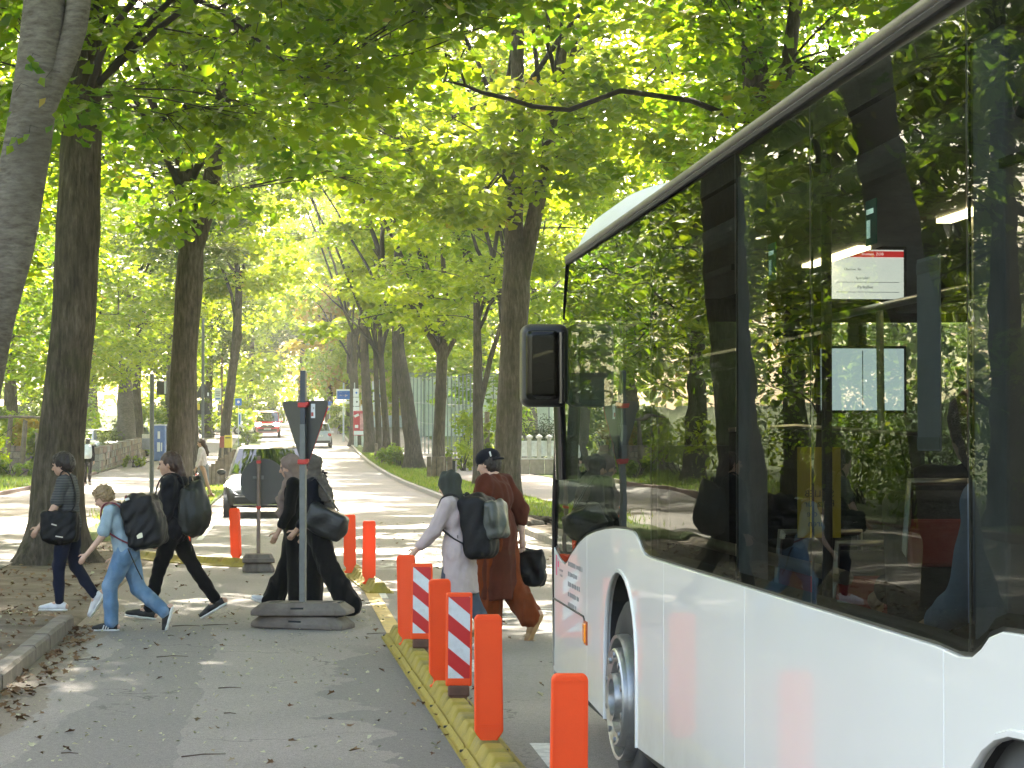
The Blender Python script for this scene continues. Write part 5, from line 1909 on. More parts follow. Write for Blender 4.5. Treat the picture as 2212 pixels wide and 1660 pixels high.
# red border bars on the front
V3 = [(-s3 / 2 + .03, -.03), (s3 / 2 - .03, -.03), (0, -hgt + .05)]
mb = MB()
for a, b in ((0, 1), (1, 2), (2, 0)): mb.box(((V3[a][0] + V3[b][0]) / 2, .007, (V3[a][1] + V3[b][1]) / 2), (.64, .002, .06), (0, -math.atan2(V3[b][1] - V3[a][1], V3[b][0] - V3[a][0]), 0))
mb.build("red_border", M_redfilm, sp_)
for z_ in (2.035, 1.515):
    mb = MB().box((0, .0, z_), (.085, .085, .045)).box((.045, -.02, z_ + .01), (.03, .05, .035))
    mb.build("clamp", M_clamp, give, bevel=.008)
o = MB().box((.135, -.003, -.085), (.065, .002, .13)).build("inspection_sticker", M_whfilm, sp_)
MB().box((.125, -.0045, -.115), (.035, .002, .035)).build("sticker_mark", pm("sticker_red", (.35, .06, .05), .5), o)
MB().box((.145, -.0045, -.06), (.02, .002, .02)).build("sticker_mark", pm("sticker_grey", (.3, .3, .3), .5), o)

rnd = thing("road_sign", "round sign seen from behind on a short post in front of the grey car", "road sign", (PX(559, 28.3), 28.3, 0), R(8))
for k in (0, 1):
    o = foot_plate(0, 0).build("foot_plate", M_plate, rnd, bevel=.012)
    o.location = (0, 0, .005 + k * .118)
    o.scale = (.46, 1, 1)
mb = MB().box((-.0, -.205, .16), (.40, .03, .05))
mb.build("foot_edge", M_plate, rnd, bevel=.006)
MB().tube([(0, 0, .1), (.0, 0, 1.5)], .026, 10).build("post", pm("rusty_post", (.16, .12, .10), .5, .6, var=.2), rnd, 60)
Mx = Matrix.Translation((.06, .05, 1.16)) @ Euler((R(90), 0, 0)).to_matrix().to_4x4()
MB().lathe([(.0001, 0), (.30, 0), (.302, -.004), (.0001, -.004)], Mx, 40, closed=True).build("sign_plate", M_signback, rnd, 40)
MB().lathe([(.0001, -.0055), (.295, -.0055), (.295, -.007), (.0001, -.007)], Mx, 40, closed=True).build("sign_face", M_whfilm, rnd, 40)
MB().lathe([(.22, -.0085), (.292, -.0085), (.292, -.0095), (.22, -.0095)], Mx, 40, closed=True).build("red_border", M_redfilm, rnd, 40)
for z_ in (1.42, .83): MB().box((0, -.005, z_), (.06, .075, .04)).build("clamp", M_clamp, rnd, bevel=.008)
MB().box((-.05, -.03, 1.22), (.05, .03, .03)).box((.05, -.03, 1.22), (.03, .03, .05)).build("bracket", M_galv, rnd, bevel=.004)
# ------------------------------------------------------------------ people
def skin_mat(name, c):
    if name in MATS: return MATS[name]
    m, nt, out = nodes_of(name)
    p = nt.nodes.new("ShaderNodeBsdfPrincipled")
    v = coords(nt)
    col = ramp(nt, noise(nt, v, 22, 4), [(0.3, [x * .88 for x in c]), (0.7, [min(1, x * 1.1) for x in c])])
    nt.links.new(col, p.inputs['Base Color'])
    p.inputs['Roughness'].default_value = 0.52
    p.inputs['Subsurface Weight'].default_value = 0.12
    p.inputs['Subsurface Radius'].default_value = (.012, .005, .003)
    p.inputs['Specular IOR Level'].default_value = 0.4
    nt.links.new(p.outputs[0], out.inputs[0])
    MATS[name] = m
    return m


def cloth(name, c, rough=0.9, var=0.16, vs=9, weave=420, strength=0.35, stripes=None, fade=None):
    if name in MATS: return MATS[name]
    m, nt, out = nodes_of(name)
    p = nt.nodes.new("ShaderNodeBsdfPrincipled")
    v = coords(nt)
    col = ramp(nt, noise(nt, v, vs, 5, .6), [(0.3, [x * (1 - var) for x in c]), (0.7, [min(1, x * (1 + var)) for x in c])])
    if stripes:
        sp = nt.nodes.new("ShaderNodeSeparateXYZ")
        nt.links.new(v, sp.inputs[0])
        w = mth(nt, 'SINE', mth(nt, 'MULTIPLY', sp.outputs[2], stripes[1]))
        col = mixc(nt, mth(nt, 'MULTIPLY', mth(nt, 'GREATER_THAN', w, 0.1), .75), col, stripes[0])
    if fade:
        col = mixc(nt, ramp(nt, noise(nt, v, 4.5, 3), [(0.42, 0.0), (0.66, 0.8)]), col, fade)
    nt.links.new(col, p.inputs['Base Color'])
    p.inputs['Roughness'].default_value = rough
    p.inputs['Specular IOR Level'].default_value = 0.15
    p.inputs['Sheen Weight'].default_value = 0.03
    p.inputs['Sheen Roughness'].default_value = 0.5
    h = mth(nt, 'ADD', mth(nt, 'MULTIPLY', noise(nt, v, 38, 4, .6), 1.0), mth(nt, 'MULTIPLY', noise(nt, v, weave, 2), .3))
    nt.links.new(bumpn(nt, h, strength, 0.006), p.inputs['Normal'])
    nt.links.new(p.outputs[0], out.inputs[0])
    MATS[name] = m
    return m


M_eye = pm("eye_dark", (0.012, 0.009, 0.007), 0.2)
M_sole = pm("white_sole", (0.62, 0.61, 0.58), 0.6, bump=.2, bscale=200)


class Figure:
    """joints of a walking figure; local axes: x = backwards, y = to the figure's right, z = up (figure looks along -x)"""

    def __init__(s, H, lean=4, legs=((20, 14, 0), (-20, -34, -30)), arms=((10, 25, 4, 0), (-8, 10, 4, 0)), neck=8, head=0, slim=1.0, hipdrop=0.0, footlen=.15):
        s.H, s.slim = H, slim
        V = np.array
        P = lambda f, y, z: V([-f, y, z])
        d = lambda a: (math.sin(R(a)), -math.cos(R(a)))
        hw, sw = .052 * H, .102 * H * slim
        s.hip, s.knee, s.ankle, s.toe, s.heel = [], [], [], [], []
        low = 1e9
        for sd, (t, sh, ft) in zip((-1, 1), legs):
            h = V([0, sd * hw, 0.0])
            f, z = d(t)
            k = h + P(f * .245 * H, sd * .004, z * .245 * H)
            f, z = d(sh)
            a = k + P(f * .240 * H, 0, z * .240 * H)
            ff, fz = math.cos(R(ft)), math.sin(R(ft))
            down = P(-math.sin(R(ft)) * -.035 * H * -1, 0, -.036 * H)
            up_n = P(-fz, 0, ff)
            toe = a + P(ff, sd * .06, fz) * V([1, .15 * H, 1]) * .098 * H - up_n * .030 * H
            heel = a - P(ff, 0, fz) * .040 * H - up_n * .030 * H
            s.hip.append(h); s.knee.append(k); s.ankle.append(a); s.toe.append(toe); s.heel.append(heel)
            low = min(low, toe[2], heel[2])
        off = -low + .016 * H
        for L in (s.hip, s.knee, s.ankle, s.toe, s.heel):
            for i in range(2): L[i] = L[i] + V([0, 0, off])
        s.root = V([0, 0, off])
        sp = P(math.sin(R(lean)), 0, math.cos(R(lean)))
        s.sp = sp
        s.waist = s.root + sp * .10 * H
        s.chest = s.root + sp * .205 * H
        s.neck = s.root + sp * .305 * H
        s.sh = [s.root + sp * .287 * H + V([0, sd * sw, 0]) for sd in (-1, 1)]
        na = R(lean + neck)
        nd = P(math.sin(na), 0, math.cos(na))
        s.hc = s.neck + nd * .092 * H + P(.012 * H, 0, 0)
        s.elbow, s.wrist, s.hand, s.hdir = [], [], [], []
        for i, sd, (ua, fa, ou, tw) in zip((0, 1), (-1, 1), arms):
            f, z = d(ua)
            o = math.sin(R(ou))
            e = s.sh[i] + (P(f, 0, z) * math.cos(R(ou)) + V([0, sd * o, 0])) * .172 * H
            f, z = d(fa)
            o = math.sin(R(tw))
            w = e + (P(f, 0, z) * math.cos(R(tw)) + V([0, -sd * o, 0])) * .148 * H
            u = (w - e) / np.linalg.norm(w - e)
            s.elbow.append(e); s.wrist.append(w); s.hdir.append(u); s.hand.append(w + u * .05 * H)
        # head axes
        hp = R(lean * .3 + neck * .6 + head)
        fw = P(math.cos(hp), 0, -math.sin(hp))
        s.hx = np.stack([-fw, V([0, 1, 0]), np.cross(-fw, V([0, 1, 0]))], 1)   # columns: back, right, up
        if s.hx[2, 2] < 0: s.hx[:, 2] *= -1

    def hp(s, f, y, z):
        """point in head axes (fractions of body height): forward, right, up"""
        return s.hc + s.hx @ (np.array([-f, y, z]) * s.H)

    # ---- body: one continuous surface
    def body(s, h=0.0095):
        H, B = s.H, Solid()
        q = s.slim
        # trunk
        B.ell(s.root + s.sp * .02 * H, (.062 * H, .088 * H * q, .07 * H), None, .03)
        B.ell(s.waist, (.052 * H, .074 * H * q, .08 * H), None, .03)
        B.ell(s.chest, (.060 * H, .090 * H * q, .095 * H), None, .03)
        B.cone(s.sh[0], s.sh[1], .034 * H, .034 * H, .03)
        B.chain([s.neck - s.sp * .02 * H, s.neck + s.sp * .02 * H, s.hp(-.008, 0, -.03)], [.040 * H, .031 * H, .030 * H], .02)
        for i in (0, 1):
            B.chain([s.hip[i], s.knee[i], s.ankle[i]], [.050 * H, .031 * H, .022 * H], .02)
            B.chain([s.heel[i] + np.array([0, 0, .01 * H]), s.ankle[i]], [.018 * H, .022 * H], .01)
            B.chain([s.ankle[i], s.toe[i] + np.array([0, 0, .004 * H])], [.022 * H, .014 * H], .01)
            B.chain([s.sh[i], s.elbow[i], s.wrist[i]], [.029 * H, .0225 * H, .0155 * H], .015)
            s._hand(B, i)
        # head: skull, face, jaw, nose, lips, ears
        X = s.hx
        B.ell(s.hp(-.010, 0, .012), (.060 * H, .048 * H, .056 * H), X, .012)
        B.ell(s.hp(.014, 0, -.018), (.040 * H, .040 * H, .050 * H), X, .018)
        B.ell(s.hp(.034, 0, -.050), (.016 * H, .020 * H, .014 * H), X, .014)
        B.cone(s.hp(.049, 0, .004), s.hp(.063, 0, -.017), .0055 * H, .0085 * H, .008)
        B.ell(s.hp(.0485, 0, -.0335), (.0085 * H, .016 * H, .0042 * H), X, .004)
        B.ell(s.hp(.0465, 0, -.0405), (.0085 * H, .014 * H, .0044 * H), X, .004)
        B.ell(s.hp(.046, 0, .016), (.010 * H, .032 * H, .007 * H), X, .008)
        for sd in (-1, 1):
            B.cut(s.hp(.056, sd * .019, .004), (.009 * H, .009 * H, .006 * H), X, .006)
            B.ell(s.hp(-.008, sd * .047, -.006), (.013 * H, .006 * H, .019 * H), X, .005)
            B.ell(s.hp(.030, sd * .026, -.016), (.016 * H, .012 * H, .014 * H), X, .012)
        return B.mesh("body", h)

    def _hand(s, B, i):
        H = s.H
        u = s.hdir[i]
        sd = -1 if i == 0 else 1
        w = s.wrist[i]
        fwd = np.array([-1.0, 0, 0])
        t = fwd - u * (fwd @ u)
        if np.linalg.norm(t) < .2: t = np.array([0, 0, 1.0]) - u * u[2]
        t /= np.linalg.norm(t)                      # thumb side
        nrm = np.cross(u, t)                        # out of the palm's back or inwards
        if nrm[1] * sd > 0: nrm = -nrm              # curl towards the body
        L = .105 * H
        B.chain([w, w + u * .42 * L], [.0150 * H, .0165 * H], .008)
        for k, (o, ln) in enumerate(((.014, .50), (.0048, .56), (-.0048, .52), (-.0135, .42))):
            b = w + u * .40 * L + t * o * H
            p1 = b + (u * .96 + nrm * .28) * ln * L * .45
            p2 = p1 + (u * .75 + nrm * .66) * ln * L * .32
            p3 = p2 + (u * .40 + nrm * .92) * ln * L * .25
            B.chain([b, p1, p2, p3], [.0066 * H, .0058 * H, .0053 * H, .0047 * H], .002)
        b = w + u * .16 * L + t * .012 * H
        p1 = b + (u * .62 + t * .72 + nrm * .2) * .26 * L
        p2 = p1 + (u * .88 + t * .25 + nrm * .35) * .22 * L
        B.chain([b, p1, p2], [.0075 * H, .0062 * H, .0052 * H], .004)

    # ---- clothes
    def top(s, sleeve=1.0, puff=1.12, hem=.02, flare=1.0, h=0.012, wr=.007, seed=0, collar=True, name="shirt", hemdrop=0, sleeve_r=1.3, skirt=None):
        """sleeve: 0..1 upper arm, 1..2 forearm; hem: distance of the hem below the hip line"""
        H, B = s.H, Solid()
        q = s.slim
        B.ell(s.chest, (.068 * H * puff, .098 * H * q * puff, .10 * H), None, .03)
        B.ell(s.chest + s.sp * .05 * H, (.052 * H * puff, .094 * H * q * puff, .06 * H), None, .03)
        B.ell(s.waist, (.062 * H * puff, .086 * H * q * puff, .085 * H), None, .03)
        hc = s.root + s.sp * .02 * H
        B.ell(hc, (.070 * H * puff * flare, .095 * H * q * puff * flare, (.05 + max(hem, 0)) * H), None, .03)
        B.cone(s.sh[0], s.sh[1], .037 * H * puff, .037 * H * puff, .03)
        if collar: B.cone(s.neck - s.sp * .015 * H, s.neck + s.sp * .008 * H, .046 * H, .039 * H, .012)
        if skirt:
            for (dz, r, fo) in skirt:
                c0 = s.root + s.sp * .02 * H
                B.ell((c0 + s.root + np.array([-fo * H, 0, -dz * H])) / 2, (r * .74 * H, r * .98 * H, dz * .75 * H), None, .03)
                for sd in (-1, 1):
                    B.cone(c0 + np.array([0, sd * .03 * H, 0]), s.root + np.array([-fo * H - .012 * H, sd * .035 * H, -dz * H]), .065 * H, r * .72 * H, .04)
                    B.cone(c0 + np.array([0, sd * .03 * H, 0]), s.root + np.array([-fo * H + .02 * H, sd * .03 * H, -dz * H]), .065 * H, r * .70 * H, .04)
        for i in (0, 1):
            r0 = .034 * H * sleeve_r / 1.2
            e, w = s.elbow[i], s.wrist[i]
            if sleeve <= 1:
                p = s.sh[i] + (e - s.sh[i]) * sleeve
                B.cone(s.sh[i], p, r0 * 1.05, .030 * H * sleeve_r, .012)
            else:
                p = e + (w - e) * (sleeve - 1)
                B.chain([s.sh[i], e, p], [r0 * 1.05, .026 * H * sleeve_r, .021 * H * sleeve_r], .015)
        return B.mesh(name, h, wr * .6, .085 * H / 1.6, seed, (1, 1, .4), (s.root[2] - skirt[-1][0] * H) if skirt else None, .008)

    def trousers(s, r=(.062, .042, .034), h=.0125, wr=.006, seed=1, end=.96, name="trousers", seat=1.0):
        H, B = s.H, Solid()
        B.ell(s.root + s.sp * .035 * H, (.062 * H * seat, .090 * H * s.slim * seat, .055 * H), None, .03)
        B.ell(s.root - s.sp * .01 * H + np.array([.006 * H, 0, 0]), (.068 * H * seat, .092 * H * s.slim * seat, .06 * H), None, .03)
        for i in (0, 1):
            k, a = s.knee[i], s.ankle[i]
            p = k + (a - k) * end
            m = (k + p) / 2
            B.chain([s.hip[i], (s.hip[i] + k) / 2, k, m, p], [r[0] * H, (r[0] * .55 + r[1] * .45) * H, r[1] * H, (r[1] + r[2]) / 2 * H, r[2] * H], .02)
        return B.mesh(name, h, wr * .55, .075, seed, (1, 1, .35 if r[2] < .06 else .12), .018 if r[2] >= .06 else None)

    def shoes(s, root, mat, sole=M_sole, high=.0, h=.0085, bare=False, stripes=None):
        H = s.H
        for i in (0, 1):
            u = s.toe[i] - s.heel[i]
            u = u / np.linalg.norm(u)
            y = np.array([0, 1.0, 0])
            n = np.cross(u, y)
            if n[2] < 0 and abs(n[2]) > .05: n = -n
            if abs(n[2]) <= .05: n = n * np.sign(-n[0] * u[2] + 1e-9)
            # n must point from the sole to the ankle
            if (s.ankle[i] - s.heel[i]) @ n < 0: n = -n
            Xr = np.stack([-u, y, n], 1)
            B = Solid()
            hl, te = s.heel[i], s.toe[i]
            B.ell(hl + u * .018 * H + n * .012 * H, (.030 * H, .0235 * H, .026 * H), Xr, .01)
            B.ell(hl + u * .075 * H + n * .008 * H, (.045 * H, .025 * H, .022 * H), Xr, .02)
            B.ell(te + u * .004 * H + n * .002 * H, (.034 * H, .0265 * H, .017 * H), Xr, .015)
            B.cone(s.ankle[i] - n * .006 * H, s.ankle[i] + (s.knee[i] - s.ankle[i]) * (.05 + high), .027 * H, .0255 * H, .012)
            B.cone(hl + u * .05 * H + n * .03 * H, te - u * .01 * H + n * .012 * H, .016 * H, .013 * H, .015)
            o = link("shoe", B.mesh("shoe", h), mat, root)
            S = Solid()
            S.ell(hl + u * .022 * H - n * .012 * H, (.036 * H, .0255 * H, .0095 * H), Xr, .006)
            S.ell(hl + u * .075 * H - n * .013 * H, (.055 * H, .0255 * H, .0085 * H), Xr, .006)
            S.ell(te + u * .004 * H - n * .013 * H, (.038 * H, .0285 * H, .0085 * H), Xr, .006)
            link("sole", S.mesh("sole", h * .8), sole, o)
            if stripes:
                for k in range(3):
                    c = hl + u * (.055 + .017 * k) * H + n * .008 * H
                    sd = -1 if i == 0 else 1
                    MB().box(c + y * sd * .0245 * H, (.007 * H, .004 * H, .030 * H), Matrix([list(r_) for r_ in Xr]) @ Euler((0, R(20), 0)).to_matrix()).build("stripe", stripes, o)

    def eyes(s, root):
        for sd in (-1, 1):
            mb = MB()
            mb.ball(list(s.hp(.0475, sd * .019, .0045)), .0062 * s.H, 6)
            link("eye", mb.mesh("eye", 179), M_eye, root)

    def strap(s, root, mat, side, back, w=.035, name="shoulder_strap"):
        """strap over one shoulder (side 0 = left, 1 = right): from the back over the shoulder to the armpit and back"""
        H = s.H
        sd = (-1, 1)[side]
        c = s.sh[side] * .62 + s.neck * .38
        o = s.sp * .052 * H
        y = np.array([0, sd * 1.0, 0])
        ch = .100 * H
        fwd = np.array([-1.0, 0, 0])
        pts = [c - fwd * .085 * H - s.sp * .05 * H, c - fwd * .06 * H + o * .55, c + o * .98, c + fwd * .055 * H + o * .4, c + fwd * .086 * H - s.sp * .06 * H + y * .01 * H,
               c + fwd * .075 * H - s.sp * .13 * H + y * .03 * H, c - fwd * .0 * H - s.sp * .19 * H + y * .045 * H, c - fwd * .08 * H - s.sp * .24 * H + y * .02 * H]
        mb = MB()
        pts = smooth_pts(pts, 4)
        ribbon(mb, pts, w * H / 1.6, .010, np.array([0, sd * .35, 1.0]))
        return mb.build(name, mat, root, 179)


def smooth_pts(pts, k=4):
    """Catmull-Rom through the points"""
    P = [np.array(p, float) for p in pts]
    P = [2 * P[0] - P[1]] + P + [2 * P[-1] - P[-2]]
    out = []
    for i in range(1, len(P) - 2):
        for j in range(k):
            t = j / k
            a, b, c, d = P[i - 1], P[i], P[i + 1], P[i + 2]
            out.append(.5 * ((2 * b) + (-a + c) * t + (2 * a - 5 * b + 4 * c - d) * t * t + (-a + 3 * b - 3 * c + d) * t ** 3))
    out.append(P[-2])
    return out


def ribbon(mb, pts, w, th, ref=np.array([0, 0, 1.0]), mi=0):
    """flat band along pts; its width lies across both the path and ref-ish normal"""
    n = len(pts)
    vs, fs = [], []
    prev = None
    for i, p in enumerate(pts):
        d = pts[min(i + 1, n - 1)] - pts[max(i - 1, 0)]
        d = d / (np.linalg.norm(d) + 1e-9)
        a = np.array([0, 1.0, 0]) - d * d[1]
        if np.linalg.norm(a) < .15: a = prev if prev is not None else np.array([1.0, 0, 0])
        a = a / np.linalg.norm(a)
        if prev is not None and a @ prev < 0: a = -a
        prev = a
        b = np.cross(d, a)
        for (s_, t_) in ((-1, -1), (1, -1), (1, 1), (-1, 1)): vs.append(p + a * s_ * w / 2 + b * t_ * th / 2)
    for i in range(n - 1):
        for j in range(4): fs.append((i * 4 + j, i * 4 + (j + 1) % 4, (i + 1) * 4 + (j + 1) % 4, (i + 1) * 4 + j))
    fs += [(3, 2, 1, 0), tuple((n - 1) * 4 + j for j in range(4))]
    mb.add(vs, fs, mi)


def person(label, pos, turn, fig, skin):
    root = thing("person", label, "person", pos, R(-turn))
    link("body", fig.body(), skin, root)
    fig.eyes(root)
    return root


def hair_cap(fig, mat, root, extra=(), fringe=.004, h=.008, back=.0, vol=1.0, low=-.02, name="hair", wr=.005, seed=3):
    """hair over the skull: leaves the face free"""
    H, X = fig.H, fig.hx
    B = Solid()
    B.ell(fig.hp(-.016, 0, .020), (.062 * H * vol, .055 * H * vol, .058 * H * vol), X, .01)
    B.ell(fig.hp(-.030 - back, 0, -.002), (.046 * H * vol, .052 * H * vol, .055 * H), X, .02)
    for e in extra:
        if e[0] == 'ell': B.ell(fig.hp(*e[1]), tuple(x * H for x in e[2]), X, .012)
        else: B.chain([fig.hp(*p) for p in e[1]], [r * H for r in e[2]], .015)
    B.cut(fig.hp(.075, 0, -.035), (.066 * H, .075 * H, .062 * H), X, .006)
    link(name, B.mesh(name, h, wr, .03, seed, (1, 1, .4)), mat, root)


SK1 = skin_mat("skin_fair", (0.50, 0.31, 0.225))
SK2 = skin_mat("skin_tan", (0.42, 0.25, 0.17))
M_black = cloth("black_cloth", (0.005, 0.005, 0.006))
M_black2 = cloth("black_trouser_cloth", (0.004, 0.004, 0.005))
M_navy = cloth("dark_denim", (0.008, 0.011, 0.027), .85)
M_denim = cloth("light_denim", (0.095, 0.165, 0.26), .88, .2, 7, 300, .5, fade=(0.19, 0.27, 0.36))
M_hair = pm("brown_hair", (0.018, 0.010, 0.0075), 0.5, var=.3, vscale=40, bump=.5, bscale=160)
M_hair2 = pm("chestnut_hair", (0.045, 0.021, 0.013), 0.5, var=.3, vscale=40, bump=.5, bscale=160)
M_blond = pm("sandy_hair", (0.22, 0.145, 0.07), 0.55, var=.25, vscale=40, bump=.5, bscale=160)
M_bag = pm("bag_nylon", (0.0045, 0.0045, 0.006), 0.6, spec=.25, var=.2, vscale=8, bump=.3, bscale=60)
M_leather = pm("black_leather", (0.008, 0.0085, 0.010), 0.42, var=.2, vscale=10, bump=.35, bscale=50)
M_strap = pm("strap_webbing", (0.005, 0.005, 0.0055), 0.8)
M_wshoe = pm("white_shoe", (0.60, 0.60, 0.62), 0.6, bump=.2, bscale=80)
M_bshoe = pm("black_shoe", (0.006, 0.006, 0.007), 0.6, bump=.2, bscale=80)

# ---- P1: the girl with the shoulder bag, stepping onto the kerb
f1 = Figure(1.47, 3, ((12, -2, 0), (-6, -34, -58)), ((16, 38, 6, -3), (-6, 6, 6, 0)), 10, 6, .95)
p1 = (PX(150, 20.4), 20.4, .085)
q = person("dark haired person in a striped grey T-shirt stepping onto the kerb", p1, 4, f1, SK1)
link("shirt", f1.top(.72, 1.10, .045, seed=5, name="shirt"), cloth("striped_grey_jersey", (0.055, 0.055, 0.058), stripes=((0.105, 0.105, 0.10), 260)), q)
link("trousers", f1.trousers((.058, .039, .030), seed=6), M_navy, q)
f1.shoes(q, M_wshoe)
hair_cap(f1, M_hair, q, extra=(('ell', (-.034, 0, -.03), (.034, .046, .036)), ('ell', (.018, 0, .054), (.03, .036, .018))), vol=1.08, back=.006, seed=2)
b = thing("shoulder_bag", "black shoulder bag hanging at the hip of the girl in grey", "bag", p1, R(-4))
s = Solid()
hc = f1.root + np.array([-.035, -.175, -.005])
s.box(hc + np.array([0, 0, .02]), (.125, .045, .10), .04, k=.02)
s.box(hc + np.array([.01, -.055, -.01]), (.10, .012, .075), .025, k=.015)
s.ell(hc + np.array([0, 0, -.10]), (.15, .06, .06), None, .03)
link("bag_body", s.mesh("bag_body", .011, .008, .1, 4), M_bag, b)
mb = MB()
sp_ = [hc + np.array([-.10, 0, .13]), f1.chest + np.array([-.09, -.09, -.03]), f1.sh[0] * .55 + f1.neck * .45 + np.array([-.03, 0, .072]), f1.sh[0] * .5 + f1.neck * .5 + np.array([.055, 0, .045]), f1.chest + np.array([.105, -.08, -.04]), hc + np.array([.10, 0, .13])]
ribbon(mb, smooth_pts(sp_, 5), .04, .008)
mb.build("strap", M_strap, b, 179)
mb = MB().box(hc + np.array([-.03, -.098, .035]), (.05, .006, .012), (0, R(15), 0))
mb.build("buckle", pm("buckle_metal", (.35, .33, .3), .4, .8), b)
MB().box(hc + np.array([.02, -.10, -.075]), (.07, .006, .01), (0, R(8), 0)).build("buckle", MATS["buckle_metal"], b)

# ---- P2: the boy with the big rucksack
f2 = Figure(1.37, 17, ((24, -4, 0), (-14, -50, -74)), ((16, 40, 7, -4), (-4, 20, 7, 0)), 24, 12, 1.02)
p2 = (PX(275, 19.75), 19.75, 0)
q = person("blond boy in light blue T-shirt and jeans bent under a rucksack", p2, 6, f2, SK1)
link("shirt", f2.top(.78, 1.14, .05, seed=15, name="shirt", sleeve_r=1.42), cloth("light_blue_jersey", (0.24, 0.31, 0.355)), q)
link("trousers", f2.trousers((.066, .050, .046), seed=16, wr=.010, seat=1.05), M_denim, q)
f2.shoes(q, M_bshoe, stripes=M_sole)
hair_cap(f2, M_blond, q, extra=(('ell', (.012, 0, .056), (.036, .038, .022)), ('ell', (-.02, 0, .066), (.02, .02, .016))), vol=1.04, seed=8, wr=.007)


def rucksack(label, pos, turn, fig, mats, size, pocket=None, shift=(0, 0, 0), tilt=None, patches=(), seed=0, teardrop=False, stripes=()):
    """rucksack on a back: size = depth, width, height; mats = body, pocket, strap"""
    b = thing("rucksack", label, "rucksack", pos, R(-turn))
    H = fig.H
    tl = tilt if tilt is not None else math.degrees(math.atan2(-fig.sp[0], fig.sp[2]))
    Rm = np.array(Euler((0, R(-tl), 0)).to_matrix())
    c = fig.chest + Rm @ np.array([.062 * H + size[0] / 2, 0, -.03 * H]) + np.array(shift)
    d, w, h_ = size
    s = Solid()
    if teardrop:
        s.ell(c + Rm @ np.array([.0, 0, -.10 * h_]), (d * .52, w * .52, h_ * .42), Rm, .03)
        s.ell(c + Rm @ np.array([-.10 * d, 0, .20 * h_]), (d * .36, w * .42, h_ * .34), Rm, .05)
        s.box(c + Rm @ np.array([-.22 * d, 0, -.05 * h_]), (d * .16, w * .36, h_ * .36), .03, Rm, .03)
    else:
        s.box(c, (d / 2 - .06, w / 2 - .05, h_ / 2 - .06), .06, Rm, .02)
        s.ell(c + Rm @ np.array([d * .10, 0, -h_ * .10]), (d * .52, w * .50, h_ * .40), Rm, .05)
        s.ell(c + Rm @ np.array([-.02, 0, h_ * .44]), (d * .36, w * .40, .07), Rm, .03)
    link("rucksack_body", s.mesh("rucksack_body", .012, .008, .12, seed), mats[0], b)
    if pocket:
        s = Solid()
        px_, pz_, pd, pw, ph = pocket
        s.box(c + Rm @ np.array([px_, 0, pz_]), (pd / 2 - .03, pw / 2 - .04, ph / 2 - .04), .04, Rm, .02)
        s.ell(c + Rm @ np.array([px_ + pd * .12, 0, pz_ - ph * .08]), (pd * .5, pw * .48, ph * .42), Rm, .03)
        link("front_pocket", s.mesh("front_pocket", .011, .010, .10, seed + 1), mats[1], b)
    for i in (0, 1): fig.strap(b, mats[2], i, d)
    mb = MB()
    hp_ = [c + Rm @ np.array(p) for p in ((-d * .30, -.05, h_ * .46), (-d * .34, -.03, h_ * .56), (-d * .34, .03, h_ * .56), (-d * .30, .05, h_ * .46))]
    mb.tube(smooth_pts(hp_, 3), .011, 6)
    mb.build("grab_loop", mats[2], b, 179)
    for (px_, py_, pz_, sx, sy, sz, m_, nm) in patches:
        mb = MB().box(c + Rm @ np.array([px_, py_, pz_]), (sx, sy, sz), Matrix([list(r_) for r_ in Rm]))
        mb.build(nm, m_, b, bevel=.003)
    for (p_, q_, wd, m_) in stripes:
        mb = MB()
        ribbon(mb, smooth_pts([c + Rm @ np.array(v_) for v_ in (p_, ((p_[0] + q_[0]) / 2, (p_[1] + q_[1]) / 2, (p_[2] + q_[2]) / 2 - .02), q_)], 4), wd, .006)
        mb.build("hanging_strap", m_, b, 179)
    return b


M_darkred = pm("maroon_nylon", (0.016, 0.005, 0.007), 0.6, var=.3, vscale=7, bump=.3, bscale=50)
M_lpatch = pm("reflective_patch", (0.62, 0.58, 0.42), 0.5)
M_redstrap = pm("red_webbing", (0.13, 0.012, 0.025), 0.7)
rucksack("big black and maroon rucksack on the blond boy's back", p2, 6, f2, (M_bag, M_darkred, M_redstrap), (.31, .33, .46), (.06, .05, .18, .30, .26), (.0, 0, -.01), 14,
         patches=((-.02, -.175, -.115, .055, .016, .045, M_lpatch, "reflector"), (-.06, -.16, .23, .04, .02, .02, M_sole, "reflector")), seed=21,
         stripes=(((-.16, -.15, -.2), (-.10, -.14, -.50), .02, M_strap),))

# ---- P3: the woman in the black jacket
f3 = Figure(1.62, 1, ((18, 14, 8), (-28, -34, -30)), ((4, 20, 5, 4), (0, 16, 5, 4)), 6, 2, 1.0)
p3 = (PX(375, 21.0), 21.0, 0)
q = person("woman in a loose black jacket striding, brown hair tied back", p3, 2, f3, SK2)
link("jacket", f3.top(1.8, 1.28, .05, 1.05, seed=25, name="jacket", wr=.012, sleeve_r=1.55), cloth("black_jacket_cloth", (0.006, 0.006, 0.009), .75), q)
link("trousers", f3.trousers((.058, .041, .034), seed=26, wr=.008), M_black2, q)
f3.shoes(q, M_bshoe)
hair_cap(f3, M_hair2, q, extra=(('ell', (-.060, 0, .008), (.028, .03, .034)), ('c', [(-.06, 0, -.005), (-.066, 0, -.06), (-.072, .004, -.115)], [.024, .030, .016])), vol=1.0, back=.004, seed=5)
s = Solid()
s.chain([f3.neck + np.array([.075, -.07, -.03]), f3.neck + np.array([.095, 0, -.015]), f3.neck + np.array([.075, .07, -.03])], [.035, .045, .035], .03)
link("hood", s.mesh("hood", .011, .008, .1, 3), cloth("black_jacket_cloth", (0, 0, 0)), q)
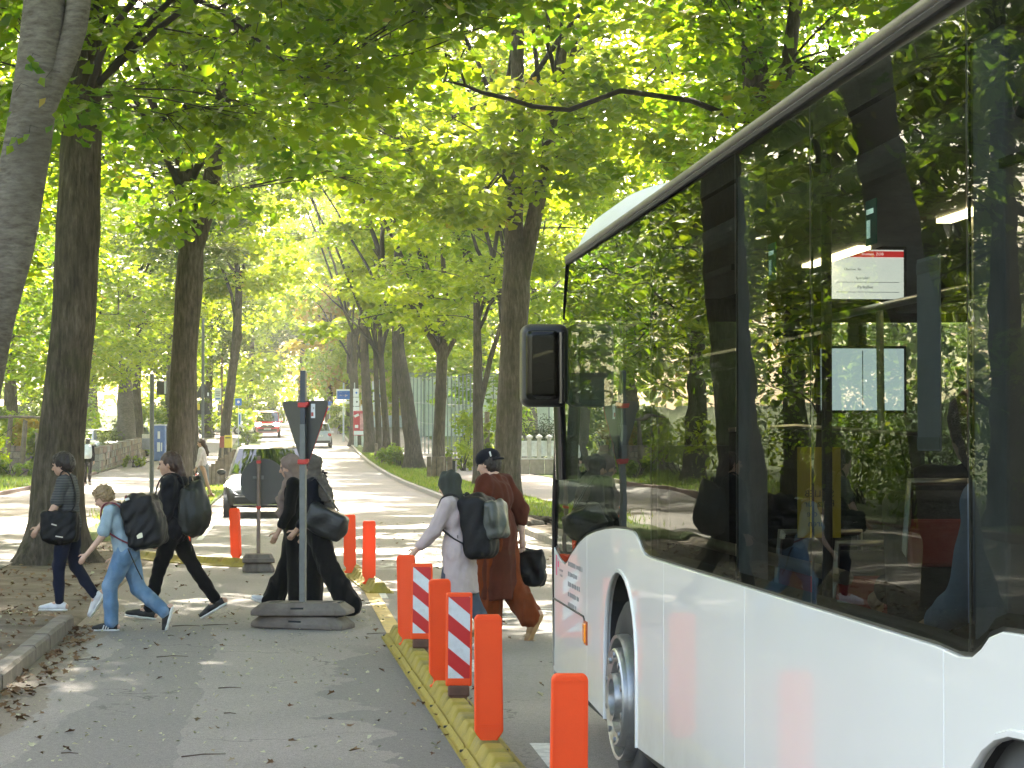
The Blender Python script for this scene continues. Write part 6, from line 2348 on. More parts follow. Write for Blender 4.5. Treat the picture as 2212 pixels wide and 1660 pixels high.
rucksack("round dark olive rucksack of the woman in the black jacket", p3, 2, f3, (pm("olive_black_nylon", (0.009, 0.0095, 0.006), .55, var=.25, vscale=6, bump=.3, bscale=50), M_bag, M_strap), (.30, .36, .52), None, (-.015, 0, -.035), -9, seed=31, teardrop=True,
         stripes=(((.0, -.05, -.24), (.03, -.05, -.40), .03, M_strap),))

# ---- P4 and P5: two women crossing behind the give-way sign
M_wide = cloth("wide_black_crepe", (0.004, 0.004, 0.005), .9)
M_beige = cloth("rose_beige_scarf", (0.20, 0.145, 0.12), .9)
M_grey = cloth("grey_brown_shawl", (0.10, 0.085, 0.073), .9, .25, 14)
f4 = Figure(1.56, 3, ((-2, -4, 0), (12, 24, 22)), ((8, 28, 5, -4), (0, 10, 5, 0)), 8, 8, .98)
p4 = (PX(640, 21.9), 21.9, 0)
q = person("woman in rose beige headscarf and wide black trousers, left of the sign post", p4, -4, f4, SK2)
link("top", f4.top(1.7, 1.14, .10, 1.02, seed=35, name="top", sleeve_r=1.45), M_black, q)
link("trousers", f4.trousers((.068, .062, .070), seed=36, wr=.012, end=1.05, seat=1.08), M_wide, q)
f4.shoes(q, M_wshoe)


def headscarf(fig, mat, root, drape=(), name="headscarf", seed=9, vol=1.0, h=.009):
    H, X = fig.H, fig.hx
    B = Solid()
    B.ell(fig.hp(-.014, 0, .016), (.068 * H * vol, .060 * H * vol, .064 * H * vol), X, .02)
    B.ell(fig.hp(-.010, 0, -.045), (.054 * H * vol, .052 * H * vol, .052 * H), X, .03)
    B.cone(fig.hp(-.01, 0, -.06), fig.neck - fig.sp * .02 * H, .046 * H, .062 * H, .03)
    B.ell(fig.neck - fig.sp * .02 * H, (.066 * H, .088 * H, .036 * H), None, .03)
    for pts, rs in drape: B.chain(pts, rs, .03)
    B.cut(fig.hp(.074, 0, -.012), (.040 * H, .034 * H, .046 * H), X, .006)
    link(name, B.mesh(name, h, .007, .06, seed, (1, 1, .5)), mat, root)


H = f4.H
headscarf(f4, M_beige, q, drape=[([f4.neck + np.array([-.04, -.03, 0]), f4.chest + np.array([-.125, -.04, -.02]), f4.waist + np.array([-.135, -.035, -.0]), f4.root + np.array([-.14, -.03, .06])], [.05, .05, .045, .030])])
f5 = Figure(1.56, 4, ((-18, -30, -34), (10, 2, 0)), ((2, 40, 8, 10), (-2, 30, 5, 4)), 8, 6, 1.0)
p5 = (PX(688, 21.2), 21.2, 0)
q = person("woman in grey shawl and wide black trousers, right of the sign post", p5, 4, f5, SK2)
link("top", f5.top(1.7, 1.15, .10, 1.02, seed=45, name="top", sleeve_r=1.5), cloth("navy_black_knit", (0.005, 0.0055, 0.010)), q)
link("trousers", f5.trousers((.068, .064, .074), seed=46, wr=.012, end=1.08, seat=1.08), M_wide, q)
f5.shoes(q, M_bshoe)
headscarf(f5, M_grey, q, drape=[([f5.neck + np.array([.06, .0, .02]), f5.chest + np.array([.10, -.03, .03]), f5.chest + np.array([.13, -.05, -.10]), f5.waist + np.array([.15, -.04, -.04])], [.05, .062, .06, .04]),
                                ([f5.sh[0] + np.array([.02, .02, .02]), f5.chest + np.array([.10, -.10, .0])], [.055, .05])], seed=12)
mb = MB()
mb.ball(list(f5.hp(-.075, -.01, -.045)), (.012, .02, .016), 6).tube([f5.hp(-.078, -.01, -.05), f5.hp(-.10, -.015, -.06)], [.008, .012], 6).tube([f5.hp(-.078, 0, -.05), f5.hp(-.088, .0, -.085)], [.008, .012], 6)
mb.build("hair_tie", M_black, q)
b = thing("handbag", "soft black leather handbag under the arm of the woman in the grey shawl", "bag", p5, R(-4))
s = Solid()
c = f5.waist + np.array([.11, -.20, -.06])
ry = np.array(Euler((0, R(24), 0)).to_matrix())
s.box(c, (.155, .035, .085), .045, ry, .02)
s.ell(c + np.array([.05, 0, -.05]), (.17, .065, .10), ry, .05)
link("bag_body", s.mesh("bag_body", .011, .010, .14, 6), M_leather, b)
mb = MB()
for y in (-.03, .03):
    ribbon(mb, smooth_pts([c + np.array([-.12, y, .12]), f5.elbow[0] * .4 + f5.sh[0] * .6 + np.array([-.03, y, .05]), f5.sh[0] + np.array([.02, y - .02, .06]), f5.sh[0] + np.array([.08, y, .0]), c + np.array([.13, y, .10])], 4), .022, .008)
mb.build("bag_handle", M_leather, b, 179)

# ---- P6: the girl in the olive headscarf and pale coat
f6 = Figure(1.43, 6, ((16, 6, 0), (-10, -26, -30)), ((26, 44, 9, -5), (-4, 20, 8, 0)), 12, 8, 1.0)
p6 = (PX(994, 18.0), 18.0, 0)
q = person("girl in dark olive headscarf and pale lilac coat behind the barrier posts", p6, 22, f6, SK1)
M_lilac = cloth("pale_lilac_coat", (0.40, 0.325, 0.325), .9, .12)
link("coat", f6.top(1.78, 1.20, .08, 1.12, seed=55, name="coat", wr=.009, sleeve_r=1.5, skirt=((.225, .118, .004),)), M_lilac, q)
link("trousers", f6.trousers((.058, .044, .038), seed=56), cloth("grey_blue_denim", (0.06, 0.075, 0.10)), q)
f6.shoes(q, M_wshoe)
headscarf(f6, cloth("dark_olive_scarf", (0.042, 0.045, 0.038), .9), q, vol=1.05, seed=14)
M_olive = pm("olive_grey_nylon", (0.045, 0.050, 0.044), .42, var=.2, vscale=7, bump=.4, bscale=40)
rucksack("black rucksack with shiny olive front pocket on the girl in the pale coat", p6, 22, f6, (M_bag, M_olive, M_strap), (.24, .30, .50), (.13, .05, .17, .27, .30), (-.01, 0, -.05), 6,
         patches=((.21, .03, .14, .012, .035, .035, M_lpatch, "badge"), (-.03, -.150, -.06, .045, .012, .022, M_sole, "label")), seed=41,
         stripes=(((-.14, -.13, -.05), (-.16, -.12, -.46), .024, M_grey),))

# ---- P7: the person in the brown tunic
f7 = Figure(1.60, 4, ((6, -2, 0), (-9, -36, -62)), ((4, 12, 10, 0), (-26, -8, 20, 6)), 14, 6, 1.06)
p7 = (PX(1075, 18.8), 18.8, 0)
q = person("person in a long rust brown tunic and black cap worn backwards", p7, 27, f7, SK1)
M_brown = cloth("rust_brown_cloth", (0.078, 0.019, 0.010), .9, .2, 6)
M_robeglow = cloth("orange_glow_cloth", (0.15, 0.033, 0.008), .88, .3, 5)  # orange glow on the robe's lower part, put into the trouser colour
link("tunic", f7.top(1.35, 1.26, .10, 1.08, seed=65, name="tunic", wr=.010, sleeve_r=1.85, skirt=((.33, .125, 0),)), M_brown, q)
link("trousers", f7.trousers((.074, .070, .066), seed=66, wr=.012, end=.92, seat=1.05), M_robeglow, q)
f7.shoes(q, pm("tan_shoe", (.28, .17, .08), .6), pm("tan_rubber_sole", (.34, .20, .085), .7, bump=.3, bscale=120))
hair_cap(f7, M_hair, q, extra=(('ell', (-.03, 0, -.028), (.036, .045, .03)),), vol=1.0, seed=4)
s = Solid()
H = f7.H
s.ell(f7.hp(-.010, 0, .030), (.071 * H, .061 * H, .052 * H), f7.hx, .01)
s.ell(f7.hp(-.062, 0, .004), (.040 * H, .046 * H, .012 * H), f7.hx, .015)
s.cut(f7.hp(.0, 0, -.035), (.2 * H, .2 * H, .040 * H), f7.hx, .006)
link("cap", s.mesh("cap", .008), cloth("black_cap_cloth", (0.008, 0.008, 0.013)), q)
mb = MB().box(list(f7.hp(-.050, -.042, .040)), (.012, .045, .045), Matrix([list(r_) for r_ in f7.hx]) @ Euler((0, 0, R(40))).to_matrix())
mb.build("cap_patch", M_sole, q, bevel=.004)
mb = MB().box(list(f7.hp(-.0535, -.046, .040)), (.010, .022, .026), Matrix([list(r_) for r_ in f7.hx]) @ Euler((0, 0, R(40))).to_matrix())
mb.build("cap_emblem", pm("emblem_green", (.05, .16, .12), .6), q)
b = thing("tote_bag", "square black tote bag carried by the person in brown", "bag", p7, R(-27))
s = Solid()
c = f7.hand[1] + np.array([0.02, .06, -.19])
s.box(c, (.125, .03, .125), .03, k=.02)
s.ell(c + np.array([0, 0, -.06]), (.14, .055, .09), None, .04)
link("bag_body", s.mesh("bag_body", .011, .010, .13, 8), M_bag, b)
mb = MB()
for dx in (-.02, .02): mb.tube(smooth_pts([c + np.array([-.09, dx, .14]), f7.hand[1] + np.array([-.02, dx * .4, -.02]), f7.hand[1] + np.array([.02, dx * .4, -.02]), c + np.array([.09, dx, .14])], 4), .009, 6)
mb.build("bag_handle", M_leather, b, 179)

# ---- P8: walking away on the footpath with a white rucksack
f8 = Figure(1.64, 1, ((4, 2, 0), (-5, -12, -12)), ((4, 10, 8, 0), (4, 14, 8, 0)), 4, 0, 1.0)
p8 = st(-7.15, 78, .03)
q = person("dark haired person walking away along the footpath by the stone wall", p8, 88, f8, SK1)
link("top", f8.top(1.8, 1.15, .08, seed=75, name="top", h=.014), M_black, q)
link("trousers", f8.trousers((.055, .038, .03), seed=76, h=.014), cloth("dark_grey_leggings", (0.035, 0.028, 0.028)), q)
f8.shoes(q, M_bshoe, h=.01)
hair_cap(f8, M_hair, q, extra=(('c', [(-.03, 0, 0), (-.05, 0, -.06), (-.052, 0, -.12)], [.045, .045, .03]),), h=.012)
rucksack("white rucksack on the back of the person on the footpath", p8, 88, f8, (pm("white_nylon", (0.62, 0.66, 0.66), .6), pm("white_nylon", (0, 0, 0)), M_strap), (.18, .32, .46), (.09, -.04, .10, .24, .24), seed=51)

# ---- P9: woman with long hair crossing the left verge
f9 = Figure(1.68, 3, ((-16, -22, -10), (16, 8, 0)), ((8, 20, 6, 0), (4, 12, 6, 0)), 6, 6, .95)
p9 = st(-2.36, 61, .04)
q = person("woman with long brown hair in pale blouse and grey skirt by the road", p9, 10, f9, SK2)
link("blouse", f9.top(1.75, 1.08, .02, seed=85, name="blouse", h=.014), cloth("pale_pink_blouse", (0.58, 0.50, 0.50)), q)
s = Solid()
s.ell(f9.root + np.array([0, 0, .03]), (.115, .15, .12), None, .03)
s.cone(f9.root, f9.root + np.array([.02, 0, -.42]), .14, .15, .05)
link("skirt", s.mesh("skirt", .014, .008, .12, 3), cloth("grey_skirt_cloth", (0.16, 0.17, 0.175)), q)
f9.shoes(q, pm("red_brown_shoe", (.16, .05, .03), .5), pm("brown_sole", (.1, .05, .03), .7), h=.01)
hair_cap(f9, M_hair2, q, extra=(('c', [(-.03, 0, 0), (-.055, 0, -.07), (-.075, 0, -.17), (-.08, 0, -.22)], [.042, .04, .034, .016]),), h=.012)
b = thing("handbag", "black handbag carried by the woman in the pale blouse", "bag", p9, R(-10))
c = f9.hand[0] + np.array([0, -.04, -.26])
s = Solid().box(c, (.15, .05, .10), .035)
link("bag_body", s.mesh("bag_body", .015, .006, .12, 3), M_bag, b)
mb = MB()
mb.tube(smooth_pts([c + np.array([-.09, 0, .12]), f9.hand[0] + np.array([-.02, 0, 0]), f9.hand[0] + np.array([.02, 0, 0]), c + np.array([.09, 0, .12])], 3), .01, 6)
mb.build("bag_handle", M_leather, b, 179)
b = thing("carrier_bag", "red and white carrier bag hanging from the far hand of the woman", "bag", p9, R(-10))
c = f9.hand[1] + np.array([-.05, .04, -.22])
s = Solid().box(c, (.10, .03, .13), .03)
link("bag_body", s.mesh("bag_body", .015, .008, .1, 3), pm("red_white_plastic", (0.55, 0.07, 0.05), .5, var=.6, vscale=7), b)
mb = MB()
mb.tube([c + np.array([-.06, 0, .15]), f9.hand[1], c + np.array([.06, 0, .15])], .008, 5)
mb.build("bag_handle", M_sole, b)
fa = Figure(1.62, 2, ((80, 0, 0), (78, 4, 0)), ((20, 70, 6, -6), (20, 60, 6, -6)), 10, 10, 1.0)
seated("brown haired passenger sitting inside the bus by the window", .50, -6.75, fa, M_hair2, M_black, 0, .17)
seated("passenger with a pale blue jacket sitting inside the bus", .40, -7.62, fa, M_hair, cloth("pale_blue_jacket", (0.26, 0.32, 0.46)), 0, .15)
fd = Figure(1.72, 0, ((76, 4, 0), (74, 0, 0)), ((30, 70, 10, -6), (30, 72, 10, -6)), 6, 4, 1.0)
seated("bus driver in a dark jacket behind the wheel", .62, -1.42, fd, M_hair, cloth("driver_navy", (0.02, 0.025, 0.045)), 0, .02)
# ------------------------------------------------------------------ cars
M_cglass = pm("car_glass", (0.012, 0.015, 0.016), .04, coat=1, var=.02, spec=.8)
M_plast = pm("car_black_plastic", (0.014, 0.014, 0.015), .5)
M_chrome = pm("chrome", (.6, .6, .6), .12, 1.0, var=.03)
M_rimc = pm("car_rim_alloy", (.35, .35, .36), .3, .9)
M_plate_w = pm("number_plate", (.62, .62, .58), .4)
M_tail = pm("tail_lamp_red", (.42, .015, .012), .15, coat=1)
M_head = pm("head_lamp_clear", (.7, .72, .75), .08, coat=1, spec=.8)
M_headlit = pm("head_lamp_lit", (.8, .8, .8), .1, coat=1, emis=(1, .96, .88), estr=14.0)


def carpaint(name, c, metal=.4):
    return pm(name, c, .28, metal, var=.05, vscale=2, coat=1.0)


def car(label, pos, rotz, L, W, H, paint, style="hatch", lit=False, dark_bumper=False, roofrails=False):
    """local +y is forwards; origin on the ground under the middle"""
    root = thing("parked_car" if "parked" in label else "car", label, "car", pos, rotz)
    w = W / 2
    van = style == "van"
    sd_ = style == "sedan"
    zb = .585 * H if not van else .56 * H
    if van: S = [(-.5, .88, .52), (-.485, .97, .56), (-.3, 1, .57), (0, 1, .57), (.22, 1, .56), (.34, .99, .545), (.43, .95, .50), (.485, .86, .45), (.5, .74, .38)]
    else: S = [(-.5, .74, .48), (-.485, .88, .575 if not sd_ else .60), (-.42, .96, .61), (-.25, 1, .62), (0, 1, .605), (.2, 1, .60), (.30, .985, .575), (.40, .95, .535), (.465, .86, .485), (.49, .76, .43), (.5, .62, .36)]
    vs, fs = [], []
    half = lambda hw, zt: [(0, zt + .022), (.5 * hw, zt + .018), (.82 * hw, zt - .004), (.95 * hw, zt - .05), (1.0 * hw, zt - .16), (1.0 * hw, .36 * H), (.985 * hw, .24 * H), (.93 * hw, .155 * H), (.6 * hw, .14 * H), (0, .14 * H)]
    for (y, f, zt) in S:
        h_ = half(w * f, zt * H)
        ring = [(x, z) for x, z in h_] + [(-x, z) for x, z in h_[-2:0:-1]]
        vs += [(x, y * L, z) for x, z in ring]
    n = 18
    for i in range(len(S) - 1):
        for j in range(n): fs.append((i * n + j, i * n + (j + 1) % n, (i + 1) * n + (j + 1) % n, (i + 1) * n + j))
    fs += [tuple(range(n))[::-1], tuple((len(S) - 1) * n + j for j in range(n))]
    b = MB().add(vs, fs).build("body", paint, root, 180)
    ss = b.modifiers.new("smooth", 'SUBSURF')
    ss.levels = ss.render_levels = 1
    # greenhouse
    if van: yb0, yb1, yr0, yr1 = .36, -.485, .20, -.47
    elif sd_: yb0, yb1, yr0, yr1 = .21, -.33, .04, -.20
    else: yb0, yb1, yr0, yr1 = .22, -.475, .05, -.40
    zr = H - .01
    bw, rw = w * .93, w * (.72 if not van else .82)
    lv = []
    for t in (0, .35, .7, .92, 1.0):
        e = t
        sh = 1 - .02 * math.sin(math.pi * t)
        hw = bw + (rw - bw) * (t ** 1.25)
        if t == 1.0: hw *= .86
        y0, y1 = (yb0 + (yr0 - yb0) * t) * L, (yb1 + (yr1 - yb1) * t) * L
        if t == 1.0: y0, y1 = y0 - .12, y1 + .10
        z = zb - .02 + (zr - zb + .02) * (t if t < 1 else 1)
        ring = []
        for (x, y) in ((-.55, y0 + .07), (0, y0 + .10), (.55, y0 + .07), (.92, y0 - .03), (1, y0 - .16), (1, (y0 + y1) / 2), (1, y1 + .14), (.92, y1 + .03), (.55, y1 - .03), (0, y1 - .04), (-.55, y1 - .03), (-.92, y1 + .03), (-1, y1 + .14), (-1, (y0 + y1) / 2), (-1, y0 - .16), (-.92, y0 - .03)):
            ring.append((x * hw, y, z))
        lv.append(ring)
    vs = [p for r_ in lv for p in r_]
    m = 16
    fs = [(i * m + j, (i + 1) * m + j, (i + 1) * m + (j + 1) % m, i * m + (j + 1) % m) for i in range(4) for j in range(m)] + [tuple(4 * m + j for j in range(m))]
    MB().add(vs, fs).build("roof", paint, root, 60)

    def gp(name, cols, t0, t1, inset=.04, out=.006):
        P = []
        def at_(c, t):
            k = min(int(t * 4), 3)
            tt = [0, .35, .7, .92, 1.0]
            for k in range(4):
                if tt[k] <= t <= tt[k + 1]: break
            f = (t - tt[k]) / (tt[k + 1] - tt[k])
            a, b_ = Vector(lv[k][c % m]), Vector(lv[k + 1][c % m])
            p = a + (b_ - a) * f
            c0 = Vector((0, (yb0 + yb1) / 2 * L, p.z))
            return p + (p - c0).normalized() * out
        vs_, fs_ = [], []
        T = [t0, (t0 + t1) / 2, t1]
        for t in T: vs_ += [at_(c, t) for c in cols]
        k_ = len(cols)
        for i in range(2):
            for j in range(k_ - 1): fs_.append((i * k_ + j, i * k_ + j + 1, (i + 1) * k_ + j + 1, (i + 1) * k_ + j))
        return MB().add(vs_, fs_).build(name, M_cglass, root, 180)

    gp("windscreen", [15, 0, 1, 2, 3], .08, .90)
    gp("rear_window", [7, 8, 9, 10, 11], .22, .88)
    for cols in ((4, 5), (5, 6), (12, 13), (13, 14)):
        if van and cols in ((5, 6), (12, 13)): continue
        gp("side_window", list(cols), .14, .86)
    # wheels
    wr = .215 * H if not van else .17 * H
    wr = max(.30, min(.35, wr))
    for sy, yy in ((1, .32 * L), (-1, -.30 * L)):
        for sx_ in (-1, 1):
            r_ = bpy.data.objects.new("wheel", None)
            COL.objects.link(r_)
            r_.parent = root
            r_.location = (sx_ * (w - .10), yy, wr)
            M = Euler((0, R(90 * sx_), 0)).to_matrix().to_4x4()
            MB().lathe([(wr * .62, .085), (wr * .9, .10), (wr, .06), (wr, -.10), (wr * .6, -.11)], M, 28, closed=True).build("tyre", M_tyre, r_, 50)
            MB().lathe([(.0001, .07), (wr * .2, .075), (wr * .5, .055), (wr * .6, .09), (wr * .64, .085)], M, 20, closed=True).build("rim", M_rimc, r_, 50)
            MB().lathe([(wr * 1.02, .112), (wr * 1.14, .114), (wr * 1.14, -.02), (wr * 1.02, -.02)], M, 28, closed=True).build("wheel_arch", M_plast, r_, 50)
    yf, yk = .5 * L, -.5 * L
    # front
    for sx_ in (-1, 1):
        MB().ball((sx_ * w * .70, yf * .945, .475 * H), (w * .25, .16, .075 * H), 7).build("headlight", M_headlit if lit else M_head, root, 179)
        MB().ball((sx_ * w * .80, yk * .955, .50 * H), (w * .16, .09, .07 * H if not van else .11 * H), 7).build("tail_light", M_tail, root, 179)
        o = MB().ball((sx_ * (w + .085), yb0 * L * .86, zb + .06), (.10, .055, .065), 7).build("wing_mirror", paint, root, 179)
    MB().box((0, yf * .985, .40 * H), (w * 1.05, .05, .11 * H)).build("grille", M_plast, root, bevel=.02)
    for k in range(3): MB().box((0, yf * .985 + .027, (.365 + .035 * k) * H), (w * 1.0, .01, .010)).build("grille_bar", M_chrome, root)
    MB().box((0, yf * .99, .255 * H), (w * 1.5, .06, .09 * H)).build("lower_grille", M_plast, root, bevel=.02)
    MB().box((0, yf * .985, .185 * H), (w * 1.55, .08, .035)).build("bumper_trim", M_chrome if not dark_bumper else M_plast, root, bevel=.015)
    MB().ball((0, yf * .99 + .02, .43 * H), (.05, .02, .05), 6).build("front_emblem", M_chrome, root, 179)
    for yy, zz in ((yf + .028, .30 * H), (yk - .012, .46 * H)):
        o = MB().box((0, yy, zz), (.52, .012, .11)).build("number_plate", M_plate_w, root, bevel=.003)
        rg = random.Random(L)
        mb = MB()
        x = -.20
        while x < .20:
            mb.box((x, yy + (.007 if yy > 0 else -.007), zz), (.028, .002, .06))
            x += rg.choice((.045, .045, .075))
        mb.build("plate_print", M_plast, o, kind='stuff')
    MB().box((0, yk * .985, .22 * H), (w * 1.7, .08, .10 * H)).build("rear_bumper", M_plast if dark_bumper else paint, root, bevel=.03)
    if roofrails:
        for sx_ in (-1, 1): MB().tube([(sx_ * rw * .86, yr0 * L * .6, zr + .0), (sx_ * rw * .86, yr0 * L * .3, zr + .035), (sx_ * rw * .86, yr1 * L * .85, zr + .035), (sx_ * rw * .86, yr1 * L * .95, zr)], .014, 6).build("roof_rail", M_chrome, root, 60)
    for yy in (.10, -.12): 
        for sx_ in (-1, 1): MB().box((sx_ * (w + .004), yy * L, .53 * H), (.02, .16, .025)).build("door_handle", paint, root, bevel=.006)
    return root


FACE = math.pi + PHI
p = Vector((PX(577, 47), 47, 0)) + Vector((-math.sin(PHI), math.cos(PHI), 0)) * 2.2
car("dark grey car with lit headlights waiting in the oncoming lane", p, FACE, 4.4, 1.86, 1.56, pm("dark_grey_paint", (0.010, 0.011, 0.012), .42, var=.05, coat=.25), lit=True, roofrails=True)
p = st(2.05, 147)
car("silver hatchback driving away in the right lane", p, PHI, 3.95, 1.74, 1.62, carpaint("silver_paint", (0.36, 0.39, 0.43)), dark_bumper=True)
p = st(-1.55, 167)
car("red van with lit headlights coming down the left lane", p, FACE, 4.7, 1.92, 1.95, carpaint("red_paint", (0.38, 0.02, 0.025), .1), "van", lit=True)
p = at(483, 945, 172)
p.z = gz(172) - .02
o = car("white car parked side-on beyond the yellow mailbox", p, R(84), 4.5, 1.8, 1.48, carpaint("white_paint", (0.62, 0.64, 0.66), 0), "sedan")
text("side_lettering", "Bremen", .24, frame((.912, -.1, .72), (0, 1, 0), (0, 0, 1)), pm("blue_lettering", (.06, .10, .28), .5), o)
p = at(447, 945, 178)
p.z = gz(178) + .05
car("pale yellow and white car parked behind the white one", p, R(80), 4.4, 1.8, 1.62, carpaint("cream_paint", (0.60, 0.57, 0.42), 0))
p = at(540, 945, 178)
p.z = gz(178)
car("small white car half hidden behind the slim leaning trunk", p, R(60), 3.9, 1.7, 1.45, carpaint("white_paint", (0, 0, 0)))
p = at(222, 945, 127)
p.z = gz(127) + .10
car("grey green car parked behind the stone wall", p, R(205), 4.2, 1.75, 1.55, carpaint("grey_green_paint", (0.10, 0.125, 0.12)))
p = at(258, 945, 138)
p.z = gz(138) + .1
car("dark green car parked near the pale bent trunk", p, R(100), 4.2, 1.75, 1.5, carpaint("dark_green_paint", (0.02, 0.035, 0.03)))
# ------------------------------------------------------------------ stone walls
M_stone = [pm("sandstone_" + n, c, .9, var=.25, vscale=7, bump=.6, bscale=22, dirt=(.10, .095, .07), dscale=3, bdist=.02) for n, c in (("buff", (.25, .20, .14)), ("brown", (.19, .145, .10)), ("grey", (.21, .195, .165)), ("red", (.20, .125, .09)))]
M_mort = pm("wall_core_mortar", (.10, .088, .07), .95, bump=.5)
STM = []
for k in range(6):
    rg = random.Random(90 + k)
    s = Solid().box((0, 0, 0), (.5 - .12, .5 - .15, .5 - .14), .10, k=.01)
    me = MB()
    vs = []
    for x in (-1, 1):
        for y in (-1, 1):
            for z in (-1, 1): vs.append((x * .5 * rg.uniform(.88, 1), y * .5 * rg.uniform(.85, 1), z * .5 * rg.uniform(.86, 1)))
    me.add(vs, [(0, 1, 3, 2), (4, 6, 7, 5), (0, 4, 5, 1), (2, 3, 7, 6), (0, 2, 6, 4), (1, 5, 7, 3)])
    m = me.mesh("stone")
    m.materials.append(M_stone[k % 4])
    STM.append(m)


def stone_wall(label, a, b, h0, h1, th, course=.26, length=.48, seed=0, base=None):
    """dry-stone wall from a to b: every stone of the visible face is a piece of its own"""
    a, b = Vector(a), Vector(b)
    root = thing("stone_wall", label, "wall", a)
    rg = random.Random(seed)
    d = b - a
    L = math.hypot(d.x, d.y)
    ang = math.atan2(d.y, d.x)
    q = Vector((d.x, d.y, 0)) / L
    nrm = Vector((-q.y, q.x, 0))
    mb = MB()
    vs = []
    for t in (0, .5, 1):
        p = q * L * t + Vector((0, 0, d.z * t))
        hh = (h0 + (h1 - h0) * t) - .05
        for o_, z in ((-th / 2 + .03, -.3), (-th / 2 + .03, hh), (th / 2 - .03, hh), (th / 2 - .03, -.3)): vs.append(p + nrm * o_ + Vector((0, 0, z)))
    mb.add(vs, [(i * 4 + j, i * 4 + (j + 1) % 4, i * 4 + 4 + (j + 1) % 4, i * 4 + 4 + j) for i in range(2) for j in range(4)] + [(0, 1, 2, 3), (8, 9, 10, 11)])
    mb.build("wall_core", M_mort, root)
    n = 0
    z = 0
    while True:
        ch = course * rg.uniform(.8, 1.15)
        x = -rg.uniform(0, .2)
        any_ = False
        while x < L:
            l = length * rg.uniform(.6, 1.4)
            t = min(max((x + l / 2) / L, 0), 1)
            if z + ch * .6 < h0 + (h1 - h0) * t:
                o = link("stone", STM[rg.randrange(6)], None, root)
                o.location = q * (x + l / 2) + Vector((0, 0, d.z * t + z + ch / 2 - .03)) + nrm * rg.uniform(-.02, .02)
                o.rotation_euler = (rg.uniform(-.04, .04), rg.uniform(-.05, .05), ang + rg.uniform(-.03, .03))
                o.scale = (l - .02, th * rg.uniform(.98, 1.08), ch - .018)
                any_ = True
                n += 1
            x += l
        z += ch
        if not any_ or n > 295: break
    return root


a = st(-8.75, 99, 0)
b_ = st(-8.55, 136, 0)
stone_wall("low stone wall running back along the footpath", a, b_, 1.12, 1.02, .42, .30, .85, 1)
wl0 = at(97, 945, 90)
wl1 = at(-60, 945, 92)
wl0.z = gz(90) + .05
wl1.z = gz(92) + .05
stone_wall("higher rustic stone wall with timber posts at the left edge", wl1, wl0, 1.35, 1.25, .5, .25, .5, 2)
M_wood = pm("weathered_timber", (.15, .115, .08), .9, var=.35, vscale=5, bump=.5, bscale=30)
for i, (px, h_, ln, lb) in enumerate(((18, 2.5, .22, "leaning weathered post by the rustic wall, leftmost"), (52, 2.3, .16, "leaning pale post in the middle of the rustic wall"), (88, 1.75, -.02, "upright timber post at the right end of the rustic wall"), (-25, 2.3, .1, "post outside the view on the rustic wall"))):
    p = at(px - 6, 945, 89.3)
    p.z = gz(89) + .08
    r = thing("timber_post", lb, "post", p, 0, "timber posts at the rustic wall")
    MB().tube([(0, 0, -.1), (ln * .5, 0, h_ * .5), (ln, 0, h_)], [.12, .11, .095], 9).build("shaft", M_wood, r, 50)
    MB().tube([(ln - .02, 0, h_ - .02), (ln, 0, h_ + .02)], [.10, .085], 9).build("post_top", M_wood, r, 50)
rl = thing("timber_rail", "timber rail joining the posts above the rustic wall", "rail", at(-40, 903, 89.2))
MB().tube([(0, 0, 0), (1.3, .05, .05), (2.6, 0, 0)], [.06, .055, .05], 8).build("rail", M_wood, rl, 50)

# ------------------------------------------------------------------ shrubs
def shrub(name, label, pos, rad, n, leaf, kind='oval', size=.09, seed=0, stems=7, group=None, dense=1.6):
    rg = np.random.default_rng(seed)
    root = thing(name, label, "shrub", pos, 0, group)
    mb = MB()
    for i in range(stems):
        e = rg.normal(0, .5, 3) * np.array([rad[0], rad[1], 0]) + np.array([0, 0, rad[2] * rg.uniform(1.0, 1.7)])
        mb.tube(bez(np.array([rg.normal(0, .08), rg.normal(0, .08), -.05]), e * .5 + np.array([0, 0, .2]), e, 5), [.025, .02, .014, .01, .005], 5)
    mb.build("stems", M_twig, root)
    k = max(10, n // 60)
    d = rg.normal(size=(k, 3))
    d /= np.linalg.norm(d, axis=1, keepdims=True)
    C = d * (rg.random(k) ** (1 / 3))[:, None] * np.array(rad) * .85 + np.array([0, 0, rad[2]])
    idx = rg.integers(0, k, n)
    e = rg.normal(size=(n, 3))
    e /= np.linalg.norm(e, axis=1, keepdims=True)
    P = C[idx] + e * (rg.random(n) ** .4)[:, None] * min(rad) * .42
    P[:, 2] = np.maximum(P[:, 2], .02)
    N = e * .7 + np.stack([rg.normal(0, .4, n), rg.normal(0, .4, n), np.ones(n) * .7], 1)
    hue = np.clip(rg.random(n) * .6 + (rg.random(k) * .4)[idx], 0, 1)
    link("foliage", leaf_mesh("foliage", P, N, size * rg.uniform(.6, 1.3, n), rg, kind, .25, hue), leaf, root)
    return root


def gpos(px, Y, dz=0.0, off=None):
    p = at(px, 945, Y)
    p.z = gz(Y) + dz
    return p


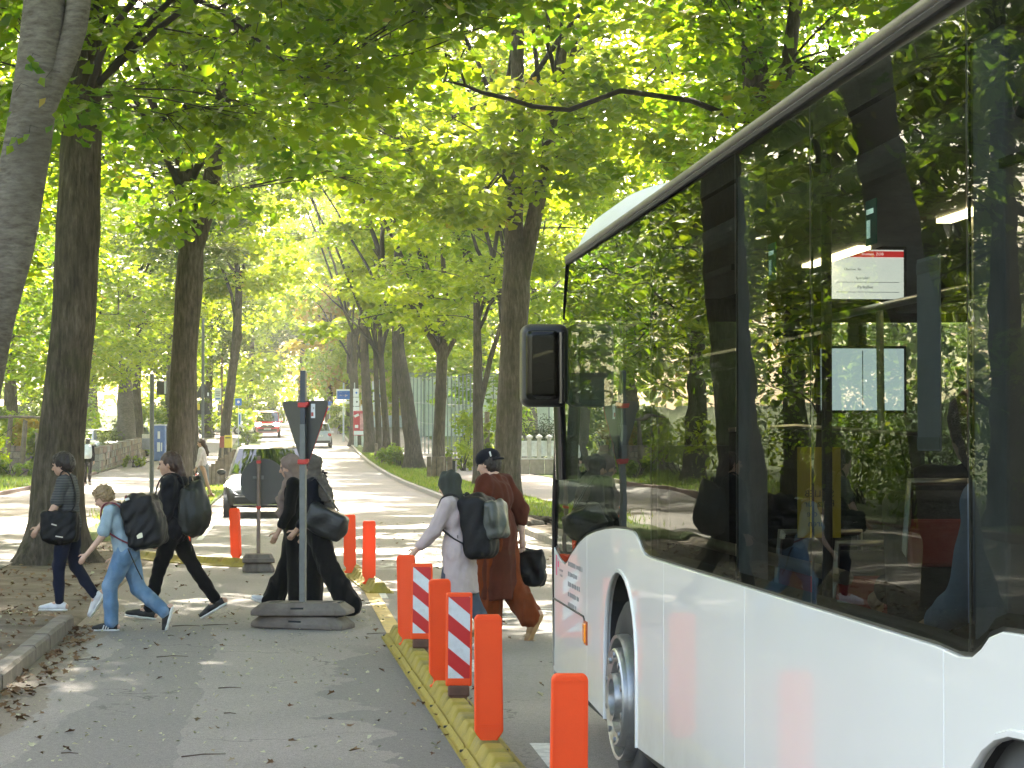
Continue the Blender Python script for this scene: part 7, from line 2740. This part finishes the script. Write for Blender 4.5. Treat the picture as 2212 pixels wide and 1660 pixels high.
for i, (px, Y, dz, rad, n, m_, sz, lb) in enumerate((
        (10, 92, 1.0, (1.5, .9, 1.0), 2200, M_leaf2, .17, "yellow green shrub tumbling over the rustic wall"),
        (62, 91, .9, (.9, .7, .85), 1500, M_gold, .15, "golden shrub between the posts of the rustic wall"),
        (78, 90, .3, (.55, .5, 1.0), 900, M_leaf2, .15, "bright climbing shrub against the end of the rustic wall"),
        (30, 88, .05, (1.2, .5, .45), 1100, M_leaf, .14, "dark low shrub at the foot of the rustic wall"),
        (-60, 86, .05, (1.5, 1, 1.2), 1400, M_leaf2, .15, "shrub just outside the left edge by the wall"),
        (318, 128, .05, (.7, .8, .55), 700, M_leaf2, .15, "weedy shrub at the far foot of the low stone wall"),
        (250, 122, .6, (1.2, 1, .8), 900, M_leaf3, .17, "grey shrub behind the low stone wall"),
        (290, 108, .02, (.9, .6, .30), 700, M_leaf2, .12, "tuft of weeds along the low stone wall"),
        (848, 108, .1, (.75, .8, .62), 1100, M_leaf, .15, "dark green shrub on the right grass strip"),
        (866, 106, .1, (.45, .5, .40), 600, M_leaf3, .13, "small dull shrub at the foot of the thick leaning trunk"),
        (1000, 99, .1, (1.1, 1.2, .7), 1000, M_leaf2, .16, "yellow green bush right of the pavement"),
        (1012, 104, .1, (1.0, 1.2, 1.6), 1300, M_leaf2, .17, "taller light bush before the mesh fence"),
        (1090, 100, .1, (1.6, 1.2, 1.9), 1500, M_leaf, .17, "dark bush left of the balustrade"),
        (735, 172, .1, (1.4, 1, 1.4), 900, M_leaf2, .26, "bush under the blue direction sign"),
        (535, 150, .05, (.9, .9, .55), 600, M_leaf2, .2, "low shrub beside the small white car"),
        (560, 190, .0, (3.2, 2, 2.0), 1300, M_leaf2, .3, "big bush left of the red van"),
        (390, 160, .0, (3.0, 2, 2.2), 1400, M_leaf3, .26, "dull hedge bush behind the boards on the left"),
        (300, 150, .0, (3.0, 2, 1.6), 1400, M_leaf2, .26, "sunny bush behind the parked green car"),
        (120, 130, .0, (4, 2, 2.4), 1700, M_leaf, .24, "dark hedge bush behind the rustic wall"),
        (40, 120, .0, (4, 2, 2.6), 1700, M_leaf3, .24, "dull hedge bush at the back of the rustic wall"),
        (-150, 60, .05, (2.2, 1.6, 1.5), 1500, M_leaf2, .14, "shrub left of the footpath, mirrored in the bus"),
        (-420, 40, .05, (2.2, 1.6, 1.6), 1500, M_leaf, .13, "shrub by the lawn nearer the camera, mirrored in the bus"))):
    shrub("shrub", lb, gpos(px, Y, dz), rad, n, m_, 'oval', sz, 300 + i)
# hedge-like garden shrubs on the right, seen through the bus, and along the lawn on the left, mirrored in its windows
for i, (off, Y, lb) in enumerate(((12.2, 62, "garden shrub right of the balustrade"), (12.6, 50, "garden shrub ahead of the bus front on the right"), (12.0, 40, "garden shrub seen through the windscreen"), (12.4, 31, "garden shrub seen through the driver's window"),
                                 (12.0, 24, "garden shrub seen past the white glowing panel in the bus"), (12.4, 17, "garden shrub opposite the front door of the bus"), (12.0, 11, "garden shrub opposite the middle door of the bus"), (12.3, 5, "garden shrub opposite the rear of the bus"),
                                 (-10.5, 33, "low shrub at the lawn edge level with the first maple"), (-10.8, 25, "low shrub at the lawn edge left of the crossing children"), (-10.6, 17, "low shrub at the lawn edge near the beech"), (-10.9, 45, "low shrub at the lawn edge level with the forked maple"),
                                 (-11.5, 39, "rounded shrub behind the lawn edge, between the two maples"), (-11.6, 29, "rounded shrub behind the lawn edge, level with the flared trunk"), (-11.3, 21, "rounded shrub behind the lawn edge, left of the kerb end"), (-11.3, 53, "rounded shrub behind the lawn edge, beyond the forked maple"))):
    if i == 0: GS = []
    if i > 3:
        r = copy_tree(GS[i % 4])
        r['label'], r.location, r.rotation_euler = lb, st(off, Y, .1), (0, 0, 1.7 * i)
        r['group'] = "garden shrubs along the right pavement" if off > 0 else "shrubs along the left lawn edge"
        continue
    GS += [None]
    GS[-1] = shrub("garden_shrub", lb, st(off, Y, .1), (2.0, 3.4, 1.5), 2600, (M_leaf, M_leaf2, M_leaf3)[i % 3], 'oval', .12, 340 + i, group="garden shrubs along the right pavement" if off > 0 else "shrubs along the left lawn edge")
# dark clipped ball behind the balustrade and the ivy pillar
shrub("clipped_bush", "dark clipped round bush above the white balustrade", gpos(1168, 98, .6), (1.15, 1.0, 1.05), 3200, leaf_mat("yew_leaf", (.012, .028, .010), (.022, .04, .014), (.03, .06, .01), (.05, .08, .02), .3, .6), 'oval', .09, 400)
iv = shrub("ivy_pillar", "tall post thickly clad in bright green ivy", gpos(1052, 84, .1), (.27, .27, 1.25), 1500, M_leaf2, 'oval', .11, 401)
MB().tube([(0, 0, 0), (0, 0, 2.6)], .10, 8).build("post", M_wood, iv)

# ------------------------------------------------------------------ right side: balustrade, bin, posts, fence, buildings
M_cream = pm("cream_stone", (.50, .47, .42), .85, var=.12, bump=.3, bscale=30, dirt=(.25, .23, .2), dscale=4)
M_whpan = pm("white_panel", (.66, .68, .70), .6)
bal = thing("balustrade", "white balustrade with capped posts on a low stone wall", "fence", gpos(1112, 92, .1))
for i in range(9): MB().box((.32 + i * .62, 0, .33), (.60, .30, .62)).build("wall_block", pm("pinkish_wall", (.30, .25, .20), .9, var=.2, bump=.4, bscale=20), bal, bevel=.02)
MB().box((2.8, 0, .67), (5.7, .36, .07)).build("coping", M_cream, bal, bevel=.015)
for i in range(14):
    x = .20 + i * .415
    p = MB().box((x, 0, 1.12), (.17, .17, .84)).build("baluster", M_cream, bal, bevel=.02)
    MB().box((x, 0, 1.555), (.25, .25, .05)).build("cap_slab", M_cream, p, bevel=.01)
    MB().lathe([(.16, 0), (.12, .06), (.0001, .12)], Matrix.Translation((x, 0, 1.58)), 4).build("cap_top", M_cream, p)
    if i < 13: MB().box((x + .2075, .03, 1.10), (.235, .02, .66)).build("infill_panel", M_whpan, bal)
M_binp = pm("bin_dark_grey", (.035, .038, .04), .5)
bn = thing("litter_bin", "dark grey litter bin on the verge beside the timber posts", "bin", gpos(976, 87.5, .1))
MB().lathe([(.24, .06), (.27, .66), (.28, .68)], None, 4).build("bin_body", M_binp, bn).rotation_euler = (0, 0, R(40))
MB().box((0, 0, .735), (.60, .5, .05)).build("lid", M_binp, bn, bevel=.02)
for x in (-.18, -.02, .16): MB().box((x, -.215, .37), (.035, .02, .55)).build("pale_bar", pm("bin_bar_grey", (.3, .31, .33), .5), bn)
# boards round the foot of the tree by the bin
tg = thing("tree_guard", "dark timber guard boards round the foot of the maple by the bin", "tree guard", st(6.05, 87, .1))
for i in range(5): MB().box((-.42 + i * .20, -.35, .42), (.17, .05, .84)).build("guard_board", M_wood, tg, bevel=.01)
for i in range(4): MB().box((.46, -.25 + i * .2, .42), (.05, .17, .84)).build("guard_board", M_wood, tg, bevel=.01)
for i, (px, Y, h_, lb) in enumerate(((955, 86, .85, "timber bollard between the guarded maple and the bin"), (813, 118, .9, "timber bollard on the right grass strip, left one of a pair"), (827, 112, .85, "timber bollard on the right grass strip, right one of a pair"))):
    r = thing("bollard", lb, "bollard", gpos(px, Y, .08), 0, "timber bollards on the right verge")
    MB().tube([(0, 0, -.05), (0, 0, h_)], [.10, .09], 9).build("shaft", M_wood, r, 50)
    MB().tube([(0, 0, h_), (0, 0, h_ + .05)], [.09, .04], 9).build("post_top", M_wood, r, 50)
# tall fence of slender posts with pale mesh, before a glass hall
M_fpost = pm("fence_post_grey", (.16, .19, .18), .5, .4)
M_hall = pm("glass_hall_panel", (.50, .55, .48), .35, var=.25, vscale=.6)
fn = thing("mesh_fence", "tall fence of slender grey posts right of the pavement", "fence", gpos(895, 140, .1))
for i in range(20):
    q = gpos(885 + i * 8.2, 140 - i * 1.9, .1) - fn.location
    MB().tube([q, q + Vector((0, 0, 4.6))], .045, 6).build("fence_post", M_fpost, fn)
    if i:
        mb = MB()
        for z in (.6, 1.8, 3.0, 4.5): mb.tube([q0 + Vector((0, 0, z)), q + Vector((0, 0, z))], .018, 4)
        mb.build("fence_rail", M_fpost, fn, kind='stuff')
    q0 = q
hall = thing("glass_hall", "pale glazed hall behind the tall post fence", "building", gpos(885, 165, 0))
for i in range(14):
    MB().box((.55 + i * 1.05, .1 * (i % 2), 2.3), (1.0, .08, 4.6)).build("glass_panel", M_hall, hall)
    MB().box((.02 + i * 1.05, -.06, 2.3), (.09, .12, 4.7)).build("mullion", M_fpost, hall)
MB().box((7.4, 2.5, 4.75), (15.2, 5.4, .3)).build("roof", M_fpost, hall)
M_yw = pm("yellow_render", (.62, .50, .25), .9, var=.06)
yb = thing("yellow_building", "low yellow rendered building with grey roof at the far right", "building", gpos(772, 186, 0))
MB().box((3.2, 3, 2.3), (6.4, 6, 4.6)).build("wall", M_yw, yb)
MB().box((3.2, -.02, .55), (6.4, .06, 1.1)).build("pale_base", pm("pale_blue_base", (.5, .56, .66), .7), yb)
MB().prism([(-.4, 4.6), (6.8, 4.6), (6.2, 6.0), (.2, 6.0)], lambda u, v: (u, -.4, v), lambda u, v: (u, 6.4, v)).build("roof", pm("grey_roof_tiles", (.14, .12, .11), .8), yb)
for i in range(3):
    w_ = MB().box((1.1 + i * 2.0, -.02, 2.7), (.95, .06, 1.2)).build("window_frame", M_whpan, yb)
    MB().box((1.1 + i * 2.0, -.06, 2.7), (.8, .02, 1.05)).build("window_pane", M_cglass, w_)
# lumpy roots and soil on the verge by the bus front
s = Solid()
rg = random.Random(8)
for i in range(16): s.ell((rg.uniform(-.6, .6), rg.uniform(-.7, .7), rg.uniform(-.02, .07)), (rg.uniform(.08, .25), rg.uniform(.1, .3), rg.uniform(.04, .11)), None, .03)
rm = thing("root_mound", "lumpy mound of roots and soil on the verge before the bus", "mound", (PX(1160, 41), 41, .1))
link("mound", s.mesh("mound", .03, .03, .3, 2), M_soil, rm)
mb = MB()
for i in range(7):
    a = rg.uniform(0, 6.28)
    p = Vector((rg.uniform(-.4, .4), rg.uniform(-.5, .5), .10))
    mb.tube([p, p + Vector((math.cos(a) * .35, math.sin(a) * .3, .04)), p + Vector((math.cos(a) * .8, math.sin(a) * .7, -.08))], [.05, .04, .02], 6)
mb.build("roots", M_bark, rm, 60, kind='stuff')

# ------------------------------------------------------------------ signs
M_blue = pm("sign_blue", (.02, .14, .55), .4, var=.03)
M_wsign = pm("sign_white", (.72, .74, .74), .4, var=.03)
M_sred = pm("sign_red", (.45, .03, .05), .4, var=.05)
M_syel = pm("sign_yellow", (.75, .55, .04), .4, var=.04)
M_sink = pm("sign_black", (.03, .03, .035), .5)
M_pale = pm("pale_post", (.5, .54, .52), .45, .2)


def signpost(label, px, Y, height, plates, poles=((0, 0),), pm_=M_galv, r=.035, rot=0.0, cat="road sign"):
    """plates: list of (dx, z, w, h, material, [(marks: kind, args)])"""
    root = thing("road_sign", label, cat, gpos(px, Y, .03), rot)
    for (dx, top) in poles: MB().tube([(dx, 0, -.1), (dx, 0, height + top)], r, 8).build("post", pm_, root, 60)
    for (dx, z, w, h_, m_, marks) in plates:
        o = MB().box((dx, -.05, z), (w, .02, h_)).build("sign_plate", m_, root, bevel=min(.02, h_ * .06))
        for mk in marks:
            if mk[0] == 'r': MB().box((dx + mk[1], -.063, z + mk[2]), (mk[3], .006, mk[4])).build("sign_print", mk[5], o)
            if mk[0] == 'a':   # arrow
                mb = MB().box((dx - .06, -.063, z + mk[1]), (.34 * mk[2], .006, .07))
                mb.prism([(.02 * mk[2], .10), (.02 * mk[2], -.10), (.20 * mk[2], 0)], lambda u, v: (dx + u + .08, -.066, z + mk[1] + v), lambda u, v: (dx + u + .08, -.060, z + mk[1] + v))
                mb.build("arrow", mk[3], o)
            if mk[0] == 't': text("sign_text", mk[1], mk[2], frame((dx + mk[3], -.0635, z + mk[4]), (1, 0, 0), (0, 0, 1)), mk[5], o)
            if mk[0] == 'd': MB().lathe([(.0001, 0), (mk[3], 0), (mk[3], .006)], Matrix.Translation((dx + mk[1], -.062, z + mk[2])) @ Euler((R(90), 0, 0)).to_matrix().to_4x4(), 14).build("sign_print", mk[4], o)
    return root


signpost("blue direction sign with white arrow on a pale post", 742, 158, 4.2, [(0, 3.35, 1.02, .78, M_wsign, [('r', 0, -.04, .92, .60, M_blue), ('a', -.06, 1.3, M_wsign), ('r', 0, .16, .60, .05, M_wsign)]), (.28, 2.78, .40, .20, M_wsign, [])], pm_=M_pale, r=.06)
signpost("pair of small blue signs on twin posts left of the road sign", 704, 176, 2.6, [(-.18, 2.15, .45, .75, M_blue, [('r', 0, .05, .22, .26, M_wsign)]), (.28, 2.1, .45, .75, M_blue, [('r', 0, -.06, .26, .2, M_wsign)])], poles=((-.1, 0), (.3, 0)), pm_=M_pale)
signpost("stack of three white direction boards with small emblems beside the red box", 769, 146, 4.3, [(0, 3.62, .38, .55, M_wsign, [('d', .03, 0, .07, M_blue)]), (.01, 3.02, .40, .58, M_wsign, [('d', .05, 0, .06, M_sink)]), (.02, 2.36, .42, .66, M_wsign, [('d', .05, 0, .07, M_sink), ('r', -.05, 0, .12, .02, M_sink)]),
                                                                                                 (.42, 2.05, .24, .34, M_syel, []), (.40, 2.6, .2, .3, M_wsign, []), (.40, 3.0, .18, .3, M_gold, [])], poles=((-.1, 0), (.4, -.6)), pm_=M_pale)
ad = thing("advertising_box", "red and white advertising box on a grey post", "advertising box", gpos(777, 144, .05))
MB().box((0, 0, 1.62), (.84, .22, 1.62)).build("box_case", M_sred, ad, bevel=.05)
MB().box((.20, -.12, 1.72), (.36, .02, 1.06)).build("poster", pm("poster_pink", (.55, .28, .28), .5, var=.3, vscale=3), ad, bevel=.01)
MB().box((-.20, -.12, 2.12), (.32, .02, .16), (0, R(-25), 0)).build("poster_note", M_wsign, ad)
MB().box((-.20, -.12, 1.40), (.22, .02, .20)).build("poster_note", M_wsign, ad)
MB().box((.02, -.125, .98), (.80, .02, .26)).build("lower_panel", M_wsign, ad, bevel=.01)
for x in (-.22, .24): MB().box((x, .02, .4), (.14, .10, .9)).build("leg", M_pale, ad)
signpost("white and blue parking boards stacked behind the broad trunk", 812, 163, 4.4, [(-.05, 3.95, .50, .62, M_wsign, []), (.05, 3.15, .58, .62, M_wsign, [('d', .13, 0, .17, M_blue)]), (.08, 2.35, .56, .72, M_wsign, [('r', .10, .0, .24, .58, M_blue), ('t', "P", .34, .10, .02, M_wsign)])], poles=((.25, 0),), pm_=M_pale)
# left side
sg = thing("road_sign", "two triangular signs seen from behind on a tall grey post by the road", "road sign", gpos(438, 104, .03))
MB().tube([(0, 0, -.1), (0, 0, 7.2)], .07, 10).build("post", M_galv, sg, 60)
for z_, up in ((3.42, 1), (2.62, 1)):
    MB().prism([(-.42, 0), (.42, 0), (.03, .74), (-.03, .74)], lambda u, v: (u, .09, z_ + v), lambda u, v: (u, .10, z_ + v)).build("sign_plate", M_signback, sg, bevel=.02)
MB().box((.24, .06, 3.58), (.07, .02, .16)).build("inspection_sticker", M_wsign, sg)
MB().box((-.30, .06, 2.98), (.30, .02, .30)).build("yellow_plate", M_syel, sg)
signpost("white notice plate on a dark slender post near the mailbox", 479, 116, 5.6, [(-.20, 3.62, .36, .68, M_wsign, [('r', 0, .14, .26, .03, M_sink), ('r', 0, .04, .26, .03, M_sink), ('r', 0, -.06, .22, .03, M_sink), ('r', 0, -.22, .26, .05, M_blue)]), (.18, 3.2, .14, .34, M_syel, [])], pm_=pm("brown_post", (.12, .05, .04), .5), r=.045)
signpost("small square blue sign behind the slim leaning trunk", 515, 150, 3.2, [(0, 2.95, .44, .48, M_blue, [('d', 0, 0, .10, M_wsign)]), (.1, 1.75, .22, .95, M_wsign, [('r', 0, 0, .10, .7, M_blue)])], pm_=M_pale)
signpost("tall grey post with a plate seen from behind, left of the forked maple", 328, 56.5, 3.35, [(.26, 2.98, .27, .36, M_signback, [('r', .09, 0, .05, .30, M_pale)])], pm_=M_galv, r=.058)
mbx = thing("mailbox", "yellow mailbox with a red neighbour box on a post", "mailbox", gpos(489, 106, .05))
MB().box((.10, 0, 1.28), (.36, .30, .62)).build("box_case", M_syel, mbx, bevel=.04)
MB().box((.10, -.155, 1.46), (.26, .02, .05)).build("slot", M_sink, mbx)
MB().box((-.20, .02, 1.26), (.22, .28, .56)).build("red_box", pm("dull_red", (.32, .07, .05), .5), mbx, bevel=.03)
for x in (-.18, .12): MB().box((x, 0, .48), (.10, .08, 1.0)).build("leg", pm("tan_leg", (.28, .2, .14), .6), mbx)
brd = thing("board_fence", "short run of dark vertical boards on the grass left of the grey car", "fence", gpos(452, 76, .0), R(52))
for i in range(7): MB().box((i * .2, 0, .36 + .05 * i), (.17, .05, .72 + .10 * i)).build("fence_board", M_wood, brd, bevel=.01)
bp = thing("blue_booth", "blue booth with white glazed panel left of the forked maple", "booth", gpos(346, 118, .05))
MB().box((0, 0, .98), (.60, .5, 1.9)).build("booth_case", pm("booth_blue", (.10, .17, .40), .5), bp, bevel=.03)
MB().box((-.04, -.26, .78), (.16, .03, .5)).build("white_panel", M_wsign, bp)
MB().box((-.03, -.26, 1.42), (.13, .03, .4)).build("white_panel", M_wsign, bp)
MB().box((.12, -.26, .78), (.07, .03, .46)).build("white_panel", M_wsign, bp)
MB().box((0, 0, 1.96), (.66, .56, .06)).build("roof", M_wsign, bp, bevel=.01)
gc = thing("grey_cabinet", "low grey cabinet with pale top beside the blue booth", "cabinet", gpos(320, 121, .3))
MB().box((0, 0, .62), (.62, .4, .62)).build("cabinet_case", pm("cabinet_grey", (.22, .23, .25), .6), gc, bevel=.02)
MB().box((0, 0, 1.06), (.62, .4, .22)).build("pale_top", pm("cabinet_pale", (.52, .48, .38), .6), gc, bevel=.02)

# bicycles in the rack behind the wall
def bicycle(label, pos, rot, col):
    r = thing("bicycle", label, "bicycle", pos, rot, "bicycles parked beyond the stone wall")
    for x in (-.52, .52):
        pts = [(x + .34 * math.cos(a), 0, .34 + .34 * math.sin(a)) for a in np.linspace(0, 2 * math.pi, 21)]
        w_ = MB().tube(pts, .022, 5, caps=False).build("wheel", M_tyre, r)
        mb = MB()
        for a in np.linspace(0, math.pi, 6, endpoint=False): mb.tube([(x + .32 * math.cos(a), 0, .34 + .32 * math.sin(a)), (x - .32 * math.cos(a), 0, .34 - .32 * math.sin(a))], .004, 3)
        mb.build("spokes", M_hand, w_, kind='stuff')
    mb = MB()
    for p, q in (((-.52, .34), (0, .30)), ((-.52, .34), (-.18, .86)), ((0, .30), (-.2, .92)), ((-.19, .84), (.36, .84)), ((0, .30), (.38, .74)), ((.36, .92), (.52, .34))): mb.tube([(p[0], 0, p[1]), (q[0], 0, q[1])], .02, 5)
    mb.build("frame", col, r)
    MB().ball((-.2, 0, .96), (.13, .07, .035), 5).build("saddle", M_dk, r, 179)
    MB().tube([(.36, -.28, 1.02), (.34, -.1, 1.0), (.36, 0, .95), (.34, .1, 1.0), (.36, .28, 1.02)], .013, 5).build("handlebar", M_hand, r)
    return r


bc = [carpaint("bike_red", (.3, .03, .03), 0), carpaint("bike_blue", (.03, .06, .22), 0), carpaint("bike_black", (.02, .02, .02), 0), carpaint("bike_silver", (.4, .4, .42))]
for i in range(8):
    bicycle("%s bicycle, %s of the row parked beyond the stone wall" % (("red", "blue", "black", "silver")[i % 4], ("first from the left", "second", "third", "fourth", "fifth", "sixth", "seventh", "last on the right")[i]), gpos(186 + i * 6.5, 146 + (i % 2) * 1.2, .12), R(60 + 9 * (i % 3)), bc[i % 4])
# ------------------------------------------------------------------ air: the far street fades into bright haze
hm, hnt, hout = nodes_of("haze_air")
hv = hnt.nodes.new("ShaderNodeVolumePrincipled")
hv.inputs['Color'].default_value = (.93, .95, .92, 1)
hv.inputs['Density'].default_value = 0.0003
hv.inputs['Anisotropy'].default_value = 0.55
hnt.links.new(hv.outputs[0], hout.inputs['Volume'])
MB().box((0, 300, 29.4), (1700, 1260, 61)).build("haze", hm, None, kind='stuff')
scene.cycles.volume_bounces = 1
